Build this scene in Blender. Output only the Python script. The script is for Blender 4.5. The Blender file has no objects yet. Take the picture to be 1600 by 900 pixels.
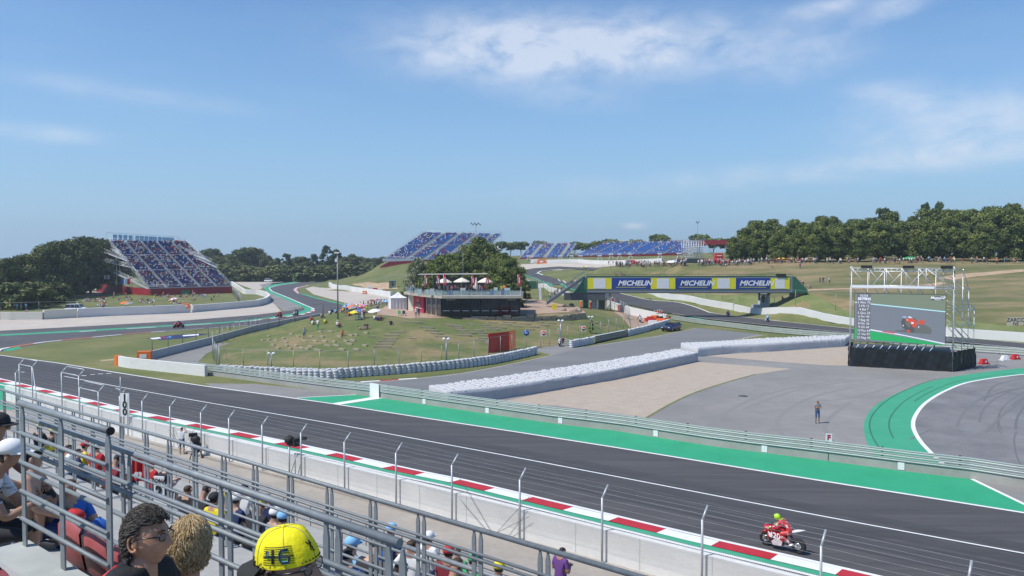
import bpy, bmesh, math, random
import numpy as np
from mathutils import Vector, Matrix, noise
R = math.radians
random.seed(7)
scn = bpy.context.scene
COL = scn.collection
# camera, sky, sun, exposure
F = 1256.0; H = 12.2; PITCH = math.atan(45 / 1256)
cam = bpy.data.cameras.new('camera'); camo = bpy.data.objects.new('camera', cam); COL.objects.link(camo)
cam.sensor_width = 36; cam.lens = F * 36 / 1600; cam.clip_start = 0.05; cam.clip_end = 9000
camo.location = (0, 0, H); camo.rotation_euler = (R(90) - PITCH, 0, 0)
scn.camera = camo
SUN_EL, SUN_AZ = 56.0, 246.0
w = bpy.data.worlds.new('World'); scn.world = w; w.use_nodes = True
nt = w.node_tree; nt.nodes.clear()
N = nt.nodes.new; LK = nt.links.new
out = N('ShaderNodeOutputWorld'); bg = N('ShaderNodeBackground'); bg.inputs[1].default_value = 0.105
sky = N('ShaderNodeTexSky'); sky.sky_type = 'NISHITA'; sky.sun_disc = False
sky.sun_elevation = R(SUN_EL); sky.sun_rotation = R(SUN_AZ); sky.altitude = 100
sky.air_density = 1.0; sky.dust_density = 0.6; sky.ozone_density = 2.0
tc = N('ShaderNodeTexCoord')
sep = N('ShaderNodeSeparateXYZ'); LK(tc.outputs['Generated'], sep.inputs[0])
def mth(op, a, b=None, clamp=False):
 n = N('ShaderNodeMath'); n.operation = op; n.use_clamp = clamp
 for i, v in enumerate((a, b)):
  if v is None: continue
  if isinstance(v, (int, float)): n.inputs[i].default_value = v
  else: LK(v, n.inputs[i])
 return n.outputs[0]
az = mth('ARCTAN2', sep.outputs[0], sep.outputs[1])
el = mth('ARCSINE', sep.outputs[2])
def sky_at(px, py):
 x = (px - 800) / F; y = -(py - 450) / F; c, s = math.cos(PITCH), math.sin(PITCH)
 v = Vector((x, c + y * s, y * c - s)).normalized()
 return math.atan2(v.x, v.y), math.asin(v.z)
comb = N('ShaderNodeCombineXYZ'); LK(mth('MULTIPLY', az, 1.0), comb.inputs[0]); LK(mth('MULTIPLY', el, 2.0), comb.inputs[1])
n1 = N('ShaderNodeTexNoise'); n1.inputs['Scale'].default_value = 17; n1.inputs['Detail'].default_value = 9; n1.inputs['Roughness'].default_value = 0.62
n1.inputs['Distortion'].default_value = 0.35
LK(comb.outputs[0], n1.inputs['Vector'])
comb2 = N('ShaderNodeCombineXYZ'); LK(mth('MULTIPLY', az, 1.0), comb2.inputs[0]); LK(mth('MULTIPLY', el, 5.5), comb2.inputs[1])
n2 = N('ShaderNodeTexNoise'); n2.inputs['Scale'].default_value = 2.6; n2.inputs['Detail'].default_value = 8; n2.inputs['Roughness'].default_value = 0.6
LK(comb2.outputs[0], n2.inputs['Vector'])
total = None
def cloud(px, py, wx, wy, amp, tilt=0.0):
 """a soft elliptical patch of cloud in direction (px, py), half widths in radians"""
 global total
 a0, e0 = sky_at(px, py)
 dx = mth('SUBTRACT', az, a0); dy = mth('SUBTRACT', el, e0)
 dy = mth('SUBTRACT', dy, mth('MULTIPLY', dx, tilt))
 q = mth('ADD', mth('POWER', mth('ABSOLUTE', mth('DIVIDE', dx, wx)), 2.4), mth('POWER', mth('ABSOLUTE', mth('DIVIDE', dy, wy)), 2.4))
 m = mth('MULTIPLY', mth('POWER', 2.718, mth('MULTIPLY', q, -1.0)), amp)
 total = m if total is None else mth('ADD', total, m)
cloud(900, 72, 0.200, 0.036, 1.25, -0.02)
cloud(760, 95, 0.10, 0.028, 0.35, 0.0)
cloud(1290, 12, 0.045, 0.011, 0.6, 0.12)
cloud(1395, 14, 0.035, 0.012, 0.6, 0.22)
cloud(1520, 195, 0.11, 0.035, 0.78, 0.03)
cloud(1180, 275, 0.26, 0.014, 0.30, 0.06)
cloud(1400, 255, 0.15, 0.012, 0.35, 0.05)
cloud(60, 207, 0.06, 0.009, 0.45, -0.02)
cloud(200, 145, 0.12, 0.010, 0.27, -0.08)
cloud(880, 152, 0.07, 0.016, 0.3, -0.1)
cloud(1250, 85, 0.07, 0.03, 0.40, 0.0)
cloud(1390, 150, 0.05, 0.016, 0.45, 0.0)
cloud(993, 353, 0.015, 0.004, 0.9, 0.0)
tex = mth('ADD', mth('MULTIPLY', n1.outputs[0], 2.8), -0.62)
fac = mth('MULTIPLY', total, tex, True)
veil = mth('MULTIPLY', mth('SUBTRACT', n2.outputs[0], 0.5), 0.35, True)
fac = mth('MULTIPLY', mth('ADD', fac, veil, True), 0.60)
mix = N('ShaderNodeMix'); mix.data_type = 'RGBA'
tint = N('ShaderNodeMix'); tint.data_type = 'RGBA'; tint.blend_type = 'MULTIPLY'; tint.inputs[0].default_value = 1.0
tint.inputs[7].default_value = (0.54, 0.83, 1.09, 1)
LK(sky.outputs[0], tint.inputs[6])
hzn = N('ShaderNodeMix'); hzn.data_type = 'RGBA'; hzn.inputs[7].default_value = (3.1, 4.65, 6.2, 1)
hf = mth('MULTIPLY', mth('POWER', mth('SUBTRACT', 1.0, mth('MULTIPLY', el, 1.9, True), True), 2.2), 0.85)
LK(hf, hzn.inputs[0]); LK(tint.outputs[2], hzn.inputs[6])
LK(fac, mix.inputs[0]); LK(hzn.outputs[2], mix.inputs[6]); mix.inputs[7].default_value = (6.7, 6.95, 7.5, 1)
LK(mix.outputs[2], bg.inputs[0]); LK(bg.outputs[0], out.inputs[0])
sl = bpy.data.lights.new('sun', 'SUN'); sl.energy = 3.6; sl.angle = R(0.55); sl.color = (1.0, 0.95, 0.87)
so = bpy.data.objects.new('sun', sl); COL.objects.link(so)
sd = Vector((math.sin(R(SUN_AZ)) * math.cos(R(SUN_EL)), math.cos(R(SUN_AZ)) * math.cos(R(SUN_EL)), math.sin(R(SUN_EL))))
so.rotation_euler = (-sd).to_track_quat('-Z', 'Y').to_euler(); so.location = (-40, 0, 60)
scn.view_settings.view_transform = 'Standard'; scn.view_settings.look = 'None'
scn.view_settings.exposure = 0.38; scn.view_settings.gamma = 1; scn.view_settings.use_curve_mapping = False
scn.cycles.max_bounces = 5; scn.cycles.diffuse_bounces = 2; scn.cycles.glossy_bounces = 2; scn.cycles.transparent_max_bounces = 12
scn.cycles.volume_bounces = 0
# from a spot in the photograph to a place
def ray(px, py):
 x = (px - 800) / F; y = -(py - 450) / F; c, s = math.cos(PITCH), math.sin(PITCH)
 return Vector((x, c + y * s, y * c - s))
def G(px, py, z=0.0):
 r = ray(px, py); t = (z - H) / r.z; return Vector((r.x * t, r.y * t, z))
def P(px, py, d):
 r = ray(px, py); t = d / r.y; return Vector((r.x * t, d, H + r.z * t))
# terrain
CTRL = []
for a in [(842,428,310),(812,420,335),(975,413,310),(900,407,350),(860,403,380),(1085,400,380),(1000,404,365),(820,404,385),
  (950,400,395),(880,440,275),(955,456,240),(1025,470,205),(1100,480,185),(1012,458,238),(905,430,270),(930,446,250),
  (860,446,262),(812,442,270),(975,430,246),(950,417,262),
  (640,432,320),(690,425,320),(600,417,370),(600,409,385),(700,409,370),(745,409,360),(560,437,370),(575,428,380),
  (760,430,300),(800,400,430),(900,396,450),(1100,392,430),(700,404,450),(620,404,450),
  (1600,412,225),(1400,411,228),(1250,412,232),(1150,412,238),(1050,414,232),(960,419,240),
  (1450,440,190),(1600,440,186),(1450,480,152),(1600,480,148),(1540,460,168),(1350,450,182),(1330,480,158),(1250,457,168),(1290,454,175),
  (1210,470,176),(1180,460,184),(1100,458,200),(1120,440,212),(1030,440,226),(1350,425,210),(1500,425,208),
  (1200,490,166),(1600,400,300),(1400,400,300),(1200,400,310),(1900,412,225),(1900,440,186),(1900,400,300)]:
 CTRL.append(tuple(P(*a)))
for x, y in [(1600,545),(1600,528),(1480,522),(1332,507),(1480,535),(1330,520),(1200,507),(1137,492),(1100,505),(1200,515),(1330,535),(1800,560),(1800,535)]:
 p = G(x, y); CTRL.append((p.x, p.y, 0))
ZERO = [(0,500),(0,520),(0,545),(100,490),(150,509),(200,520),(290,488),(300,510),(400,490),(400,505),(450,500),(490,490),(430,445),(500,441),
  (480,455),(530,468),(560,474),(600,468),(530,451),(570,456),(612,462),(460,465),(560,432),(400,440),(365,441),(450,433),(300,470),
  (200,470),(120,480),(20,487),(350,455),(240,463),(360,459),
  (345,576),(420,578),(500,579),(560,579),(620,576),(680,568),(740,560),(800,552),(860,544),(900,538),(950,528),(990,516),(1040,508),
  (237,562),(300,565),(320,550),(350,538),(390,524),(420,517),(450,512),(340,562),(330,575),
  (420,600),(520,605),(640,600),(740,590),(860,570),(960,550),(1040,530),(1087,515),(1180,525),(1250,530),(1140,540),
  (1150,600),(1300,600),(1450,620),(1600,600),(1000,640),(850,630),(1300,660),(1327,572),(1490,581),(1523,572),(1600,570),(1450,555)]
for x, y in ZERO:
 p = G(x, y); CTRL.append((p.x, p.y, 0))
for x, y in [(-300,450),(-150,450),(-60,520),(-300,700),(0,800),(300,700),(-300,250),(-200,120),(-60,40),(60,40),(0,60),(80,90),(-250,330),(-60,420),(-30,470),(-110,600)]:
 zz = 0 if x < 0 else (8 if y > 200 else 0)
 CTRL.append((x, y, zz))
MOUND = [(400,521,125,None),(450,506,127,None),(500,493,134,None),(530,486,146,None),(600,482,156,None),(560,492,138,None)]
for x, y, d, _ in MOUND: CTRL.append(tuple(P(x, y, d)))
for x, y in [(560,502),(600,500),(640,499),(650,496),(700,493),(690,489),(812,489),(760,491),(830,486),(900,490),(915,487),(870,476),(620,486),(850,462)]:
 CTRL.append(tuple(G(x, y, 2.6)))
for x, y, z in [(700,500,2.3),(800,498,2.2),(900,499,1.9),(950,500,1.5),(600,510,2.2),(500,510,1.9),(450,520,1.2),(700,525,1.3),(600,540,1.0),(500,540,.8),(400,540,.5),
    (800,522,1.0),(880,515,1.0),(960,490,1.4),(1000,500,.8),(1030,497,.5),(970,478,1.2),(930,470,1.8),(380,552,.35),(700,545,.5)]:
 CTRL.append(tuple(G(x, y, z)))
_seen = {}
for c in CTRL: _seen[(round(c[0] / 1.5), round(c[1] / 1.5))] = c
CT = np.array(list(_seen.values()))
def _phi(d2): return np.sqrt(d2 + 9.0)
_d2 = ((CT[:, None, :2] - CT[None, :, :2]) ** 2).sum(-1)
_A = _phi(_d2) + 0.0 * np.eye(len(CT)); _n = len(CT)
_B = np.zeros((_n + 1, _n + 1)); _B[:_n, :_n] = _A - np.eye(_n) * 0.25; _B[_n, :_n] = 1; _B[:_n, _n] = 1
_W = np.linalg.solve(_B, np.append(CT[:, 2], 0.0))
def HT(x, y):
 x = np.atleast_1d(np.asarray(x, float)); y = np.atleast_1d(np.asarray(y, float))
 d2 = (x[:, None] - CT[None, :, 0]) ** 2 + (y[:, None] - CT[None, :, 1]) ** 2
 z = _phi(d2) @ _W[:_n] + _W[_n]
 z = np.where(z > 0.30, z - 0.30 + 0.0, 0.0) * np.where(z < 2, 1.0, 1.0)
 z = z + 0.30 * np.clip(z / 1.2, 0, 1)
 near = np.clip((y - 70) / 12.0, 0, 1)
 z = z * near
 return np.clip(z, 0, 15.5)
def hz(x, y): return float(HT(x, y)[0])
def T(px, py, dmin=60.0, dmax=700.0, up=0.0):
 """where the sight line through a spot of the photograph first meets the terrain"""
 r = ray(px, py)
 ds = np.concatenate([np.arange(dmin, 200, 0.8), np.arange(200, dmax, 2.0)])
 t = ds / r.y
 zz = H + r.z * t - HT(r.x * t, ds) - up
 idx = np.where(zz <= 0)[0]
 if len(idx) == 0:
  i = int(np.argmin(zz)); d = ds[i]
 else:
  i = idx[0]
  if i == 0: d = ds[0]
  else:
   a, b = zz[i - 1], zz[i]; d = ds[i - 1] + (ds[i] - ds[i - 1]) * a / (a - b + 1e-9)
 x = r.x * d / r.y
 return Vector((x, d, hz(x, d) + up))
# materials
MATS = {}
def mat(name, col, rough=0.7, metal=0.0, var=0.0, vscale=4.0, col2=None, bump=0.0, bscale=20.0, emit=0.0, coat=0.0, detail=4, spec=None, aniso=None, thr=None, alpha=None):
 if name in MATS: return MATS[name]
 m = bpy.data.materials.new(name); m.use_nodes = True; MATS[name] = m
 t = m.node_tree; b = t.nodes['Principled BSDF']
 c = (*col, 1) if len(col) == 3 else col
 b.inputs['Base Color'].default_value = c; b.inputs['Roughness'].default_value = rough; b.inputs['Metallic'].default_value = metal
 if coat: b.inputs['Coat Weight'].default_value = coat
 if spec is not None: b.inputs['Specular IOR Level'].default_value = spec
 if emit: b.inputs['Emission Color'].default_value = c; b.inputs['Emission Strength'].default_value = emit
 if alpha is not None: b.inputs['Alpha'].default_value = alpha
 if var or col2 or bump:
  g = t.nodes.new('ShaderNodeTexCoord'); mp = t.nodes.new('ShaderNodeMapping'); t.links.new(g.outputs['Object'], mp.inputs[0])
  if aniso: mp.inputs['Scale'].default_value = aniso[:3]; mp.inputs['Rotation'].default_value = (0, 0, aniso[3] if len(aniso) > 3 else 0)
 if var or col2:
  n = t.nodes.new('ShaderNodeTexNoise'); n.inputs['Scale'].default_value = vscale; n.inputs['Detail'].default_value = detail; n.inputs['Roughness'].default_value = 0.65
  t.links.new(mp.outputs[0], n.inputs['Vector'])
  rmp = t.nodes.new('ShaderNodeValToRGB')
  lo, hi = thr if thr else (0.3, 0.7)
  rmp.color_ramp.elements[0].position = lo; rmp.color_ramp.elements[1].position = hi
  a2 = col2 if col2 else tuple(min(1, v * (1 + var)) for v in col[:3])
  a1 = col[:3] if col2 else tuple(v * (1 - var) for v in col[:3])
  rmp.color_ramp.elements[0].color = (*a1, 1); rmp.color_ramp.elements[1].color = (*a2, 1)
  t.links.new(n.outputs[0], rmp.inputs[0]); last = rmp.outputs[0]
  if col2 and var:
   n3 = t.nodes.new('ShaderNodeTexNoise'); n3.inputs['Scale'].default_value = vscale * 9; n3.inputs['Detail'].default_value = 3
   t.links.new(mp.outputs[0], n3.inputs['Vector'])
   r3 = t.nodes.new('ShaderNodeMapRange'); r3.inputs[3].default_value = 1 - var; r3.inputs[4].default_value = 1 + var
   t.links.new(n3.outputs[0], r3.inputs[0])
   mx = t.nodes.new('ShaderNodeMix'); mx.data_type = 'RGBA'; mx.blend_type = 'MULTIPLY'; mx.inputs[0].default_value = 1
   t.links.new(last, mx.inputs[6]); t.links.new(r3.outputs[0], mx.inputs[7]); last = mx.outputs[2]
  t.links.new(last, b.inputs['Base Color'])
 if bump:
  nb = t.nodes.new('ShaderNodeTexNoise'); nb.inputs['Scale'].default_value = bscale; nb.inputs['Detail'].default_value = 5
  t.links.new(mp.outputs[0], nb.inputs['Vector'])
  bp = t.nodes.new('ShaderNodeBump'); bp.inputs['Strength'].default_value = bump; bp.inputs['Distance'].default_value = 0.05
  t.links.new(nb.outputs[0], bp.inputs['Height']); t.links.new(bp.outputs[0], b.inputs['Normal'])
 return m
# object helpers
def tag(o, label=None, cat=None, group=None, kind=None):
 if label: o['label'] = label
 if cat: o['category'] = cat
 if group: o['group'] = group
 if kind: o['kind'] = kind
 return o
def thing(name, loc=(0, 0, 0), label=None, cat=None, group=None, rz=0.0, scale=None):
 o = bpy.data.objects.new(name, None); COL.objects.link(o); o.empty_display_size = 0.2
 o.location = loc; o.rotation_euler = (0, 0, rz)
 if scale: o.scale = (scale,) * 3 if isinstance(scale, (int, float)) else scale
 return tag(o, label, cat, group)
def kids(o): return [c for c in bpy.data.objects if c.parent is o]
def copy_tree(o, loc=None, rz=None, label=None, group=None, scale=None, _parent=None, cat=None):
 c = o.copy(); COL.objects.link(c)
 if _parent: c.parent = _parent
 if loc is not None: c.location = loc
 if rz is not None: c.rotation_euler = (0, 0, rz)
 if scale is not None: c.scale = (scale,) * 3 if isinstance(scale, (int, float)) else scale
 tag(c, label, cat, group)
 for k in CH.get(o.name, []):
  copy_tree(k, _parent=c)
 return c
CH = {}
def reg(parent, child):
 CH.setdefault(parent.name, []).append(child)
class MB:
 def __init__(s): s.v = []; s.f = []; s.m = []; s.sm = []
 def add(s, vs, fs, m=0, smooth=False):
  b = len(s.v); s.v += [tuple(v) for v in vs]
  for f in fs: s.f.append(tuple(b + i for i in f)); s.m.append(m); s.sm.append(smooth)
  return s
 def hexa(s, p, m=0):
  return s.add(p, [(3, 2, 1, 0), (4, 5, 6, 7), (0, 1, 5, 4), (1, 2, 6, 5), (2, 3, 7, 6), (3, 0, 4, 7)], m)
 def box(s, c, d, rz=0.0, m=0, top=1.0):
  cx, cy, cz = c; a, b, h = d[0] / 2, d[1] / 2, d[2] / 2; C, S = math.cos(rz), math.sin(rz)
  pts = []
  for z, k in ((-h, 1.0), (h, top)):
   for x, y in ((-a, -b), (a, -b), (a, b), (-a, b)):
    x *= k; y *= k; pts.append((cx + x * C - y * S, cy + x * S + y * C, cz + z))
  return s.hexa(pts, m)
 def bar(s, p0, p1, wd, hg, m=0, up=(0, 0, 1)):
  p0, p1 = Vector(p0), Vector(p1); d = (p1 - p0).normalized(); u = Vector(up)
  if abs(d.dot(u)) > 0.99: u = Vector((0, 1, 0))
  sd_ = d.cross(u).normalized(); u = sd_.cross(d).normalized()
  a, b = sd_ * wd / 2, u * hg / 2
  return s.hexa([p0 - a - b, p0 + a - b, p1 + a - b, p1 - a - b, p0 - a + b, p0 + a + b, p1 + a + b, p1 - a + b], m)
 def tube(s, pts, r, n=8, m=0, caps=True, smooth=True):
  pts = [Vector(p) for p in pts]; rs = r if isinstance(r, (list, tuple)) else [r] * len(pts)
  vs = []; L = len(pts); prev = None
  for i, p in enumerate(pts):
   d = (pts[min(i + 1, L - 1)] - pts[max(i - 1, 0)])
   d = d.normalized() if d.length > 1e-9 else Vector((0, 0, 1))
   if prev is None:
    u = Vector((0, 0, 1)) if abs(d.z) < 0.9 else Vector((1, 0, 0))
    a = d.cross(u).normalized()
   else:
    a = (prev - d * prev.dot(d)); a = a.normalized() if a.length > 1e-6 else d.orthogonal().normalized()
   prev = a; b = d.cross(a)
   for k in range(n):
    t = 2 * math.pi * k / n; vs.append(p + (a * math.cos(t) + b * math.sin(t)) * rs[i])
  fs = [(i * n + k, i * n + (k + 1) % n, (i + 1) * n + (k + 1) % n, (i + 1) * n + k) for i in range(L - 1) for k in range(n)]
  s.add(vs, fs, m, smooth)
  if caps: 
   b0 = len(s.v) - L * n
   s.f.append(tuple(b0 + k for k in reversed(range(n)))); s.m.append(m); s.sm.append(False)
   s.f.append(tuple(b0 + (L - 1) * n + k for k in range(n))); s.m.append(m); s.sm.append(False)
  return s
 def lathe(s, prof, n=16, at=(0, 0, 0), m=0, smooth=True, axis='z', sy=1.0):
  vs = []
  for r_, z in prof:
   for k in range(n):
    t = 2 * math.pi * k / n; x, y = r_ * math.cos(t), r_ * math.sin(t) * sy
    q = (x, y, z) if axis == 'z' else ((z, x, y) if axis == 'x' else (x, z, y))
    vs.append((at[0] + q[0], at[1] + q[1], at[2] + q[2]))
  L = len(prof)
  fs = [(i * n + k, i * n + (k + 1) % n, (i + 1) * n + (k + 1) % n, (i + 1) * n + k) for i in range(L - 1) for k in range(n)]
  s.add(vs, fs, m, smooth)
  b0 = len(s.v) - L * n
  if prof[0][0] > 1e-4: s.f.append(tuple(b0 + k for k in reversed(range(n)))); s.m.append(m); s.sm.append(False)
  if prof[-1][0] > 1e-4: s.f.append(tuple(b0 + (L - 1) * n + k for k in range(n))); s.m.append(m); s.sm.append(False)
  return s
 def ball(s, c, r, n=10, k=7, m=0, jit=0.0):
  rx, ry, rz_ = (r, r, r) if isinstance(r, (int, float)) else r
  vs = []; 
  for i in range(k + 1):
   ph = math.pi * i / k
   for j in range(n):
    t = 2 * math.pi * j / n; q = 1 + (random.uniform(-jit, jit) if jit else 0)
    vs.append((c[0] + rx * q * math.sin(ph) * math.cos(t), c[1] + ry * q * math.sin(ph) * math.sin(t), c[2] - rz_ * q * math.cos(ph)))
  fs = [(i * n + j, i * n + (j + 1) % n, (i + 1) * n + (j + 1) % n, (i + 1) * n + j) for i in range(k) for j in range(n)]
  return s.add(vs, fs, m, True)
 def prism(s, poly, z0, z1, m=0, mtop=None):
  n = len(poly)
  f0 = z0 if callable(z0) else (lambda x, y: z0); f1 = z1 if callable(z1) else (lambda x, y: z1)
  vs = [(p[0], p[1], f0(p[0], p[1])) for p in poly] + [(p[0], p[1], f1(p[0], p[1])) for p in poly]
  s.add(vs, [(i, (i + 1) % n, n + (i + 1) % n, n + i) for i in range(n)] + [tuple(reversed(range(n)))], m)
  b0 = len(s.v) - 2 * n
  s.f.append(tuple(b0 + n + i for i in range(n))); s.m.append(m if mtop is None else mtop); s.sm.append(False)
  return s
 def wall(s, pts, z0, hgt, th, m=0, mt=None):
  """a wall of thickness th along a polyline of xy points; z0 may be a list of base heights"""
  pts = [Vector((p[0], p[1], 0)) for p in pts]; n = len(pts)
  z0 = z0 if isinstance(z0, (list, tuple)) else [z0] * n
  hgt = hgt if isinstance(hgt, (list, tuple)) else [hgt] * n
  L_ = []; R_ = []
  for i, p in enumerate(pts):
   d = (pts[min(i + 1, n - 1)] - pts[max(i - 1, 0)]).normalized(); nn = Vector((-d.y, d.x, 0)) * th / 2
   L_.append(p + nn); R_.append(p - nn)
  vs = []
  for i in range(n):
   vs += [(L_[i].x, L_[i].y, z0[i]), (R_[i].x, R_[i].y, z0[i]), (R_[i].x, R_[i].y, z0[i] + hgt[i]), (L_[i].x, L_[i].y, z0[i] + hgt[i])]
  for i in range(n - 1):
   a, b = 4 * i, 4 * i + 4
   s_f = [(a + 1, b + 1, b + 2, a + 2), (b, a, a + 3, b + 3)]
   if i == 0: s.add(vs, [], m); base = len(s.v) - len(vs)
   for f in s_f: s.f.append(tuple(base + q for q in f)); s.m.append(m); s.sm.append(False)
   s.f.append(tuple(base + q for q in (a + 2, b + 2, b + 3, a + 3))); s.m.append(m if mt is None else mt); s.sm.append(False)
  for f in ((0, 1, 2, 3), (4 * n - 1, 4 * n - 2, 4 * n - 3, 4 * n - 4)):
   s.f.append(tuple(base + q for q in f)); s.m.append(m); s.sm.append(False)
  return s
 def build(s, name, mats, parent=None, local=False, bevel=0.0):
  me = bpy.data.meshes.new(name)
  off = Vector((0, 0, 0))
  if parent is not None and not local:
   q = parent
   while q is not None: off += q.location; q = q.parent
  me.from_pydata([(v[0] - off.x, v[1] - off.y, v[2] - off.z) for v in s.v], [], s.f)
  ms = mats if isinstance(mats, (list, tuple)) else [mats]
  for m_ in ms: me.materials.append(m_)
  me.polygons.foreach_set('material_index', s.m); me.polygons.foreach_set('use_smooth', s.sm)
  me.validate(); me.update()
  o = bpy.data.objects.new(name, me); COL.objects.link(o)
  if parent is not None: o.parent = parent; reg(parent, o)
  return o
def seglen(pts):
 return [0] + list(np.cumsum([(Vector(pts[i + 1]) - Vector(pts[i])).length for i in range(len(pts) - 1)]))
def along(pts, s_):
 cl = seglen(pts); s_ = max(0, min(cl[-1], s_))
 for i in range(len(pts) - 1):
  if s_ <= cl[i + 1] + 1e-9:
   L_ = cl[i + 1] - cl[i]; t = (s_ - cl[i]) / L_ if L_ > 0 else 0
   return Vector(pts[i]).lerp(Vector(pts[i + 1]), t), (Vector(pts[i + 1]) - Vector(pts[i])).normalized()
def smoothline(pts, k=6):
 """Catmull-Rom through the points"""
 pts = [Vector(p) for p in pts]; o = []
 for i in range(len(pts) - 1):
  p0, p1, p2, p3 = pts[max(i - 1, 0)], pts[i], pts[i + 1], pts[min(i + 2, len(pts) - 1)]
  for j in range(k):
   t = j / k
   o.append(0.5 * ((2 * p1) + (p2 - p0) * t + (2 * p0 - 5 * p1 + 4 * p2 - p3) * t * t + (3 * p1 - p0 - 3 * p2 + p3) * t ** 3))
 o.append(pts[-1]); return o
def text_mesh(txt, size, m, parent, loc, rot, name='lettering', depth=0.0, bold=0.0, shear=0.0, ax='CENTER', sx=1.0):
 cu = bpy.data.curves.new(name, 'FONT'); cu.body = txt; cu.size = size; cu.extrude = depth; cu.offset = bold; cu.shear = shear
 cu.align_x = ax; cu.align_y = 'CENTER'; cu.resolution_u = 3
 o = bpy.data.objects.new(name + '_c', cu); COL.objects.link(o)
 dg = bpy.context.evaluated_depsgraph_get(); me = bpy.data.meshes.new_from_object(o.evaluated_get(dg))
 COL.objects.unlink(o); bpy.data.objects.remove(o)
 me.materials.clear(); me.materials.append(m)
 q = bpy.data.objects.new(name, me); COL.objects.link(q)
 q.location = loc; q.rotation_euler = rot; q.scale = (sx, 1, 1)
 if parent is not None:
  off = Vector((0, 0, 0)); z = parent
  q.parent = parent; reg(parent, q)
 return q
# ground materials
M_grass = mat('grass_ground', (0.115, 0.135, 0.036), 0.95, col2=(0.20, 0.185, 0.07), vscale=0.09, var=0.22, bump=0.6, bscale=2.5, thr=(0.42, 0.72))
M_hill = mat('dry_grass', (0.120, 0.130, 0.042), 0.95, col2=(0.30, 0.215, 0.115), vscale=0.055, var=0.28, bump=0.7, bscale=1.6, thr=(0.42, 0.66), aniso=(0.7, 1.9, 1.0, 0.1))
M_mound = mat('mound_grass', (0.105, 0.135, 0.034), 0.95, col2=(0.25, 0.19, 0.09), vscale=0.12, var=0.30, bump=0.7, bscale=3.0, thr=(0.43, 0.66))
M_weeds = mat('tall_weeds', (0.12, 0.16, 0.045), 0.95, col2=(0.20, 0.21, 0.08), vscale=0.3, var=0.3, bump=0.9, bscale=3.0)
M_track = mat('track_asphalt', (0.056, 0.054, 0.056), 0.82, col2=(0.086, 0.083, 0.083), vscale=0.55, var=0.10, bump=0.15, bscale=30, thr=(0.35, 0.65), aniso=(0.12, 2.2, 1, R(-140)))
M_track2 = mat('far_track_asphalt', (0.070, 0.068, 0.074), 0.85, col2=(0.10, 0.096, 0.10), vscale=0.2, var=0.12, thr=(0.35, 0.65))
M_skid = mat('hairpin_asphalt', (0.150, 0.148, 0.155), 0.85, col2=(0.215, 0.21, 0.215), vscale=0.28, var=0.12, thr=(0.35, 0.65))
M_light = mat('pale_asphalt', (0.205, 0.198, 0.190), 0.9, col2=(0.262, 0.252, 0.240), vscale=0.10, var=0.12, bump=0.1, bscale=25, thr=(0.35, 0.65))
M_serv = mat('service_asphalt', (0.150, 0.152, 0.155), 0.9, col2=(0.195, 0.195, 0.195), vscale=0.12, var=0.08, aniso=(0.4, 1.6, 1, R(45)))
M_grav = mat('gravel', (0.355, 0.295, 0.24), 0.97, col2=(0.47, 0.39, 0.31), vscale=0.9, var=0.5, bump=1.2, bscale=4.0, thr=(0.3, 0.7), aniso=(0.8, 2.6, 1, R(-40)))
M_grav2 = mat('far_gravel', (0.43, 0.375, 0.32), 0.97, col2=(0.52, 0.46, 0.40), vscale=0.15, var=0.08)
M_green = mat('green_paint', (0.020, 0.300, 0.150), 0.75, col2=(0.030, 0.345, 0.180), vscale=0.5, var=0.07)
M_green2 = mat('green_paint_worn', (0.035, 0.30, 0.165), 0.8, col2=(0.055, 0.34, 0.20), vscale=0.4, var=0.08)
M_white = mat('white_paint', (0.76, 0.76, 0.76), 0.7, var=0.06, vscale=3)
M_red = mat('red_paint', (0.46, 0.018, 0.030), 0.65, var=0.12, vscale=3)
M_terr = mat('terracotta_paving', (0.36, 0.245, 0.17), 0.9, col2=(0.44, 0.32, 0.235), vscale=0.5, var=0.15)
M_dirt = mat('bare_earth', (0.36, 0.235, 0.135), 0.95, col2=(0.50, 0.38, 0.25), vscale=0.35, var=0.25, bump=0.8, bscale=2)
M_conc_path = mat('old_concrete', (0.295, 0.265, 0.230), 0.9, col2=(0.375, 0.34, 0.30), vscale=0.35, var=0.16, bump=0.2, bscale=9)
M_curb_or = mat('orange_paint', (0.70, 0.16, 0.02), 0.7)
M_skidmark = mat('rubber_marks', (0.085, 0.085, 0.09), 0.85, var=0.2, vscale=1.0)
M_skid_g = mat('rubber_marks_on_green', (0.030, 0.14, 0.085), 0.85)
gx = np.concatenate([[-3000, -2000, -1300, -900, -650, -500], np.arange(-420, 421, 4.0), [500, 650, 900, 1300, 2000, 3000]])
gy = np.concatenate([[-400, -150, -60, 0, 40, 60], np.arange(68, 561, 4.0), [620, 700, 850, 1100, 1500, 2200, 3000]])
XX, YY = np.meshgrid(gx, gy); ZZ = HT(XX.ravel(), YY.ravel())
ZZ = ZZ - 0.0
nx, ny = len(gx), len(gy)
ground = MB(); ground.v = [(float(a), float(b), float(c)) for a, b, c in zip(XX.ravel(), YY.ravel(), ZZ)]
for j in range(ny - 1):
 for i in range(nx - 1):
  a = j * nx + i; ground.f.append((a, a + 1, a + nx + 1, a + nx)); ground.m.append(0); ground.sm.append(True)
tag(ground.build('ground', M_grass), kind='structure')
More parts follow.
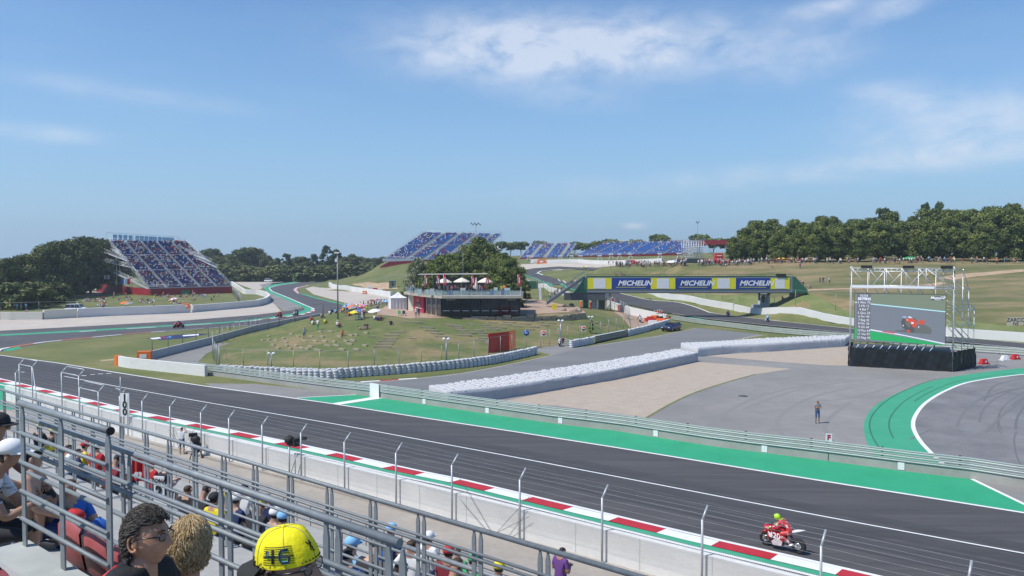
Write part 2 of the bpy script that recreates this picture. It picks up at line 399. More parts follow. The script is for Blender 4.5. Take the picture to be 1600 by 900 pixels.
def sheet(name, pts, m, off, hill=False, kind='structure', grid=4.0, z=None, noise_edge=0.0):
 """pts: world xy points; a sheet lying on the terrain"""
 bm = bmesh.new()
 vs = [bm.verts.new((p[0], p[1], 0)) for p in pts]
 f = bm.faces.new(vs)
 bmesh.ops.triangulate(bm, faces=[f])
 if hill:
  xs = [p[0] for p in pts]; ys = [p[1] for p in pts]
  for c in np.arange(math.ceil(min(xs) / grid) * grid, max(xs), grid):
   bmesh.ops.bisect_plane(bm, geom=bm.verts[:] + bm.edges[:] + bm.faces[:], plane_co=(c, 0, 0), plane_no=(1, 0, 0))
  for c in np.arange(math.ceil(min(ys) / grid) * grid, max(ys), grid):
   bmesh.ops.bisect_plane(bm, geom=bm.verts[:] + bm.edges[:] + bm.faces[:], plane_co=(0, c, 0), plane_no=(0, 1, 0))
  co = [(v.co.x, v.co.y) for v in bm.verts]; hs = HT([c[0] for c in co], [c[1] for c in co])
  for v, h_ in zip(bm.verts, hs): v.co.z = h_ + off
 else:
  for v in bm.verts: v.co.z = off if z is None else z
 bmesh.ops.recalc_face_normals(bm, faces=bm.faces)
 up = sum(f.normal.z for f in bm.faces)
 if up < 0: bmesh.ops.reverse_faces(bm, faces=bm.faces)
 me = bpy.data.meshes.new(name); bm.to_mesh(me); bm.free(); me.materials.append(m)
 o = bpy.data.objects.new(name, me); COL.objects.link(o); return tag(o, kind=kind)
def W(pts, hill=False, curve=0):
 q = [(T(*p) if hill else G(*p)) for p in pts]
 q = [Vector((p.x, p.y, 0)) for p in q]
 return smoothline(q, curve) if curve else q
def offset_line(pts, d):
 o = []
 for i, p in enumerate(pts):
  t = (pts[min(i + 1, len(pts) - 1)] - pts[max(i - 1, 0)]); t.z = 0; t.normalize()
  o.append(Vector((p.x - t.y * d, p.y + t.x * d, 0)))
 return o
def stripe(name, pts, wd, m, off, hill=False):
 a = offset_line(pts, wd / 2); b = offset_line(pts, -wd / 2)
 mb = MB(); n = len(pts)
 hs_a = HT([p.x for p in a], [p.y for p in a]) if hill else [0] * n
 hs_b = HT([p.x for p in b], [p.y for p in b]) if hill else [0] * n
 for p, h_ in zip(a, hs_a): mb.v.append((p.x, p.y, h_ + off))
 for p, h_ in zip(b, hs_b): mb.v.append((p.x, p.y, h_ + off))
 for i in range(n - 1): mb.f.append((n + i, n + i + 1, i + 1, i)); mb.m.append(0); mb.sm.append(False)
 o = mb.build(name, m); return tag(o, kind='structure')
def dense(pts, step):
 cl = seglen(pts)[-1]; n = max(2, int(cl / step)); return [along(pts, cl * i / n)[0] for i in range(n + 1)]
def kerb(name, pts, wd, seg, mats, off, hill=False, hgt=0.0, side=1, gap=0):
 """blocks of alternating colour along a line, wd wide to the given side"""
 q = dense(pts, min(seg / 4, 4.0)); a = q; b = offset_line(q, side * wd); mb = MB(); n = len(q)
 for k, L_ in enumerate((a, b)):
  hs = HT([p.x for p in L_], [p.y for p in L_]) if hill else [0] * n
  for p, h_ in zip(L_, hs): mb.v.append((p.x, p.y, h_ + off + (hgt if k else 0)))
 cl = seglen(q)
 for i in range(n - 1):
  mm = int((cl[i] + 1e-3) / seg) % len(mats)
  mb.f.append((i, i + 1, n + i + 1, n + i) if side < 0 else (n + i, n + i + 1, i + 1, i)); mb.m.append(mm); mb.sm.append(False)
 return tag(mb.build(name, mats), kind='structure')
# flat part of the circuit, seen from the stand
near_k = [(-60, 578), (0, 592.4), (96, 615), (206, 642), (320, 665), (400, 681), (540, 711), (640, 734), (720, 750), (820, 774), (920, 798), (960, 807), (1080, 836), (1200, 863), (1280, 881), (1370, 902)]
nk = W(near_k); d_ = (nk[-1] - nk[-4]).normalized(); nk = [nk[0] - (nk[1] - nk[0]).normalized() * 60] + nk + [nk[-1] + d_ * 30]
far_e = [(-60, 548), (0, 555), (95, 568), (180, 582), (320, 603.5), (420, 617), (520, 631), (640, 649.8), (800, 674), (960, 699), (1090, 720), (1280, 751), (1440, 776), (1600, 801.5)]
fe = W(far_e); d_ = (fe[-1] - fe[-3]).normalized(); fe = fe + [fe[-1] + d_ * 40]
hair = W([(-200, 545), (-330, 552)])
sheet('track', nk + list(reversed(fe)) + hair, M_track, 0.008)
stripe('edge_line', dense(fe, 3), 0.22, M_white, 0.016)
inner = W([(100, 588), (184, 604.2), (320, 628.5), (520, 662), (640, 684), (820, 717.5), (960, 744.3), (1280, 806), (1600, 865)])
inner.append(inner[-1] + (inner[-1] - inner[-2]).normalized() * 30)
stripe('lane_line', dense(inner, 3), 0.13, M_white, 0.016)
for k, (a, b) in enumerate([((127, 587), (135, 587)), ((141, 585.6), (148, 585.2)), ((153, 584.6), (161, 584.2)), ((166, 584), (174, 583.6)), ((33, 581.5), (38, 581.8))]):
 stripe('grid_mark', W([a, b]), 0.25, M_white, 0.016)
for k in range(9):
 o_ = 2.6 + k * .62; stripe('rubbered_line', dense(offset_line(nk, o_ + .1 * math.sin(k * 2.1)), 4), .34 + .12 * (k % 3), mat('rubbered_%d' % (k % 3), (0.052 + .004 * (k % 3), 0.050 + .004 * (k % 3), 0.053 + .004 * (k % 3)), .78, var=.16, vscale=.5, aniso=(.15, 2, 1, R(-40))), 0.0105 + .0004 * k)
arm_b = [(315, 585), (370, 592), (440, 602), (500, 610), (556, 617), (586, 620.5), (640, 628.5), (740, 643), (870, 662), (960, 672.5), (1120, 698), (1280, 718), (1408, 735), (1520, 749), (1600, 762)]
ab = W(arm_b); ab.append(ab[-1] + (ab[-1] - ab[-3]).normalized() * 30)
fr = [p for p in W([(330, 605), (420, 617), (520, 631), (640, 649.8), (800, 674), (960, 699), (1090, 720), (1280, 751), (1440, 776), (1600, 801.5)])]
fr.append(fr[-1] + (fr[-1] - fr[-3]).normalized() * 40)
sheet('run_off', W([(400, 600)]) + ab[3:] + list(reversed(fr)), M_light, 0.005)
sheet('run_off_start', W([(330, 604), (320, 599), (400, 599.8), (410, 612)]), M_light, 0.006)
sheet('green_run_off', W([(464, 622), (556, 617.2), (586, 620.8), (640, 628.8), (740, 643.4), (870, 662.4), (960, 673), (1120, 698.4), (1280, 718.6), (1408, 735.6), (1519, 749), (1598, 787), (1646, 808.5), (1600, 800.3), (1440, 775), (1280, 750), (1090, 719), (960, 698), (800, 673), (640, 648.8), (520, 630.2)]), M_green, 0.012)
stripe('green_edge_line', W([(1519, 749), (1598, 787), (1646, 808.5)]), 0.22, M_white, 0.018)
stripe('green_top_line', W([(464, 621.8), (556, 616.8)]), 0.18, M_white, 0.019)
sheet('white_bar', W([(516, 631), (590, 619.6), (602, 621.6), (529, 632.8)]), M_white, 0.020)
kerb('kerb', nk, 0.88, 2.55, [M_red, M_white], 0.012, side=-1, hgt=0.05)
kb = offset_line(nk, -0.001)
stripe('kerb_line', dense(offset_line(nk, 0.12), 3), 0.22, M_white, 0.017)
tag(kerb('kerb_green_strip', offset_line(nk, -0.90), 0.45, 400, [M_green2], 0.05, side=-1), kind='structure')
stripe('kerb_back_line', dense(offset_line(nk, -1.46), 3), 0.22, M_white, 0.045)
gr = W([(-80, 590), (0, 599), (36, 607.5)]); gr2 = W([(50, 611), (42, 620), (42, 640), (-80, 640)])
sheet('green_verge', offset_line(nk[:5], -1.55) + gr2, M_green, 0.010)
Ev = Vector((0.765, -0.644, 0)); Nv = Vector((0.644, 0.765, 0))
def EP(e, p, z=0): return Vector((Ev.x * e + Nv.x * p, Ev.y * e + Nv.y * p, z))
sheet('pale_verge', offset_line(nk, -1.55) + list(reversed([EP(e, 27.6 if e < -30 else 28.2) for e in range(-100, 50, 10)])), M_light, 0.006)
sheet('concourse', [EP(-95, 14), EP(60, 14), EP(60, 30.2), EP(-52, 30.2), EP(-95, 30.2)], M_conc_path, 0.003)
sheet('pale_tarmac', W([(556, 616), (586, 620)]) + ab[6:] + W([(1700, 560), (1600, 552), (1523, 546), (1330, 539), (1240, 532), (1190, 523), (1087, 512), (1040, 521), (1025, 525), (912, 542), (862, 556), (800, 570), (720, 583), (640, 592), (540, 598), (500, 602)]), M_light, 0.004)
sheet('service_road', W([(470, 604), (540, 597), (640, 591.5), (650, 591), (720, 583), (800, 568), (862, 555.5), (912, 542), (1025, 525), (1087, 512), (1185, 522), (1130, 534), (1060, 546), (960, 562), (780, 594), (690, 608), (620, 616), (540, 612)]), M_serv, 0.009)
stripe('service_road_line', dense(W([(560, 599.5), (650, 592), (720, 584), (800, 569), (862, 555)], curve=4), 3), 0.14, mat('faded_line', (0.52, 0.46, 0.34), 0.8), 0.015)
stripe('service_road_line', dense(W([(925, 541.5), (1025, 526), (1087, 513)]), 3), 0.14, MATS['faded_line'], 0.015)
sheet('side_road', W([(838, 552), (862, 555.8), (914, 542), (899, 541), (893, 534), (876, 536), (858, 540), (842, 544)]), M_light, 0.011)
sheet('verge', W([(345, 580), (420, 586), (500, 590), (560, 588), (640, 581), (740, 570), (840, 549), (862, 555), (800, 568), (720, 582), (640, 590), (540, 597), (480, 600), (400, 594)]), M_grass, 0.014)
kerb('service_kerb', W([(650, 590.6), (600, 594), (540, 597.8)]), 0.5, 1.9, [M_white, M_red], 0.02, side=1)
sheet('verge_by_road', W([(895, 544), (912, 541.6), (1025, 525.2), (1087, 513), (1062, 511), (1030, 511.5), (982, 525), (929, 538)]), M_grass, 0.013)
sheet('grass_triangle', W([(1132, 533.6), (1200, 522.6), (1310, 530), (1330, 533), (1330, 536), (1240, 534)]), M_grass, 0.013)
stripe('triangle_line', W([(1060, 546), (1132, 533.8), (1200, 522.6)]), 0.12, MATS['faded_line'], 0.016)
sheet('gravel_trap', W([(740, 630), (788, 627), (840, 616), (960, 593.5), (1092, 565.5), (1150, 570), (1236, 576.5), (1180, 585), (1140, 596), (1090, 612), (1050, 630), (1010, 653), (960, 646), (870, 634)]), M_grav, 0.010)
sheet('gravel_trap', W([(1094, 555.4), (1200, 550), (1280, 545), (1340, 541), (1340, 571.5), (1290, 571), (1200, 564.5)]), M_grav, 0.010)
stripe('gravel_edge', dense(W([(1010, 653), (1050, 630), (1090, 612), (1140, 596), (1180, 585)], curve=4), 2), 0.22, M_weeds, 0.018)
oc = [(1700, 568), (1600, 575), (1520, 584), (1460, 594.5), (1410, 611), (1370, 632), (1352, 655), (1351, 680), (1359, 700), (1366, 714)]
ic = [(1700, 578), (1600, 585), (1520, 596), (1480, 609.5), (1447, 629), (1430, 650), (1427, 668), (1437, 688), (1454, 707), (1476, 728)]
OC = W(oc, curve=5); IC = W(ic, curve=5)
sheet('green_hairpin_band', OC + list(reversed(IC)), M_green2, 0.010)
sheet('hairpin_track', IC + W([(1600, 745), (1900, 790), (1900, 600)]), M_skid, 0.012)
stripe('hairpin_line', dense(IC, 1.5), 0.28, M_white, 0.018)
rs = random.Random(3)
for k in range(34):
 o_ = rs.uniform(1.0, 20); a0 = rs.uniform(0.05, 0.75); a1 = min(0.98, a0 + rs.uniform(0.10, 0.4))
 q = offset_line(IC, o_ if True else -o_); q = [p for i, p in enumerate(q) if a0 < i / len(q) < a1]
 dv = Vector((rs.uniform(-1, 1), rs.uniform(-1, 1), 0)); q = [p + dv * (i / max(1, len(q))) * 2.5 for i, p in enumerate(q)]
 if len(q) > 4: stripe('skid_mark', q, rs.uniform(0.10, 0.3), mat('faint_rubber_%d' % (k % 3), tuple(v * (0.82 + 0.06 * (k % 3)) for v in (0.17, 0.168, 0.175)), 0.85), 0.014 + 0.0009 * (k % 3) + k * 0.00005)
for k, (o_, a0, a1) in enumerate([(-1.6, 0.30, 0.78), (-2.9, 0.2, 0.9), (-0.9, 0.1, 0.45)]):
 q = offset_line(IC, o_); q = [p for i, p in enumerate(q) if a0 < i / len(q) < a1]
 stripe('skid_mark', q, 0.10, M_skid_g, 0.015 + k * 0.0006)
for k, pts in enumerate([[(1240, 628), (1330, 622), (1420, 596)], [(1160, 640), (1260, 606), (1400, 588)], [(1230, 690), (1215, 655), (1265, 622), (1330, 606)], [(1180, 690), (1120, 655), (1200, 612)], [(1300, 690), (1290, 660), (1330, 628)], [(1100, 668), (1190, 618), (1320, 592)]]):
 stripe('tyre_trace', dense(W(pts, curve=5), 2), 0.35, mat('tyre_trace', (0.216, 0.209, 0.201), 0.9), 0.0065 + k * 0.0004)
# back straight at the right (the far side of the rails), climbing towards the hill
tn = [(1700, 556), (1600, 547), (1522, 539), (1325, 522), (1200, 510), (1100, 499), (1050, 491), (1012, 484), (950, 470), (912, 459), (885, 451), (858, 444.5), (838, 437), (818, 430)]
tf = [(1700, 547), (1600, 538.5), (1522, 531), (1332, 515.5), (1200, 501.5), (1100, 486), (1025, 471), (955, 456), (905, 445), (872, 437), (848, 430.5), (840, 427), (846, 424), (875, 421), (920, 418.5), (985, 416.5)]
tt = [(985, 414.2), (875, 416.8), (835, 419.5), (814, 423)]
TNr, TFr, TTr = W(tn, True), W(tf, True), W(tt, True)
sheet('back_track', TNr + list(reversed(TTr)) + list(reversed(TFr)), M_track, 0.17, hill=True)
stripe('back_track_line', dense(TFr[:10], 4), 0.30, mat('far_line', (0.62, 0.60, 0.55), 0.8), 0.23, hill=True)
stripe('apex_kerb', dense(TFr[10:14], 2), 0.6, M_white, 0.23, hill=True)
stripe('back_track_line', dense(TNr[:7], 4), 0.25, MATS['far_line'], 0.23, hill=True)
stripe('green_track_edge', dense(TNr[9:14], 4), 0.9, M_green2, 0.23, hill=True)
sheet('green_patch', W([(1068, 494.3), (1080, 499), (1130, 505), (1098, 499.2)], True), M_green2, 0.10, hill=True)
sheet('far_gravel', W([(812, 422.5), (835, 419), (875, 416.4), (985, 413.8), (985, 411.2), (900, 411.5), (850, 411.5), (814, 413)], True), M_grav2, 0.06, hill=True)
hillp = W([(1010, 459), (1100, 478), (1200, 491.5), (1332, 507), (1480, 523), (1600, 530), (1750, 545)], True) + [Vector((170, 215, 0)), Vector((150, 300, 0)), Vector((40, 320, 0))] + W([(1040, 418), (960, 424), (975, 440)], True)
sheet('hillside', hillp, M_hill, 0.05, hill=True)
sheet('weeds', W([(955, 455), (1012, 458), (1100, 476), (1200, 489), (1332, 504), (1480, 519), (1700, 536), (1700, 524), (1480, 500), (1332, 490), (1200, 466), (1100, 460), (1010, 452)], True), M_weeds, 0.09, hill=True)
sheet('earth_scar', W([(1465, 435), (1500, 428.5), (1600, 421), (1600, 425), (1530, 432), (1490, 438)], True), M_dirt, 0.10, hill=True)
sheet('earth_scar', W([(1440, 446), (1470, 441), (1480, 443), (1462, 448)], True), M_dirt, 0.10, hill=True)
sheet('hill_path', W([(1250, 454), (1300, 451.5), (1400, 449), (1400, 450.6), (1300, 453.5), (1252, 457)], True), M_dirt, 0.10, hill=True)
# left: hairpin, chicane, gravel
la = [(-250, 552), (-120, 520), (0, 517), (150, 509), (275, 502), (400, 492), (440, 487.5), (475, 481), (482, 478), (455, 470), (425, 459), (416, 450), (428, 444), (475, 438.5), (550, 434), (575, 431.2), (575, 433.6), (550, 436.6), (525, 441), (490, 445), (466, 449.5), (463, 453), (470, 458.5), (500, 467), (540, 476), (570, 484), (540, 492), (507, 494), (482, 498), (400, 508.5), (300, 515), (200, 523), (125, 530), (75, 535), (20, 545), (0, 550), (-60, 556)]
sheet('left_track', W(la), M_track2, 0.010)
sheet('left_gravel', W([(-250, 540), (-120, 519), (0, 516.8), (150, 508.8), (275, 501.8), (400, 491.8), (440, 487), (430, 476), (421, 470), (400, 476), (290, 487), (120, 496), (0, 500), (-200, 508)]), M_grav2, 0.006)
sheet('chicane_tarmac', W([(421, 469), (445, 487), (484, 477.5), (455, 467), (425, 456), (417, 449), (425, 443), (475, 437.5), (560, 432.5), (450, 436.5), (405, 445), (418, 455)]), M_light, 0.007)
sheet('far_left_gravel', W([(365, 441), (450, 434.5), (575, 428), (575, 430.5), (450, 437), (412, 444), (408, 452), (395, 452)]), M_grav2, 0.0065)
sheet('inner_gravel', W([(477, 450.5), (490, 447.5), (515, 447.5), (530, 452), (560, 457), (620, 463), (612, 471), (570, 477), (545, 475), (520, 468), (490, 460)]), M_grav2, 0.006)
G_in = W([(420, 450), (432, 445.6), (475, 440), (550, 434.5)]); 
gl = W([(550, 434.6), (475, 440), (432, 446.4), (420.5, 450), (425, 455), (450, 465), (475, 476), (491, 482.5), (492, 486), (476, 491), (445, 495.5), (400, 500.8), (350, 505), (250, 511), (125, 518.6), (0, 525)])
glo = W([(550, 433.5), (472, 438.8), (424, 444.8), (412.5, 450), (417, 455.5), (440, 465), (462, 475.5), (475, 481), (476, 484.6), (462, 489), (440, 492.8), (398, 498.6), (350, 503.2), (250, 509), (125, 516.2), (0, 522.6)])
sheet('green_chicane_band', gl + list(reversed(glo)), M_green2, 0.014)
stripe('chicane_line', dense(gl[:8], 3), 0.4, M_white, 0.02)
kerb('chicane_kerb', gl[7:12], 0.8, 3.0, [M_white, M_red], 0.02, side=-1)
kerb('exit_kerb', gl[11:15], 0.5, 5, [M_white, M_green2], 0.02, side=-1)
kerb('inner_kerb', W([(525, 441), (490, 445), (466, 449.5), (463, 453), (470, 458.5)]), 1.2, 3.0, [M_white, M_red], 0.02, side=-1)
stripe('inner_green', dense(W([(470, 458.8), (500, 467.5), (540, 476.6)]), 3), 1.1, M_green2, 0.02)
kerb('hairpin_kerb', W([(0, 549), (3, 545.5), (30, 540.5), (75, 534), (125, 529), (200, 522), (260, 517.6)]), 0.5, 5.0, [M_white, M_curb_or], 0.018, side=1)
stripe('infield_line', dense(W([(260, 517.6), (300, 514.4), (400, 507.6), (482, 497)]), 4), 0.2, M_white, 0.018)
sheet('green_kerb_patch', W([(4, 547), (30, 541.5), (34, 544), (14, 549)]), M_green, 0.016)
sheet('pit_lane', W([(237, 562), (325, 539), (400, 517), (482, 498), (520, 494), (500, 503), (450, 513), (400, 524), (345, 541), (322, 553), (307, 568), (316, 576), (340, 582), (316, 583), (290, 572)]), M_light, 0.011)
ad = W([(228, 529), (262, 524.6), (300, 521.6), (328, 521.6), (290, 528.5), (250, 531.4)])
sheet('painted_advert', ad, mat('navy_paint', (0.018, 0.03, 0.11), 0.8), 0.016)
for k, (pp, m_) in enumerate([([(234, 528.6), (250, 527), (252, 529.6), (238, 530.4)], M_white), ([(252, 526.8), (258, 526.3), (260, 528.2), (253, 529)], M_red), ([(260, 526.4), (267, 525.6), (268, 527.2), (261, 528)], mat('sky_blue_paint', (0.12, 0.33, 0.75), 0.8)), ([(284, 524), (310, 521.9), (311, 524), (286, 525.6)], M_white)]):
 sheet('advert_mark', W(pp), m_, 0.022)
sheet('worn_grass', W([(155, 563), (183, 560), (183, 562.5), (160, 565)]), mat('straw', (0.38, 0.30, 0.17), 0.95), 0.015)
sheet('footpath', W([(112, 456), (150, 450), (166, 455), (155, 461), (130, 461)]), M_grav2, 0.05)
# the grassy mound in the middle with its paved terrace
top = [(500, 495.2), (560, 498.5), (640, 499), (700, 496.4), (760, 493.4), (825, 491.6), (915, 489.6), (905, 482), (860, 474), (830, 470), (800, 470), (700, 476), (640, 474), (612, 470), (600, 478), (578, 484), (545, 489)]
tp = W(top, True)
mp = W([(343, 573), (420, 576), (500, 578.5), (600, 576), (700, 564), (800, 549), (860, 541), (930, 528), (985, 515), (1000, 500), (985, 488), (955, 478), (930, 470), (905, 468), (860, 466), (640, 466), (600, 474), (560, 482), (530, 485.4), (500, 492), (450, 505), (400, 520), (352, 545)], True)
sheet('mound', mp, M_mound, 0.03, hill=True)
sheet('terrace_paving', W([(588, 492), (640, 498.5), (700, 496.4), (760, 493.4), (825, 491.6), (915, 489.6), (905, 482), (860, 472), (830, 468), (800, 470), (700, 476), (640, 474), (612, 472), (600, 480)], True), M_terr, 0.07, hill=True)
sheet('marshal_post_ground', W([(985, 513), (975, 500), (960, 488), (955, 480), (1020, 493), (1046, 503), (1030, 510)], True), M_terr, 0.06, hill=True)
sheet('earth_bank', W([(550, 444), (575, 441), (590, 443), (608, 441.5), (618, 444), (622, 452), (600, 452), (570, 450.5)], True), M_dirt, 0.08, hill=True)
# shared materials
M_galv = mat('galvanised_steel', (0.225, 0.25, 0.265), 0.62, metal=0.3, var=0.14, vscale=14)
M_galv_l = mat('light_galvanised', (0.46, 0.48, 0.49), 0.5, metal=0.4, var=0.1, vscale=10)
M_alu = mat('scaffold_aluminium', (0.62, 0.64, 0.65), 0.4, metal=0.4)
M_post = mat('fence_post_grey', (0.30, 0.32, 0.33), 0.55, metal=0.35)
M_dark = mat('dark_steel', (0.06, 0.065, 0.07), 0.6)
M_black = mat('black_rubber', (0.015, 0.015, 0.016), 0.7)
M_wallw = mat('white_wall', (0.66, 0.65, 0.62), 0.85, col2=(0.73, 0.72, 0.69), vscale=0.8, var=0.13, aniso=(0.5, 0.5, 2.5))
M_wallf = mat('far_white_wall', (0.66, 0.655, 0.64), 0.85, var=0.07, vscale=0.15)
M_wallg = mat('grey_wall', (0.42, 0.43, 0.44), 0.85, var=0.08, vscale=0.4)
M_rail = mat('barrier_steel', (0.40, 0.45, 0.425), 0.5, metal=0.3, var=0.08, vscale=1.2)
M_railc = mat('barrier_concrete', (0.38, 0.385, 0.35), 0.85, col2=(0.31, 0.31, 0.28), vscale=0.5, var=0.12)
M_tyre = mat('white_tyre_stack', (0.60, 0.61, 0.63), 0.65, col2=(0.48, 0.485, 0.50), vscale=3.0, var=0.1)
M_tarp = mat('grey_tarpaulin', (0.33, 0.35, 0.38), 0.6, col2=(0.41, 0.43, 0.455), vscale=0.7, var=0.08, bump=1.0, bscale=1.1)
M_tarpw = mat('white_tarpaulin', (0.47, 0.48, 0.50), 0.6, col2=(0.54, 0.55, 0.57), vscale=0.7, var=0.06, bump=1.0, bscale=1.1)
M_blueseat = mat('blue_seat', (0.025, 0.055, 0.20), 0.6, var=0.15, vscale=6)
M_blueseat2 = mat('bright_blue_seat', (0.085, 0.20, 0.48), 0.6, var=0.12, vscale=6)
M_stair = mat('stand_deck', (0.40, 0.40, 0.39), 0.85, var=0.1)
M_redtarp = mat('red_sheeting', (0.34, 0.018, 0.030), 0.6, col2=(0.26, 0.012, 0.022), vscale=0.5, var=0.12, bump=0.6, bscale=1.5)
M_shade = mat('stand_underside', (0.05, 0.055, 0.06), 0.9)
M_bgreen = mat('bridge_green', (0.03, 0.13, 0.075), 0.55, var=0.08, vscale=0.6)
M_glass = mat('dark_glass', (0.012, 0.018, 0.022), 0.08, spec=0.8)
M_slab = mat('roof_slab', (0.42, 0.38, 0.32), 0.85, var=0.12, vscale=0.6)
M_cream = mat('cream_wall', (0.55, 0.50, 0.40), 0.85, var=0.06)
M_pink = mat('crimson_wall', (0.42, 0.035, 0.065), 0.7, var=0.06)
M_canv = mat('white_canvas', (0.74, 0.74, 0.74), 0.7, var=0.04, vscale=1.5, bump=0.3, bscale=2)
M_cream_c = mat('cream_canvas', (0.72, 0.66, 0.54), 0.75)
M_stone = mat('rough_stone', (0.30, 0.24, 0.17), 0.9, col2=(0.42, 0.35, 0.26), vscale=1.5, var=0.3, bump=1, bscale=5)
M_bench = mat('weathered_bench', (0.34, 0.29, 0.20), 0.9, var=0.2, vscale=1.5)
M_orange = mat('orange_panel', (0.80, 0.17, 0.02), 0.6, var=0.06)
M_redm = mat('red_mesh', (0.66, 0.04, 0.03), 0.6, var=0.1)
M_mich_b = mat('banner_blue', (0.012, 0.045, 0.26), 0.5)
M_mich_y = mat('banner_yellow', (0.72, 0.66, 0.015), 0.5)
M_wht = mat('clean_white', (0.80, 0.80, 0.80), 0.6)
# near wall with debris fence
PW_E = [-110, -78, -55, -46, -37, -29, -20, -10, 45]; PW_P = [24.3, 24.6, 25.15, 25.7, 26.2, 26.5, 26.75, 26.95, 27.5]
def PW(e): return float(np.interp(e, PW_E, PW_P))
def FW(e, dp=0.0, z=0.0): return EP(e, PW(e) - 0.33 + dp, z)
def ev(v): return v.x * Ev.x + v.y * Ev.y
def on_fence(px, py, dp=0.0):
 r = ray(px, py); p = 26.2
 for _ in range(6):
  k = p / (Nv.x * r.x + Nv.y * r.y); v = Vector((r.x * k, r.y * k, H + r.z * k)); p = PW(ev(v)) - 0.33 + dp
 return v
er = math.atan2(Ev.y, Ev.x)
t = thing('concrete_wall', EP(0, 26.8), 'long white concrete wall between the stand and the kerb', 'wall')
WE = [-77.5, -70, -62, -55, -50, -46, -41, -37, -33, -29, -24, -20, -15, -10, 0, 45]
MB().wall([EP(e, PW(e)) for e in WE], 0, 1.40, 0.30).build('wall_body', M_wallw, t)
MB().wall([EP(e, PW(e) - 0.30) for e in WE], 0, 0.13, 0.34).build('plinth', M_conc_path, t)
mb = MB(); e = -76.0
while e < 44:
 mb.box((*EP(e, PW(e) - 0.153)[:2], 0.78), (0.02, 0.012, 1.23), er); e += 3.0
mb.build('panel_joint', mat('joint_grey', (0.50, 0.49, 0.47), 0.9), t)
ZT = 2.75
fence = thing('debris_fence', FW(0), 'wire debris fence on leaning grey posts along the white wall', 'fence')
posts = [ev(G(bx, by, ZT)) for bx, by in [(70, 578), (223.5, 626), (264.5, 635), (310, 645), (359, 653), (413.5, 663), (475, 675), (546.5, 688.5), (625.5, 705.7), (715.5, 723.6), (825, 745), (951.6, 773), (1108, 806), (1293, 845), (1523, 890)]]
posts.append(ev(on_fence(187, 630)))
def post(mbx, e_, zb, lean=0.42, r=0.045):
 mbx.tube([FW(e_), FW(e_, 0, zb)], r, 8); mbx.tube([FW(e_, 0, zb - 0.02), FW(e_, lean, zb + 0.42)], r * 0.95, 8)
for e_ in posts + [0.0, 4.3]:
 mb = MB(); post(mb, e_, ZT); mb.box((*FW(e_)[:2], 0.15), (0.22, 0.22, 0.04), er); mb.build('post', M_galv_l, fence)
for (a, ay), (b, by) in [((30, 570), (50, 572)), ((96, 581), (123, 588)), ((124, 606), (153.5, 612))]:
 va, vb = on_fence(a, ay), on_fence(b, by); ea, eb = ev(va), ev(vb); z_ = (va.z + vb.z) / 2
 mb = MB(); post(mb, ea, z_); post(mb, eb, z_)
 mb.tube([FW(ea, 0, z_), FW(eb, 0, z_)], 0.04, 8); mb.tube([FW(ea, 0.42, z_ + 0.42), FW(eb, 0.42, z_ + 0.42)], 0.04, 8)
 mb.build('gate_frame', M_galv_l, fence)
v = on_fence(51, 575); e_ = ev(v); MB().tube([FW(e_, 0, v.z), FW(e_ + 2.6, -0.6, 0.1)], 0.035, 6).build('brace', M_galv_l, fence)
e0, e1 = min(posts), 5.0
for k, (dp, z_) in enumerate([(0.42, ZT + 0.42), (0.28, ZT + 0.28), (0.14, ZT + 0.14), (0, ZT - 0.05), (0, ZT - 0.32), (0, ZT - 0.6), (0, 1.6), (0, 0.8)]):
 pe = [FW(e0 + i * 1.5, dp, z_ + 0.012 * math.sin(i * 1.7 + k)) for i in range(int((e1 - e0) / 1.5) + 1)]
 MB().tube(pe, 0.0035, 3, caps=False).build('strand_wire', M_galv_l, fence)
mb = MB(); zl, zh = 0.80, 1.75; hgt = zh - zl; e = e0
while e < e1:
 for sg in (1, -1):
  a = FW(e, -0.02 * sg, zl); b = FW(e + sg * hgt * 0.8, -0.02 * sg, zh); d = Ev * 0.0035
  mb.add([a - d, a + d, b + d, b - d], [(0, 1, 2, 3)])
 e += 0.085
mb.build('chain_link', M_galv_l, fence)
for bx, zz, fx in [(719, 2.2, 771), (719, 1.25, 766), (827, 2.1, 777), (827, 1.25, 776), (310, 2.0, 285), (310, 1.3, 290), (264.5, 2.0, 283), (264.5, 1.2, 285)]:
 eb = ev(on_fence(bx, 820 if bx > 400 else 700)); ef = ev(on_fence(fx, 840 if fx > 400 else 702))
 MB().tube([FW(eb, 0, zz), FW(ef, -0.12, 0.14)], 0.010, 5).build('stay_cable', M_dark, fence)
vt, vb = on_fence(192, 614, -0.1), on_fence(192, 650, -0.1); e_ = ev(vb)
b = thing('distance_board', FW(e_, -0.1), 'tall white board reading 100 on the debris fence', 'sign')
hb = vt.z - vb.z; wb = 0.40 * hb; ba = R(-6)
MB().box((*FW(e_ + wb / 2, -0.1)[:2], (vt.z + vb.z) / 2), (wb, 0.04, hb), ba).build('panel', M_wht, b)
for k, ch in enumerate('100'):
 text_mesh(ch, hb * 0.40, M_black, b, FW(e_ + wb / 2, -0.1) - FW(e_, -0.1) + Vector((-.003, -.03, vt.z - hb * (0.19 + 0.31 * k))), (R(90), 0, ba), bold=0.03, name='numeral')
for q_ in (0.06, wb - 0.06): MB().tube([FW(e_ + q_, -0.05, 0.1), FW(e_ + q_, -0.05, vt.z)], 0.03, 6).build('leg', M_galv_l, b)
v = on_fence(188, 589, 0.05); e_ = ev(v)
b = thing('aerial_pole', FW(e_, .05), 'thin pole with a small crossarm rising beside the 100 board', 'pole')
MB().tube([FW(e_, .05, 0.1), FW(e_, .05, v.z - 0.9), FW(e_, .05, v.z)], [0.055, 0.05, 0.03], 8).build('mast', M_galv_l, b)
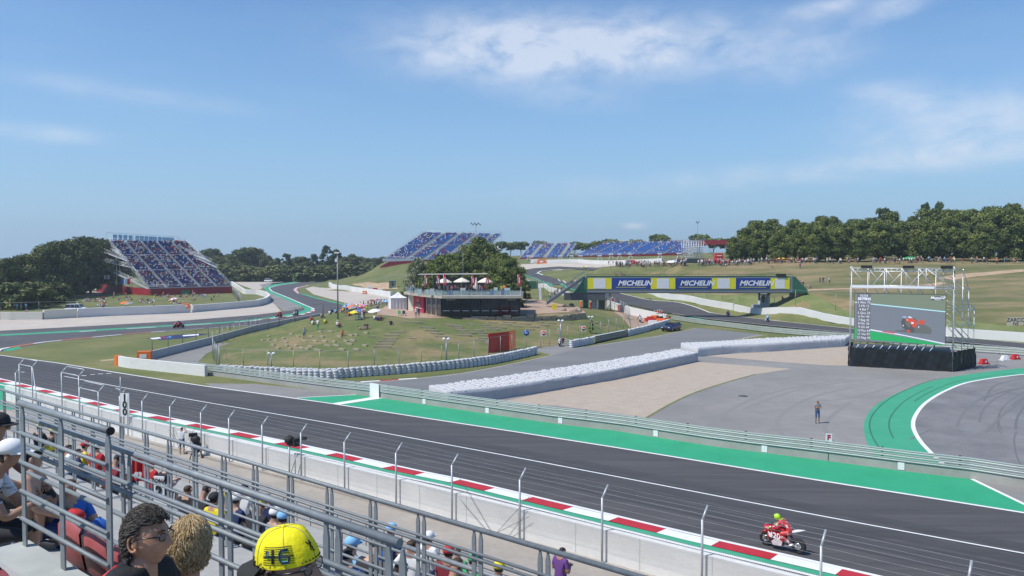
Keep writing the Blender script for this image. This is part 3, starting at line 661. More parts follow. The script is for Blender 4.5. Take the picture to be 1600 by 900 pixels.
MB().tube([FW(e_, .05, v.z - 0.9), FW(e_ - 0.7, .05, v.z - 0.85)], 0.035, 6).build('arm', M_galv_l, b)
# guard rail on its concrete base
def guard_rail(line, zc, ztop, n, label, post_step=4.0, base=True, mrail=M_rail, th=0.06, group=None, zs=None):
 o = thing('guard_rail', (line[0].x, line[0].y, 0), label, 'barrier', group)
 zs = zs or [0] * len(line)
 if base: MB().wall(line, zs, zc, 0.34, 0).build('concrete_base', M_railc, o)
 hr = (ztop - zc) / n
 for k in range(n):
  z0 = zc + hr * k; mb = MB(); q = offset_line(line, -0.0)
  L_ = len(line)
  prof = [(0.03, 0.08), (-0.035, 0.20), (-0.035, 0.36), (-0.01, 0.46), (-0.01, 0.54), (-0.035, 0.64), (-0.035, 0.80), (0.03, 0.92)]
  lines = [[Vector((p.x, p.y, zs[i] + z0 + f_ * hr)) for i, p in enumerate(offset_line(line, -0.20 + d_))] for d_, f_ in prof]
  for L2 in lines: mb.v += [tuple(p) for p in L2]
  for a in range(len(prof) - 1):
   for i in range(L_ - 1): mb.f.append((a * L_ + i, a * L_ + i + 1, (a + 1) * L_ + i + 1, (a + 1) * L_ + i)); mb.m.append(0); mb.sm.append(False)
  mb.build('rail', mrail, o)
 cl = seglen(line)[-1]; s_ = 0.3; src = None
 while s_ < cl:
  p, d = along(line, s_); zz = zs[min(range(len(line)), key=lambda i: (line[i] - p).length)]
  if src is None: src = MB().box((0, 0, ztop / 2), (0.12, 0.10, ztop)).build('post', M_dark, o, local=True); c = src
  else: c = src.copy(); COL.objects.link(c)
  c.location = (p.x - line[0].x, p.y - line[0].y, zz); c.rotation_euler = (0, 0, math.atan2(d.y, d.x)); s_ += post_step
 return o
gl_line = dense(smoothline(W([(300, 583)]) + ab[0:], 3), 3.0)
gl_line = offset_line(gl_line, 0.18)
g = guard_rail(gl_line, 0.48, 1.22, 3, 'triple steel guard rail on a concrete base between the straight and the gravel trap')
p0 = G(590, 620); mb = MB(); q = offset_line([p for p in gl_line if abs(p.x - p0.x) < 4.0], -0.285); q = [x for x in q if abs(x.x - p0.x) < 0.8]
a_ = Vector((p0.x, p0.y, 0)); dd = (gl_line[len(gl_line) // 2 + 1] - gl_line[len(gl_line) // 2 - 1]).normalized()
i0 = min(range(len(gl_line)), key=lambda i: (gl_line[i] - a_).length); c = gl_line[i0]; dd = (gl_line[i0 + 1] - gl_line[i0]).normalized(); a_ = c + dd * (a_ - c).dot(dd)
nn = Vector((dd.y, -dd.x, 0)); a_ += nn * 0.31; mb = MB(); mb.box((a_.x, a_.y, 0.62), (1.15, 0.05, 1.22), math.atan2(dd.y, dd.x)); mb.build('white_marker', M_wht, g)
mb = MB()
for px, py in [(1408, 735), (1194, 708), (1021, 684), (874, 663), (762, 646), (662, 632)]:
 a_ = G(px, py); i0 = min(range(len(gl_line)), key=lambda i: (gl_line[i] - Vector((a_.x, a_.y, 0))).length); c = gl_line[i0]; dd = (gl_line[min(i0 + 1, len(gl_line) - 1)] - c).normalized(); c = c + dd * (Vector((a_.x, a_.y, 0)) - c).dot(dd)
 nn = Vector((dd.y, -dd.x, 0)); c += nn * 0.185; MB().box((c.x, c.y, 0.25), (0.35, 0.04, 0.42), math.atan2(dd.y, dd.x)).build('white_marker', M_wht, g)
a_ = G(1296, 690, 1.2); i0 = min(range(len(gl_line)), key=lambda i: (gl_line[i] - Vector((a_.x, a_.y, 0))).length)
b = thing('letter_board', (a_.x, a_.y, 0), 'small white board with a red letter F above the guard rail', 'sign')
mb = MB(); mb.box((a_.x, a_.y + .1, 1.42), (0.36, 0.04, 0.48), R(-12)); mb.build('panel', M_wht, b)
text_mesh('F', 0.42, mat('sign_red', (0.5, 0.01, 0.05), 0.6), b, Vector((-0.01, 0.1 - 0.03, 1.42)), (R(90), 0, R(-12)), bold=0.02)
mb = MB(); mb.tube([(a_.x, a_.y + .14, 0), (a_.x, a_.y + .14, 1.6)], 0.03, 6); mb.build('pole', M_galv, b)
# tyre barriers
def tyre_stack_proto(mx):
 mb = MB(); prof = [(0.0, 0.0), (0.24, 0.0)]
 for k in range(4):
  z0 = k * 0.265; prof += [(0.285, z0 + 0.03), (0.305, z0 + 0.13), (0.285, z0 + 0.235), (0.262, z0 + 0.25)]
 prof += [(0.20, 1.05), (0.15, 1.04), (0.14, 0.85), (0.0, 0.85)]
 mb.lathe(prof, 14); return mb.build('tyre_stack', mx)
proto = tyre_stack_proto(M_tyre); used = False
def ORD(i):
 w_ = 'first second third fourth fifth sixth seventh eighth ninth tenth'.split()
 return w_[i] if i < 10 else '%d%s' % (i + 1, 'th' if (i + 1) % 10 not in (1, 2, 3) or 10 < i + 1 < 14 else {1: 'st', 2: 'nd', 3: 'rd'}[(i + 1) % 10])
def stacks(line, label, group, step=0.62, row=0.0, jit=0.04):
 global used
 cl = seglen(line)[-1]; n = int(cl / step); q = offset_line(line, row)
 rr = random.Random(int(cl * 10))
 for i in range(n):
  p, d = along(q, i * step + rr.uniform(-.02, .02)); x, y = p.x + rr.uniform(-jit, jit), p.y + rr.uniform(-jit, jit)
  if not used: o = proto; used = True
  else: o = proto.copy(); COL.objects.link(o)
  o.location = (x, y, hz(x, y)); o.rotation_euler = (rr.uniform(-.03, .03), rr.uniform(-.03, .03), rr.uniform(0, 6)); o.scale = (1, 1, rr.uniform(0.95, 1.03))
  tag(o, '%s, %s from its %s end' % (label, ORD(min(i, n - 1 - i)), 'left' if i <= n - 1 - i else 'right'), 'tyre stack', group)
b1 = W([(345, 585.5), (420, 589), (500, 592), (545, 590), (640, 583), (740, 573), (790, 564.5), (841, 553)], curve=5)
stacks(b1, 'white tyre stack at the foot of the mound', 'tyre stacks at the foot of the mound')
stacks(W([(448, 591.5), (500, 593.5), (545, 592)], curve=3), 'white tyre stack in the short front row', 'tyre stacks in the short front row', row=-0.62)
b2 = W([(893, 543.5), (910, 540), (929, 536.5)])
stacks(b2, 'white tyre stack beside the side road entrance', 'tyre stacks beside the side road entrance')
b3 = W([(982, 525), (1010, 518), (1030, 512), (1046, 507)])
stacks(b3, 'white tyre stack in the row behind the parked car', 'tyre stacks behind the parked car')
mb = MB(); q = W([(930, 536.5), (981, 525.5)]);
o = thing('barrier_board', (q[0].x, q[0].y, 0), 'dark steel barrier panel between two rows of white tyre stacks', 'barrier')
for k in range(3): mb.wall([q[0], q[1]], 0.12 + k * 0.33, 0.28, 0.10)
mb.build('rail', mat('blue_grey_steel', (0.16, 0.19, 0.21), 0.5, metal=0.3), o)
mb = MB(); mb.wall(offset_line(q, 0.35), 0.9, 0.1, 0.7); mb.build('cap', M_tyre, o)
for k in range(7): p, d = along(q, k * seglen(q)[-1] / 6); MB().box((p.x, p.y + .1, 0.5), (0.1, 0.1, 1.0)).build('post', M_dark, o)
o = thing('low_gate', tuple(G(888, 543)), 'short grey rail gate at the corner of the side road', 'gate')
mb = MB(); q = W([(882, 539), (892, 543)])
for z in (.35, .65, .95): mb.bar((q[0].x, q[0].y, z), (q[1].x, q[1].y, z), .06, .12)
for p in q: mb.box((p.x, p.y, .5), (.1, .1, 1.0))
mb.build('frame', M_rail, o)
def wrapped(name, label, base_px, far_px, zt_, mtarp, zf=None):
 """a thick barrier of tyre stacks with a tarpaulin hung over its near face"""
 o = thing(name, tuple(G(*base_px[0])), label, 'tyre barrier')
 A = dense(W(base_px), 1.2); n = len(A)
 Bf = W(far_px); B_ = [along(Bf, seglen(Bf)[-1] * i / (n - 1))[0] for i in range(n)]
 mb = MB(); rr = random.Random(5)
 rows = [(0.0, 0.0), (0.05, 0.35), (0.02, 0.7), (0.12, 0.96), (0.30, 1.0)]
 for k, (inn, f_) in enumerate(rows):
  for i, p in enumerate(A):
   nv = (B_[i] - p).normalized(); j = 0.05 * math.sin(i * 1.9 + k * 2.1) + rr.uniform(-.03, .03)
   sag = (0.03 * math.sin(i * 0.8)) if k == 3 else 0
   q_ = p + nv * (inn + (j if 0 < k < 4 else 0)); mb.v.append((q_.x, q_.y, zt_ * f_ + sag + 0.01))
 for k in range(len(rows) - 1):
  for i in range(n - 1): mb.f.append((k * n + i, k * n + i + 1, (k + 1) * n + i + 1, (k + 1) * n + i)); mb.m.append(0); mb.sm.append(True)
 mb.build('tarpaulin', mtarp, o)
 mb = MB(); L_ = seglen(A)[-1]; wd = (B_[n // 2] - A[n // 2]).length; nr = max(2, int(wd / 0.62)); nc = int(L_ / 0.66)
 for c_ in range(nc):
  pa, _ = along(A, c_ * 0.66 + 0.3); pb, _ = along(B_, seglen(B_)[-1] * (c_ * 0.66 + 0.3) / L_)
  for r_ in range(nr):
   q_ = pa.lerp(pb, (r_ + 0.75 + (0.25 if c_ % 2 else 0)) / (nr + 0.6)); zz = zt_ + rr.uniform(-.05, .05)
   mb.lathe([(0.27, 0), (0.30, 0.35), (0.30, zz - 0.08), (0.24, zz), (0.13, zz - 0.02), (0.12, zz - 0.28), (0, zz - 0.28)], 9, (q_.x, q_.y, 0.0))
 tag(mb.build('tyre_stacks', mat('bright_tyre_white', (0.52, 0.52, 0.53), 0.6, var=0.08, vscale=2), o), kind='stuff')
 return o
wrapped('tyre_barrier', 'long white tyre barrier with a grey tarpaulin beside the gravel trap', [(700, 632), (780, 624), (840, 614.5), (960, 593.5), (1091, 564.8)],
  [(668, 620), (760, 608), (820, 598), (950, 577), (1062, 557)], 1.05, M_tarp)
wrapped('tyre_barrier', 'second white tyre barrier leading from the gravel trap to the big screen', [(1091, 557.5), (1140, 552.5), (1200, 549.5), (1320, 541)],
  [(1062, 548.5), (1130, 544.5), (1200, 539.5), (1330, 534)], 1.1, M_tarpw)
# white walls round the circuit
def far_wall(name, px, hgt, th, m, label, hill=True, sub=None, cat='wall'):
 pts = W(px, hill); pts = dense(pts, 5); z = [hz(p.x, p.y) - 0.05 for p in pts]
 o = MB().wall(pts, z, [hgt] * len(pts), th, 0).build(name, m); tag(o, label, cat); return o
far_wall('track_wall', [(975, 452.5), (1012, 457), (1100, 477), (1147, 484.5)], 1.45, 0.6, M_wallf, 'white wall beyond the back track, far stretch under the bridge')
far_wall('track_wall', [(1148, 485), (1200, 492.5), (1332, 508), (1482, 525.5), (1600, 534), (1700, 542)], 1.4, 0.6, M_wallf, 'white wall at the foot of the dry hillside behind the screen')
far_wall('track_wall', [(950, 480), (985, 492), (1020, 500), (1042, 504)], 1.6, 0.5, M_wallf, 'white wall behind the marshals under the bridge')
far_wall('track_wall', [(812, 440), (840, 449), (858, 455.5), (905, 468)], 1.3, 0.4, M_wallf, 'white wall with a green edge left of the footbridge stairs')
far_wall('track_wall', [(835, 411.5), (900, 410.5), (1035, 410.0)], 1.6, 0.5, M_wallf, 'white wall below the far blue grandstands')
far_wall('track_wall', [(515, 447), (517, 449.5), (530, 452.5), (575, 458.5), (612, 464.5)], 1.8, 0.8, M_wallf, 'curved white wall in front of the bare earth bank')
far_wall('track_wall', [(362, 445), (382, 459.5), (400, 459.5), (415, 463.5), (421, 469.5), (415, 474.5), (400, 479), (375, 481.5), (300, 488)], 1.7, 0.7, M_wallf, 'curved white tyre wall in front of the grass bank at the left stand', False)
far_wall('track_wall', [(296, 488.3), (240, 491), (180, 493), (121, 496)], 1.9, 0.9, M_wallf, 'grey white wall in front of the resting spectators at the left', False)
far_wall('track_wall', [(119, 496.2), (68, 499)], 1.9, 0.7, mat('cream_block', (0.66, 0.63, 0.55), 0.8, var=0.05), 'cream wall block near the parked van', False)
far_wall('track_wall', [(67, 499.2), (0, 500), (-80, 500)], 1.6, 0.7, MATS['cream_block'], 'cream wall block at the left edge of the picture', False)
far_wall('track_wall', [(305, 433), (380, 430.5), (470, 427), (580, 424.5)], 2.4, 0.8, M_wallg, 'long grey wall in front of the far row of trees', False)
o = far_wall('track_wall', [(200, 470), (240, 472)], 0.01, 0.01, M_wallg, 'x', False); bpy.data.objects.remove(o)
pts = dense(smoothline(W([(186, 571.5), (200, 574.5), (232, 578), (300, 585.5), (322, 588)]), 4), 1.5)
o = thing('infield_wall', tuple(pts[0]), 'low curved white wall with an orange end on the infield grass', 'wall')
MB().wall(pts, 0, 1.15, 0.35).build('wall_body', M_wallw, o)
mb = MB(); mb.box((pts[0].x - .15, pts[0].y + .1, 0.6), (0.5, 0.6, 1.2), R(-30)); mb.build('end_block', M_orange, o)
for k, (x, y, lab) in enumerate([(226, 563, 'orange block in front of the pit lane gate'), (291, 488.6, 'orange block on the white wall at the left'), (388, 458, 'orange block on the sand beside the curved tyre wall'), (570, 459.5, 'orange block at the end of the curved wall by the crowd')]):
 p = G(x, y); s_ = (1.6, 0.8, 1.1) if k != 2 else (2.6, 0.8, 0.8); z = 1.0 if k == 1 else 0
 mb = MB(); mb.box((0, 0, s_[2] / 2), s_, R(10), top=0.94); mb.box((0, -s_[1] / 2, s_[2] * .5), (s_[0] * .5, .06, s_[2] * .4), R(10), m=1)
 o = mb.build('orange_block', [M_orange, M_wht]); o.location = (p.x, p.y, z); tag(o, lab, 'barrier block')
def rails_px(px, label, hgt=0.95, n=3, hill=True):
 pts = dense(W(px, hill), 4); z = [hz(p.x, p.y) for p in pts]
 return guard_rail(pts, 0.12, hgt, n, label, 3.0, False, zs=z)
rails_px([(1050, 500), (1090, 506), (1200, 520), (1330, 531), (1450, 545), (1600, 556), (1700, 565)], 'long grey guard rail in front of the back track', 1.0)
mb = MB()
# fences
def mesh_fence(name, px, hgt, step, label, hill=True, rails=(1.0,), mp_=M_post, wire=True, lean=0.0, ground_z=None, cat='fence'):
 pts = W(px, hill); L_ = seglen(pts)[-1]; n = max(2, int(L_ / step)); p0 = pts[0]
 o = thing(name, (p0.x, p0.y, hz(p0.x, p0.y)), label, cat); q = [along(pts, L_ * i / n)[0] for i in range(n + 1)]
 zs = [hz(p.x, p.y) for p in q]
 for p, z in zip(q[:95], zs):
  mb = MB(); mb.tube([(p.x, p.y, z - 0.1), (p.x, p.y, z + hgt)], 0.045, 5); mb.build('post', mp_, o)
 mb = MB()
 for f_ in rails: mb.tube([(p.x, p.y, z + hgt * f_) for p, z in zip(q, zs)], 0.02, 4)
 mb.build('top_wire', mp_, o)
 if wire:
  mb = MB()
  for i in range(n):
   a, b = Vector((q[i].x, q[i].y, zs[i])), Vector((q[i + 1].x, q[i + 1].y, zs[i + 1])); L2 = (b - a).length; m_ = int(L2 / 0.24)
   for j in range(m_):
    for sg in (1, -1):
     s0 = j / m_; s1 = s0 + sg * hgt * 0.55 / L2
     if not (0 <= s1 <= 1): continue
     u, v_ = a.lerp(b, s0), a.lerp(b, s1) + Vector((0, 0, hgt)); d = (b - a).normalized() * 0.004
     mb.add([u - d, u + d, v_ + d, v_ - d], [(0, 1, 2, 3)])
  mb.build('wire_mesh', mp_, o)
 return o
mesh_fence('wire_fence', [(343, 577), (420, 580), (500, 582), (560, 581), (640, 574), (700, 567), (760, 557), (800, 549)], 2.3, 3.0, 'wire fence at the foot of the grassy mound behind the tyre stacks')
mesh_fence('wire_fence', [(845, 545), (880, 535), (930, 527), (985, 514)], 2.4, 3.4, 'wire fence below the stone terrace wall by the no entry signs')
mesh_fence('wire_fence', [(985, 513), (982, 500), (968, 488), (945, 480)], 2.6, 3.4, 'wire fence between the mound and the marshals')
mesh_fence('wire_fence', [(342, 576), (333, 562), (332, 545), (355, 535), (400, 520)], 2.4, 3.0, 'dark wire fence round the left tip of the mound')
mesh_fence('pit_fence', [(238, 561), (325, 537), (400, 516), (450, 506), (505, 496)], 2.3, 4.2, 'tall fence of dark posts beside the pit lane', wire=False, mp_=M_dark)
mb = MB(); pts = dense(W([(236, 561.5), (325, 538.5), (400, 517), (450, 506.8), (505, 496.6)]), 4); o = MB().wall(pts, 0, 1.0, 0.25).build('pit_wall', M_wallg); tag(o, 'low grey wall at the foot of the dark pit lane fence', 'wall')
mesh_fence('wire_fence', [(363, 460), (372, 470), (376, 479)], 3.0, 4.0, 'tall wire fence right of the left grandstand', hill=False)
mesh_fence('wire_fence', [(300, 432.5), (380, 430), (470, 426.5), (580, 424)], 4.5, 12.0, 'tall wire fence in front of the far trees', hill=False, wire=False)
mesh_fence('wire_fence', [(0, 500.5), (120, 497)], 3.5, 12.0, 'fence posts behind the cream wall at the left', hill=False, wire=False)
mesh_fence('wire_fence', [(820, 447), (845, 455), (862, 461)], 3.2, 4.0, 'tall wire fence beside the green container')
mesh_fence('wire_fence', [(1210, 474), (1240, 478), (1300, 484), (1380, 490), (1480, 500), (1600, 510)], 3.2, 7.0, 'wire fence across the foot of the dry hillside', wire=False)
mesh_fence('wire_fence', [(985, 452), (1060, 462), (1140, 470), (1185, 476)], 3.0, 6.0, 'wire fence on the weeds under the bridge', wire=False)
mesh_fence('wire_fence', [(905, 443), (930, 437), (985, 428), (1030, 419)], 2.5, 5.0, 'wire fence climbing to the crowd behind the bridge', wire=False)
mesh_fence('wire_fence', [(570, 447), (600, 440), (640, 436)], 2.2, 6.0, 'thin fence across the grass bank below the middle stand')
mesh_fence('wire_fence', [(905, 403), (960, 402.5), (1030, 402)], 3.0, 9.0, 'fence on the grass below the far blue stands', wire=False)
# grandstands with their crowds
SK = [(0.46, 0.27, 0.19), (0.36, 0.20, 0.13), (0.52, 0.33, 0.24), (0.26, 0.14, 0.09)]
CLO = {'white': (0.74, 0.74, 0.74), 'black': (0.022, 0.022, 0.026), 'red': (0.50, 0.025, 0.03), 'navy': (0.02, 0.035, 0.11), 'grey': (0.25, 0.26, 0.28), 'yellow': (0.72, 0.60, 0.03),
 'orange': (0.75, 0.17, 0.02), 'light blue': (0.22, 0.48, 0.75), 'green': (0.05, 0.38, 0.14), 'denim': (0.06, 0.11, 0.23), 'khaki': (0.33, 0.27, 0.17), 'pink': (0.65, 0.25, 0.35), 'maroon': (0.22, 0.02, 0.035), 'blue': (0.03, 0.14, 0.50), 'purple': (0.14, 0.05, 0.22)}
M_CLO = {k: mat('cloth_' + k.replace(' ', '_'), v, 0.85) for k, v in CLO.items()}
M_SK = [mat('skin_%d' % i, c, 0.6) for i, c in enumerate(SK)]
M_HAIR = [mat('hair_%d' % i, c, 0.7) for i, c in enumerate([(0.02, 0.013, 0.009), (0.055, 0.03, 0.017), (0.22, 0.15, 0.08), (0.25, 0.24, 0.23)])]
CROWDM = [M_CLO[k] for k in ('white', 'black', 'red', 'navy', 'grey', 'yellow', 'light blue', 'maroon')] + [M_SK[0], M_HAIR[0]]
def seated_far(mb, p, fx, fy, rr):
 """small seated figure: shoulders, bust, head, thighs"""
 c = rr.choices(range(8), [34, 12, 14, 10, 12, 4, 7, 7])[0]; s_ = rr.uniform(.9, 1.05); sx, sy = -fy, fx
 def q(u, v, z): return (p.x + sx * u + fx * v, p.y + sy * u + fy * v, p.z + z * s_)
 mb.hexa([q(-.17, -.10, 0), q(.17, -.10, 0), q(.17, .12, 0), q(-.17, .12, 0), q(-.21, -.07, .5), q(.21, -.07, .5), q(.21, .10, .5), q(-.21, .10, .5)], c)
 mb.ball(q(0, .03, .68), (.10, .10, .13), 6, 4, 8 if rr.random() < .45 else rr.choice([9, 0, 2, 9, 1]))
 mb.hexa([q(-.17, .1, 0), q(.17, .1, 0), q(.15, .5, .0), q(-.15, .5, .0), q(-.17, .1, .16), q(.17, .1, .16), q(.15, .5, .14), q(-.15, .5, .14)], rr.choice([1, 3, 8, 4]))
def stand(name, label, BL, BR, TL, rows, aisles, seatm, density, seed, skirt=None, rails=True, clabel=None, back=True, mids=(), aw=0.6):
 BL, BR, TL = Vector(BL), Vector(BR), Vector(TL); Wd = BR - BL; D = TL - BL; hw = Wd.length
 rr = random.Random(seed); o = thing(name, (BL.x, BL.y, hz(BL.x, BL.y)), label, 'grandstand')
 Dh = Vector((D.x, D.y, 0)); rise = D.z / rows; wn = Vector((Wd.x, Wd.y, 0)).normalized(); front = -Dh.normalized()
 def S(u, r, dz=0, dv=0.0): return BL + Wd * u + Dh * ((r + dv) / rows) + Vector((0, 0, rise * r + dz))
 deck = MB(); und = MB()
 for r in range(rows):
  a, b, c, d = S(0, r), S(1, r), S(1, r, 0, 1), S(0, r, 0, 1)
  deck.add([a, b, c, d, a - Vector((0, 0, rise)), b - Vector((0, 0, rise))], [(0, 1, 2, 3), (4, 5, 1, 0)])
 deck.build('deck', M_stair, o)
 seats = MB(); bx = [0.0] + sorted(aisles) + [1.0]; half = aw / hw
 crowd = MB(); tread = Dh.length / rows
 for r in range(rows):
  if r in mids: continue
  for k in range(len(bx) - 1):
   u0 = bx[k] + (half if k else 0.01); u1 = bx[k + 1] - (half if k < len(bx) - 2 else 0.01)
   if u1 <= u0: continue
   p0, p1 = S(u0, r, .42, .35), S(u1, r, .42, .35); q0, q1 = S(u0, r, .42, .75), S(u1, r, .42, .75); up = Vector((0, 0, .38)); dn = Vector((0, 0, -.36))
   seats.add([p0, p1, q1, q0, q1 + up, q0 + up, p0 + dn, p1 + dn], [(0, 1, 2, 3), (3, 2, 4, 5), (6, 7, 1, 0)])
   n = int((u1 - u0) * hw / 0.52)
   for i in range(n):
    u = u0 + (i + .5) / n * (u1 - u0)
    dens = density(u, r / rows) if callable(density) else density
    if rr.random() < dens:
     p = S(u, r, .44, .5 + rr.uniform(-.1, .1)); seated_far(crowd, p, front.x, front.y, rr)
 seats.build('seat_rows', seatm, o)
 for u in aisles:
  st = MB()
  for r in range(rows):
   for f_ in (0, .5):
    a = S(u - half * .8, r, rise * f_ + .02, f_); b = S(u + half * .8, r, rise * f_ + .02, f_)
    c = S(u + half * .8, r, rise * f_ + .02, f_ + .5); d = S(u - half * .8, r, rise * f_ + .02, f_ + .5)
    st.add([a, b, c, d, a - Vector((0, 0, rise / 2)), b - Vector((0, 0, rise / 2))], [(0, 1, 2, 3), (4, 5, 1, 0)])
  st.build('stairs', mat('stair_white', (0.62, 0.61, 0.58), 0.8), o)
 fr = MB(); nb = max(3, int(hw / 6))
 zg = lambda p: hz(p.x, p.y)
 for i in range(nb + 1):
  u = i / nb
  for j in range(0, 6):
   r = rows * j / 5; p = S(u, r); fr.bar((p.x, p.y, zg(p)), (p.x, p.y, p.z - .05), .10, .10)
   if j < 5:
    q = S(u, rows * (j + 1) / 5); fr.bar((p.x, p.y, p.z - .15), (q.x, q.y, q.z - .15), .12, .18)
    fr.bar((p.x, p.y, zg(p) + .2), (q.x, q.y, q.z - .2), .07, .07)
 for j in range(0, 6):
  p, q = S(0, rows * j / 5), S(1, rows * j / 5); fr.bar(p - Vector((0, 0, .2)), q - Vector((0, 0, .2)), .1, .1)
  z_ = zg(p) + 1; 
  while z_ < p.z - 2 and j > 1: fr.bar((p.x, p.y, z_), (q.x, q.y, z_), .07, .07); z_ += 2.4
 fr.build('scaffold', M_alu, o)
 if rails:
  for u in (0.0, 1.0):
   rl = MB()
   for hh in (.35, .7, 1.05): rl.tube([S(u, 0, hh), S(u, rows, hh)], .035, 5)
   for r in range(0, rows + 1, 1): rl.tube([S(u, r, 0), S(u, r, 1.05)], .025, 4)
   rl.build('side_railing', M_alu, o)
  rl = MB()
  for hh in (.5, 1.05): rl.tube([S(0, 0, hh), S(1, 0, hh)], .035, 5)
  for i in range(int(hw / 1.5)): rl.tube([S(i * 1.5 / hw, 0, 0), S(i * 1.5 / hw, 0, 1.05)], .025, 4)
  rl.build('front_railing', M_alu, o)
  rl = MB()
  for hh in (.5, 1.1): rl.tube([S(0, rows, hh), S(1, rows, hh)], .035, 5)
  for i in range(int(hw / 2) + 1): rl.tube([S(min(1, i * 2 / hw), rows, -.1), S(min(1, i * 2 / hw), rows, 1.1)], .03, 4)
  rl.build('back_railing', M_alu, o)
 if skirt:
  sk = MB(); a, b, c = S(0, 0), S(1, 0), S(0, rows)
  off = front * 0.4; n_ = max(2, int(hw / 3))
  ps = [a + off + Wd * (i / n_) for i in range(n_ + 1)]; zs_ = [zg(p) - .2 for p in ps]
  sk.wall(ps, zs_, [max(0.3, p.z - z_ + .0) for p, z_ in zip(ps, zs_)], .12); sk.build('front_sheeting', skirt, o)
 c_ = crowd.build('seated_crowd', CROWDM); tag(c_, clabel or 'crowd of spectators seated in the ' + label, 'crowd', kind='stuff')
 return o, S
o, S = stand('grandstand', 'blue grandstand on scaffolding beside the dark wood at the left', P(233, 450, 272), P(362, 446, 291), P(170, 377, 302), 30, [.2, .4, .6, .8], M_blueseat,
  lambda u, v: 0.74 if (math.sin(u * 9 + v * 7) + math.sin(v * 15 - u * 4)) > -0.5 else 0.30, 11, None, mids=(10, 20))
mb = MB(); a, b = P(236, 462, 270), P(363, 459, 289)
pf = dense([Vector((a.x, a.y, 0)), Vector((b.x, b.y, 0))], 4); mb.wall(pf, [hz(p.x, p.y) - .2 for p in pf], [2.5] * len(pf), .15)
mb.build('front_sheeting', M_redtarp, o)
c = P(152, 440, 296); pf = dense([Vector((c.x, c.y, 0)), Vector((a.x - .3, a.y, 0))], 4); mb = MB(); mb.wall(pf, [hz(p.x, p.y) - .2 for p in pf], [3.6 - 1.3 * i / (len(pf) - 1) for i in range(len(pf))], .15)
mb.build('side_sheeting', M_redtarp, o)
MB().box(tuple(P(290, 459, 277.5) + Vector((0, 0, .2))), (2.8, .3, 2.0), R(36)).build('green_gate', mat('gate_green', (0.06, 0.20, 0.10), 0.7), o)
for (x0, y0), (x1, y1), d0, d1 in [((167, 385), (190, 398), 303, 292), ((160, 393), (200, 408), 298, 284), ((160, 408), (205, 418), 296, 281), ((151, 413), (233, 452), 294, 272.5), ((268, 384), (330, 409), 318, 302), ((285, 393), (339, 418), 312, 300), ((310, 424), (362, 448), 300, 291.5)]:
 A, B_ = P(x0, y0, d0), P(x1, y1, d1); mb = MB()
 for hh in (0, .45, .9, 1.3): mb.tube([A + Vector((0, 0, hh)), B_ + Vector((0, 0, hh))], .05, 5)
 n_ = 10
 for i in range(n_ + 1): q = A.lerp(B_, i / n_); mb.tube([q, q + Vector((0, 0, 1.3))], .035, 4); mb.tube([q, q - Vector((0, 0, .8))], .035, 4)
 mb.bar(A, B_, 1.0, .10); mb.build('stair_railing', M_alu, o)
for x in (151, 160, 168):
 mb = MB()
 for dx in (0, 14):
  q = P(x + dx, 440, 300); mb.tube([(q.x, q.y, hz(q.x, q.y) - .3), (q.x, q.y, P(x, 392 + (168 - x) * 1.2, 300).z)], .06, 5)
 A, B_ = P(x, 440, 300), P(x + 14, 440, 300); z0 = max(hz(A.x, A.y), 0)
 for k in range(6): mb.tube([(A.x, A.y, z0 + 2 * k), (B_.x, B_.y, z0 + 2 * k)], .05, 4)
 for k in range(0, 5, 1): mb.tube([(A.x, A.y, z0 + 2 * k), (B_.x, B_.y, z0 + 2 * k + 2)], .04, 4)
 mb.build('stair_tower', M_alu, o)
sg = thing('letter_sign', tuple(P(220, 378, 305)), 'light blue letter panels reading HOLA BARCELONA on top of the left grandstand', 'sign')
A, B_ = P(174, 374, 306), P(274, 380, 322); ang = math.atan2(B_.y - A.y, B_.x - A.x)
M_lb = mat('sign_light_blue', (0.22, 0.52, 0.74), 0.6); M_lbd = mat('sign_pale', (0.62, 0.74, 0.80), 0.6)
fr = MB()
for hh in (0, 2.6): fr.bar(P(166, 374, 306) + Vector((0, 0, hh)), P(280, 380.5, 323) + Vector((0, 0, hh)), .12, .12)
for k in range(12): q = P(166, 374, 306).lerp(P(280, 380.5, 323), k / 11); fr.bar(q - Vector((0, 0, 1.5)), q + Vector((0, 0, 2.6)), .10, .10)
fr.build('frame', M_alu, sg)
txt = 'HOLA-BARCELONA'; pos = [179.5, 187.5, 195, 203, 209, 213.5, 220.5, 227.5, 234.5, 241, 248.5, 255.5, 262, 268.5]
for ch, x in zip('HOLA-BARCELONA', pos):
 t_ = (x - 174) / 100; q = A.lerp(B_, t_); q.z = P(x, 370.2 + 5.4 * t_, 306 + 16 * t_).z
 if ch != '-': MB().box(tuple(q), (1.45, .12, 1.95), ang).build('letter_panel', M_lb, sg)
 text_mesh(ch, 1.7, M_lbd if ch != '-' else M_lb, sg, q - sg.location + Vector((.09 * math.sin(ang), -.09 * math.cos(ang), 0)), (R(90), 0, ang), name='letter', bold=.03)
def flag(px, py, d, w_, h_, cols, label, rz=0.0, vertical=True):
 q = P(px, py, d); mb = MB(); n = 12
 for j in range(2):
  for i in range(n + 1):
   x = (i / n - .5) * w_; y = .12 * math.sin(i * .9) ; mb.v.append((x, y, (j - .5) * h_))
 for i in range(n): mb.f.append((i, i + 1, n + 2 + i, n + 1 + i)); mb.m.append(min(len(cols) - 1, i * len(cols) // n)); mb.sm.append(True)
 o = mb.build('flag', cols); o.location = q; o.rotation_euler = (0, 0, rz); tag(o, label, 'flag')
flag(272, 380.5, 318, 3.4, 2.6, [M_CLO['navy'], M_wht, M_CLO['red']], 'blue white red flag at the top right of the left grandstand')
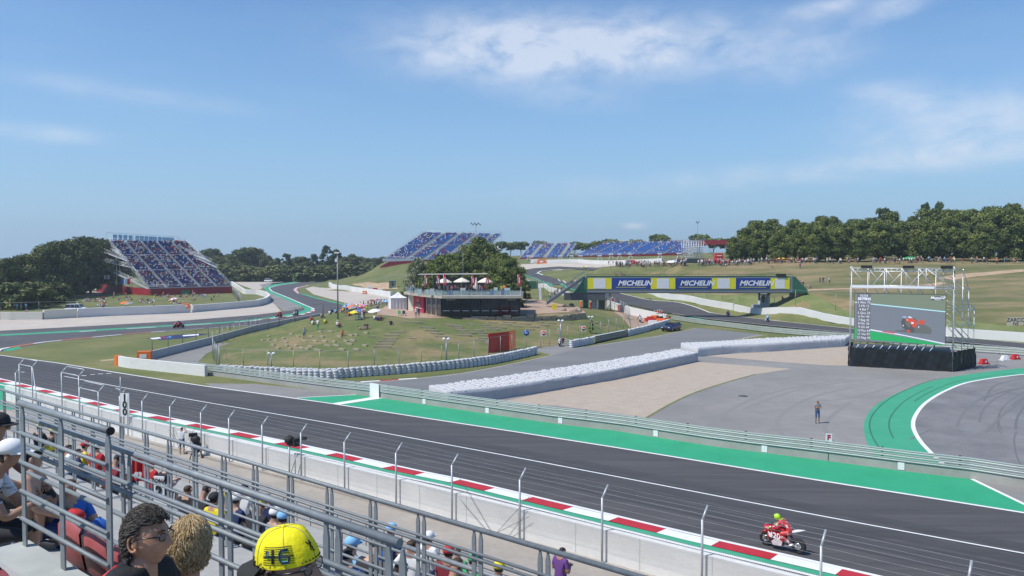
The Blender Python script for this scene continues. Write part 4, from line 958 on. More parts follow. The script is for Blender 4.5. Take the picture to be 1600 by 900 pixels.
flag(196.5, 440, 272, 2.9, 1.9, [M_CLO['blue'], M_wht, M_CLO['red']], 'blue white red flag hanging on the side of the left grandstand', .3)
flag(167, 433, 284, 1.9, 1.5, [M_wht, M_CLO['pink'], M_wht], 'white flag with a pink centre left of the left grandstand', .2)
stand('grandstand', 'bright blue grandstand on the grass bank behind the trees in the middle', P(601, 404.5, 372), P(735, 405.5, 386), P(662, 363.5, 404), 24, [.25, .46, .68, .88], M_blueseat2, lambda u, v: 0.26 + .28 * (math.sin(u * 11 + v * 9) > .3), 5, None, mids=(12,), aw=1.3)
o = [x for x in bpy.data.objects if x.name.startswith('grandstand') and x.type == 'EMPTY'][-1]
A, B_ = P(598, 406, 371), P(735, 406.5, 385); MB().bar(A, B_, .3, 1.2).build('front_band', M_wht, o)
for k in range(5):
 A, B_ = P(594 + k * 3, 417.5 - k * 1.8, 366 + k), P(640 + k * 6, 409 - k * .3, 369 + k); MB().bar(A, B_, .2, .8).build('red_seat_row', M_redtarp, o)
MB().box(tuple(P(655, 407.5, 374)), (3, .4, 2.6)).build('white_cabin', M_wht, o)
MB().bar(P(662, 409, 376), P(735, 409, 386), .4, 2.0).build('red_sheeting', M_redtarp, o)
stand('grandstand', 'small far blue grandstand on the crest right of the two white tents', P(813, 402.6, 380), P(886, 402.0, 381), P(832, 381.5, 404), 14, [.22, .52, .85], M_blueseat2, lambda u, v: .30 + .25 * (v > .6), 6, M_redtarp, aw=1.1)
o2, _ = stand('grandstand', 'long far blue grandstand on the crest left of the scaffold tower', P(898, 400.2, 384), P(1070, 395.0, 390), P(942, 380.5, 412), 14, [.14, .30, .46, .62, .80, .98], M_blueseat2, lambda u, v: .11 + .4 * (v > .85), 8, M_redtarp)
MB().bar(P(1090, 379, 400), P(1145, 378.5, 400), .4, 2.2).build('red_sheeting', M_redtarp, o2)
for x in (826, 875, 893, 907, 937, 955, 968, 985, 1031, 1061, 1079):
 q = T(x, 408.8 if x < 950 else 406, 340); MBx = MB()
 for dx, dy in ((-1.4, -1.0), (1.4, -1.0), (0, 1.2)): MBx.tube([(q.x + dx, q.y + dy, hz(q.x + dx, q.y + dy)), (q.x, q.y, q.z + 2.4)], .10, 5)
 MBx.box((q.x, q.y, q.z + 2.5), (1.6, 1.2, .5)); z = MBx.build('tripod_stand', M_wht); tc_ = globals().get('tc_', -1) + 1; tag(z, ORD(tc_) + ' white tripod from the left below the far blue grandstands', 'tripod', 'white tripods below the far stands')
# pavilion with roof terrace on the mound
zf = 2.62
A, B_, B2, C_ = P(690, 490, 134), P(812, 490, 134), P(809, 484, 148), P(637, 481.5, 151)
pv = thing('terrace_pavilion', (A.x + 6, A.y + 5, zf), 'glass fronted pavilion with a roof terrace on top of the mound', 'building')
hh = 3.15
foot = [(A.x, A.y), (B_.x, B_.y), (B2.x, B2.y), (C_.x, C_.y)]
MB().prism([(A.x + .2, A.y + .3), (B_.x - .2, B_.y + .3), (B2.x - .3, B2.y), (C_.x + 1, C_.y)], zf - .6, zf + .12).build('floor', M_conc_path, pv)
dF = (B_ - A).normalized(); LF = (Vector((B_.x, B_.y, 0)) - Vector((A.x, A.y, 0))).length
nb = 8
for k in range(nb):
 a = A.lerp(B_, k / nb + .004); b = A.lerp(B_, (k + 1) / nb - .004); c = (a + b) / 2
 w_ = MB().box((c.x, c.y, zf + hh / 2 - .05), ((b - a).length, .06, hh - .1), 0).build('window', M_glass, pv)
 MB().box((c.x, c.y - .04, zf + .98), ((b - a).length * .72, .02, .12), 0).build('blind_band', mat('band_white', (0.6, 0.6, 0.6), .6), w_)
 MB().box((a.x, a.y, zf + hh / 2), (.07, .12, hh), 0).build('mullion', M_dark, w_)
def LP(t, d=0.0): 
 q = Vector((A.x, A.y, 0)).lerp(Vector((C_.x, C_.y, 0)), t); n_ = Vector((-(C_.y - A.y), C_.x - A.x, 0)).normalized(); return q + n_ * d
def lbox(t0, t1, z0, z1, m_, name, d=0.0, th=.12, par=None):
 a, b = LP(t0, d), LP(t1, d); c = (a + b) / 2; L_ = (b - a).length
 return MB().box((c.x, c.y, zf + (z0 + z1) / 2), (L_, th, z1 - z0), math.atan2((b - a).y, (b - a).x)).build(name, m_, par or pv)
lbox(0.01, .38, 0.05, hh - .1, M_glass, 'window')
for t_ in (.13, .26, .40): lbox(t_ - .006, t_ + .006, 0, hh, M_alu, 'mullion', .08)
r_ = lbox(.44, .73, 0, hh, M_pink, 'red_wall', .25, .3); lbox(.53, .64, .95, 1.9, M_glass, 'window', .42, .04, r_)
lbox(.50, .67, .82, .92, M_wht, 'sill', .44, .06, r_)
q = LP(.585, .43); MB().ball((q.x, q.y, zf + 2.3), (.35, .03, .35), 12, 8).build('round_sign', mat('sign_pink', (0.6, 0.3, 0.3), .7), r_)
lbox(.78, .95, 0, hh, M_cream, 'cream_wall', .1, .2); lbox(.73, .78, 0, hh, M_dark, 'door', .05, .1); lbox(.955, .985, 0, hh, M_dark, 'column', .2, .25)
MB().prism([(B_.x, B_.y), (B_.x + .1, B_.y), (B2.x + .1, B2.y), (B2.x, B2.y)], zf, zf + hh).build('side_wall', M_dark, pv)
MB().prism([(C_.x, C_.y), (C_.x + .1, C_.y + .1), (B2.x, B2.y + .1), (B2.x, B2.y)], zf, zf + hh).build('back_wall', M_cream, pv)
sl_ = MB(); rp = [P(631, 459.5, 147), P(660, 463, 137), P(690, 463.5, 131), P(817, 463, 131.5), P(818, 462, 150), P(640, 459, 156)]
zs0 = zf + hh + .02
sl_.prism([(p.x, p.y) for p in rp], zs0, zs0 + .42); sl = sl_.build('roof_slab', M_slab, pv)
zt2 = zs0 + .42
for x_ in (A.x + 1.5, B_.x - 1.4): MB().box((x_, A.y - .06, zf + hh - .34), (1.5, .02, .14)).build('pale_strip', mat('dim_strip', (0.42, 0.42, 0.43), .6), pv)
M_rg = mat('railing_glass', (0.20, 0.30, 0.32), 0.2, alpha=0.45)
edge = [Vector((p.x, p.y, 0)) for p in rp[:4]]; edge = [edge[0] + Vector((.4, .2, 0)), edge[1] + Vector((.1, .3, 0)), edge[2] + Vector((0, .3, 0)), edge[3] + Vector((-.4, .3, 0)), Vector((rp[4].x - .4, rp[4].y - .3, 0))]
for i in range(len(edge) - 1):
 L_ = (edge[i + 1] - edge[i]).length; n_ = max(2, int(L_ / 1.6)); d = (edge[i + 1] - edge[i]).normalized(); a_ = math.atan2(d.y, d.x)
 for k in range(n_):
  c = edge[i].lerp(edge[i + 1], (k + .5) / n_); g_ = MB().box((c.x, c.y, zt2 + .5), (L_ / n_ - .1, .03, .85), a_).build('railing_panel', M_rg, pv)
  c2 = edge[i].lerp(edge[i + 1], k / n_); MB().box((c2.x, c2.y, zt2 + .5), (.05, .05, 1.0), a_).build('railing_post', M_alu, g_)
q0, q1 = P(656, 428.5, 150), P(762, 427, 150); cz = q0.z
cn = MB(); cn.bar((q0.x, 149, cz), (q1.x, 149, cz + .1), 5.0, .12); cano = cn.build('canopy', mat('canopy_cloth', (0.46, 0.44, 0.40), .8), pv)
for k in range(6): x = q0.x + .5 + (q1.x - q0.x - 1) * k / 5; MB().tube([(x, 147.2, zt2), (x, 147.2, cz)], .05, 6).build('canopy_post', M_dark, pv)
mb = MB(); mb.box(((q0.x + q1.x) / 2 + 1, 150.6, zt2 + 1.3), (q1.x - q0.x - 3, .2, 2.6)); mb.build('bar_wall', M_dark, pv)
def parasol(px, d, label, r=1.35, h_=2.75, closed=False, mm=None):
 q = P(px, 450, d); o = thing('parasol', (q.x, q.y, zt2), label, 'parasol', 'parasols on the pavilion terrace')
 MB().tube([(0, 0, 0), (0, 0, h_)], .035, 6).build('pole', M_cream, o, local=True)
 mb = MB()
 if closed: mb.lathe([(0.05, .9), (.24, 1.0), (.26, 1.6), (.12, 2.5), (.02, 2.95)], 10)
 else: mb.lathe([(r, h_ - .75), (r * .98, h_ - .62), (r * .5, h_ - .25), (.02, h_ + .05)], 8, smooth=False)
 mb.build('canopy', mm or M_cream_c, o, local=True)
parasol(694, 136, 'open cream parasol, leftmost of three on the pavilion terrace')
parasol(721.5, 136, 'open cream parasol, middle of three on the pavilion terrace', 1.4, 2.85)
parasol(758, 136, 'open cream parasol, rightmost of three on the pavilion terrace', 1.3, 2.8)
parasol(744, 135, 'furled cream parasol between two open ones on the terrace', closed=True)
def feather(px, py0, py1, d, label, z0=None, cat='flag'):
 a, b = P(px, py1, d), P(px + 2, py0, d); o = thing('feather_flag', (a.x, a.y, a.z), label, cat, None); hgt = b.z - a.z
 MB().tube([(0, 0, 0), (0.02, 0, hgt)], .03, 5).build('pole', M_alu, o, local=True)
 mb = MB(); n = 6
 for i in range(n + 1): z = .3 + (hgt - .3) * i / n; w_ = .5 * (1 - .4 * (i / n) ** 3); mb.v += [(0.0, .02, z), (w_, -.02, z + .08), (w_, .02, z + .08), (0, .04, z)]
 for i in range(n):
  for e_ in ((0, 1), (1, 2), (2, 3), (3, 0)): mb.f.append((4 * i + e_[0], 4 * i + e_[1], 4 * i + 4 + e_[1], 4 * i + 4 + e_[0])); mb.m.append(0); mb.sm.append(False)
 mb.build('banner', mat('banner_red', (0.50, 0.02, 0.06), .6), o, local=True)
 MB().box((.24, -.03, hgt * .55), (.14, .02, hgt * .45)).build('stripe', M_wht, o, local=True)
for x, y0, y1, l in [(664, 430.5, 449, 'red feather flag at the left end of the pavilion terrace'), (683, 431, 448, 'red feather flag left of the leftmost parasol'), (693, 429, 449, 'tall red feather flag in front of the leftmost parasol'), (737, 431, 447, 'red feather flag between the middle and furled parasols'), (759.5, 434, 447, 'short red feather flag under the rightmost parasol'), (809, 429, 449, 'red feather flag at the right end of the pavilion terrace')]:
 feather(x, y0, y1, 134.2, l)
rr = random.Random(4)
pm = [mat('planter_%d' % i, c, .6) for i, c in enumerate([(0.50, 0.62, 0.62), (0.62, 0.66, 0.60), (0.06, 0.13, 0.42), (0.55, 0.56, 0.55)])]
pn = ['pale blue', 'pale green', 'blue', 'light grey']
for x, k, hgt in [(655, 0, 1.0), (667, 0, .9), (675, 3, 1.1), (680, 0, .6), (691, 0, .7), (703.5, 2, .7), (713, 1, .7), (718, 0, .6), (723, 3, 1.2), (729, 0, .7), (754, 0, .6), (768, 2, .9), (774.5, 0, 1.3), (776, 1, .6), (785, 2, .9), (792.5, 0, 1.2), (797, 0, .6)]:
 q = P(x, 451, 133.0); o = MB().box((0, 0, hgt / 2), (rr.uniform(.5, .9), .5, hgt), top=1.08).box((0, 0, hgt - .02), (.5, .4, .08), m=1).build('planter', [pm[k], M_weeds]); o.location = (q.x, q.y + .6, zt2)
 tag(o, '%s %s planter on the terrace %s' % ('tall' if hgt > .9 else 'low', pn[k], {655: 'at the left corner', 667: 'by the leftmost flag', 675: 'left of the second flag', 680: 'under the second flag', 691: 'by the tallest flag', 703.5: 'right of the leftmost parasol', 713: 'left of the middle parasol', 718: 'under the middle parasol', 723: 'right of the middle parasol', 729: 'left of the furled parasol', 754: 'left of the rightmost parasol', 768: 'right of the rightmost parasol', 774.5: 'starting the right end', 776: 'behind the tall one', 785: 'near the right end', 792.5: 'second from the right end', 797: 'at the right end'}[x]), 'planter', 'planters along the terrace railing')
# footbridge with advertising
db = 166.0
L0, R0 = P(918, 457, db), P(1238, 457, db); zt_b, zb_b = P(918, 433, db).z, P(918, 457, db).z
br = thing('footbridge', (L0.x, db, 0.0), 'green footbridge over the back track with blue and yellow advertising', 'bridge')
MB().box(((L0.x + R0.x) / 2, db + 1.6, zb_b + .1), (R0.x - L0.x, 3.0, .5)).build('deck', M_dark, br)
MB().box(((L0.x + R0.x) / 2, db + .05, (zt_b + zb_b) / 2), (R0.x - L0.x, .12, zt_b - zb_b)).build('parapet', M_galv, br)
MB().box(((L0.x + R0.x) / 2, db + 3.15, (zt_b + zb_b) / 2 + .2), (R0.x - L0.x, .12, zt_b - zb_b)).build('parapet', M_bgreen, br)
zr = P(1000, 428.5, db).z
mb = MB(); mb.bar((L0.x - .5, db + .05, zr), (R0.x, db + .05, zr), .06, .08)
for k in range(60): x = L0.x + (R0.x - L0.x) * k / 59; mb.bar((x, db + .05, zt_b - .1), (x, db + .05, zr), .03, .03)
mb.build('mesh_railing', M_dark, br)
def bx(px): return P(px, 445, db).x
py_t, py_b = P(918, 434.5, db).z, P(918, 451.5, db).z
segs = [('y', 918, 955.5), ('b', 955.5, 1016), ('y', 1017, 1055), ('b', 1055, 1111.5), ('y', 1112, 1149.5), ('b', 1149.5, 1203), ('y', 1204, 1233.5)]
for k, (c, a, b) in enumerate(segs):
 xa, xb = bx(a), bx(b); zc = (py_t + py_b) / 2
 o_ = MB().box(((xa + xb) / 2, db - .08, zc), (xb - xa, .06, py_t - py_b)).build('advertising_panel', M_mich_b if c == 'b' else M_mich_y, br)
 o_['label'] = 'blue panel reading MICHELIN'.replace('MICHELIN', 'with white italic lettering') if c == 'b' else 'plain yellow panel of the banner'
 if c == 'y': MB().box(((xa + xb) / 2, db - .12, zc), ((xb - xa) * .50, .03, (py_t - py_b) * .92)).build('white_field', mat('banner_white', (0.70, 0.71, 0.74), .5), br)
 if c == 'b':
  hgt = py_t - py_b
  text_mesh('MICHELIN', hgt * .62, M_wht, br, Vector(((xa + (xb - xa) * .60), db - .13, zc + .05)) - br.location, (R(90), 0, 0), bold=.045, shear=.28, sx=1.12)
  MB().box((xa + (xb - xa) * .50, db - .12, zc - hgt * .34), ((xb - xa) * .78, .02, .09)).build('underline', M_mich_y, br)
for sgn, X0, wd in ((-1, L0.x, 5.4), (1, R0.x, 3.2)):
 mb = MB(); zt_ = zt_b + .1; zl_ = zb_b + .1
 poly = [(X0, zt_), (X0, zb_b - .1), (X0 + sgn * wd, zb_b - .1), (X0 + sgn * wd, zl_ + .3), (X0 + sgn * (wd * .35 if sgn < 0 else .6), zt_)] if sgn > 0 else [(X0, zt_), (X0, zb_b - .1), (X0 - 2.9, zb_b - .1), (X0 - .1, zt_)]
 n_ = len(poly); vs = [(x, db + .0, z) for x, z in poly] + [(x, db + 3.1, z) for x, z in poly]
 f = [tuple(range(n_)), tuple(reversed(range(n_, 2 * n_)))] + [(i, n_ + i, n_ + (i + 1) % n_, (i + 1) % n_) for i in range(n_)]
 mb.add(vs, f); mb.build('end_panel', M_bgreen, br)
S0, S1 = P(914, 433, db), P(855, 474, db - 6); mb = MB()
for k in range(22):
 q = S0.lerp(S1, k / 21); mb.box((q.x, q.y + 1.5, q.z - .2), (.5, 1.8, .12))
st_ = mb.build('stair_flight', M_galv, br)
for dy in (.5, 2.5):
 a, b = S0 + Vector((0, dy, 0)), S1 + Vector((0, dy, 0)); MB().bar(a, b, .1, .55).build('stringer', M_galv if dy < 1 else M_galv_l, br)
 mb = MB(); mb.bar(a + Vector((0, 0, 1.2)), b + Vector((0, 0, 1.2)), .06, .06)
 for k in range(14): q = a.lerp(b, k / 13); mb.bar(q, q + Vector((0, 0, 1.2)), .04, .04)
 mb.build('hand_rail', M_galv, br)
xl, xr = bx(882), bx(946)
z1, z0 = zb_b - .12, P(918, 469, db).z
MB().prism([(xl, db + .1), (xr, db + .1), (xr, db + 3), (xl, db + 3)], lambda x, y: z0, lambda x, y: z1).build('pier_block', mat('dark_pier', (0.075, 0.085, 0.095), .6), br)
for a, b, m_ in ((912, 920, M_bgreen), (925, 934, mat('pier_grey', (0.25, 0.28, 0.30), .7)), (936, 946, M_dark)):
 x0_, x1_ = bx(a), bx(b); zz = hz((x0_ + x1_) / 2, db); MB().box(((x0_ + x1_) / 2, db + 1, (zz + z0) / 2 - .2), (x1_ - x0_, .8, z0 - zz + .4)).build('pier', m_, br)
x_ = bx(954); zz = hz(x_, db); MB().tube([(x_, db + .4, zz - .2), (x_, db + .4, zb_b)], .12, 8).build('column', M_galv, br)
for a, b, c, d in [((946, 470), (954, 457), 0, 0), ((946, 488), (954, 474), 0, 0)]: MB().bar(P(*a, db), P(*b, db), .12, .12).build('brace', M_dark, br)
x_ = bx(1190); MB().box((x_, db + 1.5, (zb_b + P(1190, 470, db).z) / 2), (.35, .35, zb_b - P(1190, 470, db).z)).build('column', M_dark, br)
x2 = bx(1204); MB().box((x2, db + 1.5, (zb_b + hz(x2, db)) / 2), (.35, .35, zb_b - hz(x2, db))).build('column', M_galv, br)
MB().bar(P(1192, 469, db + 1), P(1206, 456, db + 1), .16, .16).build('brace', M_dark, br)
MB().bar((bx(1186), db + 1.5, P(1190, 457.8, db).z), (bx(1210), db + 1.5, P(1190, 457.8, db).z), .3, .25).build('cross_beam', M_dark, br)
q = T(1250, 462, 120); MB().box((bx(1252), db + 2.5, hz(bx(1252), db) + .6), (2.2, 3.4, 2.0), top=.9).build('abutment', mat('abutment_concrete', (0.33, 0.28, 0.22), .9, var=.15), br)
for x in (1216, 1224): MB().box((bx(x), db - .1, zr - .2), (.9, .4, .6)).build('loudspeaker', M_black, br)
q = T(1192, 482, 120, 200); bo = thing('marshal_booth', tuple(q), 'small grey booth with dark windows beside the right bridge column', 'booth')
zq = q.z
MB().box((q.x - .5, q.y, zq + .45), (3.4, 2.0, .9)).build('base', M_galv_l, bo)
b_ = MB().box((q.x + .2, q.y, zq + 2.0), (2.0, 1.8, 2.2)).build('cabin', mat('booth_grey', (0.42, 0.46, 0.47), .7), bo)
MB().box((q.x - .25, q.y - .92, zq + 2.1), (.65, .04, 1.4)).build('window', M_glass, b_); MB().box((q.x + .75, q.y - .92, zq + 1.95), (.5, .04, 1.4)).build('window', M_glass, b_)
MB().box((q.x + .2, q.y, zq + 3.15), (2.2, 2.0, .12)).build('roof', M_galv_l, bo)
# big video screen on scaffolding
fl, fr_, bk = G(1327, 572), G(1488, 581), G(1523, 572.5)
sc = thing('video_screen', (fl.x, fl.y, 0), 'giant video screen in a scaffold frame standing on the tarmac', 'screen')
ux = (fr_ - fl); ux.z = 0; LX = ux.length; ux.normalize(); uy = Vector((-ux.y, ux.x, 0)); ang = math.atan2(ux.y, ux.x)
LY = abs((bk - fr_).dot(uy)); LY = max(LY, 3.5)
back_dx = (bk - fr_).dot(ux)
def Q(a, b, z): v = fl + ux * a + uy * b; return Vector((v.x, v.y, z))
def cloth(a, b, h_, name, m_):
 mb = MB(); n, k_ = 40, 6; rr2 = random.Random(2)
 for j in range(k_ + 1):
  for i in range(n + 1):
   p = a.lerp(b, i / n); nv = Vector((b - a).normalized().cross(Vector((0, 0, 1))))
   off = .10 * math.sin(i * .8 + j * .9) * math.sin(j * 1.3 + 1) + .07 * math.sin(i * 2.3 - j * 1.1); q = p + nv * (off + .1)
   mb.v.append((q.x, q.y, h_ * j / k_ - (.12 * abs(math.sin(i * .35)) if j == k_ else 0)))
 for j in range(k_):
  for i in range(n): c_ = j * (n + 1) + i; mb.f.append((c_, c_ + 1, c_ + n + 2, c_ + n + 1)); mb.m.append(0); mb.sm.append(True)
 return mb.build(name, m_, sc)
M_bt = mat('black_sheeting', (0.010, 0.012, 0.014), 0.42, bump=0.8, bscale=1.3)
cloth(Q(0, 0, 0), Q(LX, 0, 0), 2.25, 'black_skirt', M_bt); cloth(Q(LX, 0, 0), Q(LX + back_dx, LY, 0), 2.25, 'black_skirt', M_bt)
cloth(Q(0, LY, 0), Q(0, 0, 0), 2.25, 'black_skirt', M_bt)
MB().box(tuple(Q(LX / 2, LY / 2, 2.0)), (LX - .2, LY - .2, .1), ang).build('base_deck', M_dark, sc)
ztop = P(1327, 419, fl.y).z; zmid = P(1327, 449.5, fl.y).z; print('screen', LX, LY, back_dx, ztop, zmid)
def tb(a, b, r=.05, name='scaffold_tube', par=None, m_=None): return (a, b, r)
tubes = []
xs = [0, LX * .19, LX * .36, LX * .55, LX * .74, LX * .9, LX]
for b in (0, 1.6):
 for x in (0, LX): tubes.append((Q(x, b, 0), Q(x, b, ztop + .2)))
 for z in (ztop, ztop - .35, zmid, zmid + .25): tubes.append((Q(0, b, z), Q(LX, b, z)))
for i in range(len(xs)): tubes.append((Q(xs[i], 0, zmid), Q(xs[i], 0, ztop)))
for i in range(18): tubes.append((Q(LX * i / 18, 0, ztop - .35), Q(LX * (i + .5) / 18, 0, ztop), )); 
for a_, b_ in ((0.2, .36), (.74, .55), (.55, .36), (.74, 1.0), (.36, .2)):
 tubes.append((Q(LX * a_, 0, zmid if a_ < b_ and a_ < .5 else ztop), Q(LX * b_, 0, ztop if a_ < b_ and a_ < .5 else zmid)))
for k in range(9): tubes.append((Q(LX * (.02 + .11 * k), 0, zmid), Q(LX * (.07 + .11 * k), 1.6, zmid - .8)))
dv = [fr_.y + .2, fr_.y + 1.6, fr_.y + 2.8, bk.y]
for (px_, py_), d_, in zip([(1492, 419), (1505, 421), (1514, 450), (1522.5, 479)], dv):
 top_ = P(px_, py_, d_); tubes.append((Vector((top_.x, top_.y, 0.2)), top_))
for (xa_, ya_, da_, xb_, yb_, db_) in [(1449, 420, 0, 1500, 449, 1), (1468, 420, 0, 1510, 450, 2), (1480, 420, 0, 1505, 421, 1), (1478, 455, 0, 1508, 479, 2), (1480, 450, 0, 1514, 450, 2), (1480, 470, 0, 1521, 508, 3), (1480, 479, 0, 1522, 479, 3),
  (1480, 490, 0, 1521, 535, 3), (1480, 508, 0, 1521, 507, 3), (1480, 510, 0, 1508, 541, 2), (1480, 525, 0, 1494, 543, 1), (1492, 455, 0, 1521, 480, 3), (1492, 485, 0, 1521, 515, 3), (1492, 512, 0, 1518, 540, 3), (1480, 484, 0, 1520, 484, 3), (1480, 500, 0, 1505, 528, 1),
  (1505, 421, 1, 1513, 450, 2), (1505, 450, 1, 1514, 479, 2), (1480, 530, 0, 1521, 530, 3)]:
 tubes.append((P(xa_, ya_, dv[0]), P(xb_, yb_, dv[db_])))
for k in range(10): tubes.append((Q(LX * (.08 * k + .05), -.02, 1.9), Q(LX * (.08 * k + .12), .5, 2.9)))
mb = MB()
for k in range(1, 6): tubes.append((Q(LX * k / 6, 1.6, 2), Q(LX * k / 6, 1.6, ztop))); tubes.append((Q(LX * (k - 1) / 6, 1.6, ztop), Q(LX * k / 6, 1.6, zmid)))
for t_ in tubes: mb.tube([t_[0], t_[1]], .042, 5)
mb.build('scaffold', M_alu, sc)
MB().bar(Q(-.0, -.08, zmid + .12), Q(LX * .82, -.08, zmid + .12), .10, .22).build('white_beam', M_wht, sc)
for x in (.16, .57, .93): MB().box(tuple(Q(LX * x, -.05, ztop + .18)), (1.15, .5, .28), ang).build('floodlight', M_black, sc)
sa, sb_ = (1334.5 - 1327) / 161 * LX, (1478.5 - 1327) / 161 * LX * 0.985
zt3, zb3 = P(1334, 458.5, fl.y).z, P(1334, 532.5, fl.y).z
MB().box(tuple(Q((sa + sb_) / 2, .30, (zt3 + zb3) / 2)), (sb_ - sa + .1, .35, zt3 - zb3 + .1), ang).build('screen_cabinet', M_dark, sc)
def em(name, c, e=1.0): return mat('led_' + name, c, 0.5, emit=e)
def face(pts, m_, d, name='picture'):
 """pts in 0..1 picture coordinates"""
 mb = MB(); mb.add([Q(sa + (sb_ - sa) * u, .115 - d, zb3 + (zt3 - zb3) * v) for u, v in pts], [tuple(range(len(pts)))]); return mb.build(name, m_, sc)
E_ = 0.30
face([(0, 0), (1, 0), (1, .82 - .16), (0, .80)], em('asphalt', (0.16, 0.175, 0.20), E_), 0.0)
face([(0, .80), (1, .66), (1, 1), (0, 1)], em('verge', (0.17, 0.20, 0.14), E_), 0.001)
face([(.0, .803), (1, .655), (1, .675), (0, .825)], em('line', (0.40, 0.66, 0.70), E_), .004)
face([(0, 0.05), (0, .27), (1, .0), (1, -.005), (.8, -.005)], em('green', (0.02, 0.33, 0.10), E_), .004)
face([(.18, .235), (.55, .15), (1, .005), (1, .03), (.5, .185), (.18, .26)], em('white', (0.65, 0.67, 0.75), E_), .006)
face([(.30, .215), (.45, .185), (.47, .205), (.34, .228)], em('red', (0.55, 0.05, 0.05), E_), .008)
zc_ = lambda pts: [((1395 + x / 16.39 - 1334.5) / 144, (532.5 - 480 - y / 16.39) / 74) for x, y in pts]
Ld = em('dark', (0.075, 0.08, 0.085), E_); Lr = em('racing_red', (0.55, 0.07, 0.035), E_); Lb = em('blueish', (0.30, 0.33, 0.46), E_); Lo = em('olive', (0.12, 0.125, 0.115), E_)
for k, (pts, m_) in enumerate([([(80, 555), (400, 530), (1000, 590), (1020, 610), (560, 600), (90, 575)], em('shadow', (0.10, 0.11, 0.12), E_)), ([(560, 590), (1000, 602), (1040, 530), (985, 450), (880, 400), (700, 380), (560, 430)], Lo), ([(240, 340), (290, 240), (480, 290), (570, 420), (600, 590), (420, 570), (290, 480)], Ld),
  ([(430, 300), (480, 330), (500, 440), (450, 480), (380, 420), (340, 330)], Lo), ([(350, 280), (420, 240), (560, 250), (620, 270), (662, 340), (645, 440), (560, 475), (520, 400), (440, 320), (370, 310)], Lr), ([(560, 245), (600, 240), (690, 330), (640, 300)], Ld), ([(705, 300), (780, 255), (850, 305), (845, 370), (760, 392), (700, 352)], Lr),
  ([(270, 205), (340, 185), (385, 200), (380, 240), (290, 240)], Lb), ([(420, 200), (470, 195), (530, 215), (500, 235), (430, 222)], MATS['led_white']), ([(500, 330), (570, 335), (565, 375), (515, 380)], MATS['led_white']), ([(690, 430), (712, 430), (708, 470), (686, 465)], MATS['led_white']), ([(295, 405), (318, 410), (312, 445), (292, 440)], MATS['led_white']), ([(385, 545), (440, 520), (490, 555), (470, 590), (410, 590)], Lr), ([(390, 265), (420, 262), (425, 295), (395, 300)], em('highlight', (0.75, 0.35, 0.25), E_))]):
 face(zc_(pts), m_, .005 + .0012 * k)
face([(.025, .02), (.18, .02), (.18, 1), (.025, 1)], em('panel', (0.13, 0.13, 0.15), E_), .010)
face([(.035, .865), (.18, .865), (.18, .92), (.035, .92)], MATS['led_white'], .012)
Mt = em('text', (0.75, 0.75, 0.78), E_); Mk = em('textdark', (0.08, 0.08, 0.12), 0.05)
zz = lambda v: zb3 + (zt3 - zb3) * v; uu = lambda u: sa + (sb_ - sa) * u
text_mesh('10:54', .40, Mt, sc, Q(uu(.10), .115 - .016, zz(.955)) - sc.location, (R(90), 0, ang))
for k, tx in enumerate(['1 Bau 27', '2 Alex 73', '3 Mil 12', '4 Bal 7', '5 Qua 20', '6 Fer 40', '7 Bag 42', '8 Mir 36', '9 Oli 44', '10 Pas 54', '11 Vie 97', '12 Nag 45']):
 text_mesh(tx, .36, Mk if k == 0 else Mt, sc, Q(uu(.105), .115 - .018, zz(.89 - k * .074)) - sc.location, (R(90), 0, ang), sx=.95)
face([(.84, .895), (.975, .895), (.985, .97), (.85, .97)], em('logo_dark', (0.07, 0.07, 0.09), .1), .012)
text_mesh('MotoGP', .40, Mt, sc, Q(uu(.915), .115 - .018, zz(.94)) - sc.location, (R(90), 0, ang), shear=.25, bold=.01)
text_mesh('Moto2', .22, Mt, sc, Q(uu(.915), .115 - .018, zz(.905)) - sc.location, (R(90), 0, ang))
# scaffold tower, red inflatable, masts far behind
tl = P(1085, 404, 300); q = T(1085, 411.5, 200, 300)
tw = thing('scaffold_tower', (q.x, q.y, q.z), 'dense scaffold tower on a dark base behind the crowd on the crest', 'tower')
d = q.y; x0_, x1_ = P(1068, 400, d).x, P(1106, 400, d).x; zt_ = P(1085, 376, d).z; zb_ = P(1085, 404.5, d).z
mb = MB(); n_ = 8
for dy in (0, 3):
 for k in range(n_ + 1): x = x0_ + (x1_ - x0_) * .82 * k / n_; mb.tube([(x, d + dy, q.z), (x, d + dy, zt_)], .06, 4)
 for k in range(9): z = zb_ + (zt_ - zb_) * k / 8; mb.tube([(x0_, d + dy, z), (x0_ + (x1_ - x0_) * .82, d + dy, z)], .06, 4)
 for k in range(n_):
  for j in range(0, 8):
   x = x0_ + (x1_ - x0_) * .82 * k / n_; x2 = x0_ + (x1_ - x0_) * .82 * (k + 1) / n_; z = zb_ + (zt_ - zb_) * j / 8; z2 = zb_ + (zt_ - zb_) * (j + 1) / 8
   mb.tube([(x, d + dy, z if (k + j) % 2 else z2), (x2, d + dy, z2 if (k + j) % 2 else z)], .04, 3)
for k in range(4): mb.tube([(x0_ + (x1_ - x0_) * .8, d, zt_ - k * 1.3), (x1_ + 3 + k * .6, d + 1, zb_)], .06, 4)
mb.build('scaffold', M_alu, tw)
MB().box(((x0_ + x1_) / 2 + .4, d + 1.5, (q.z + zb_) / 2 - .2), (x1_ - x0_ + 1, 3.4, zb_ - q.z + .6)).build('base', mat('dark_teal', (0.03, 0.055, 0.06), .7), tw)
q = T(1124, 411.5, 200, 300); ri = thing('inflatable_arch', tuple(q), 'red inflatable block with white lettering behind the crowd by the pines', 'inflatable')
d = q.y; s_ = d / F
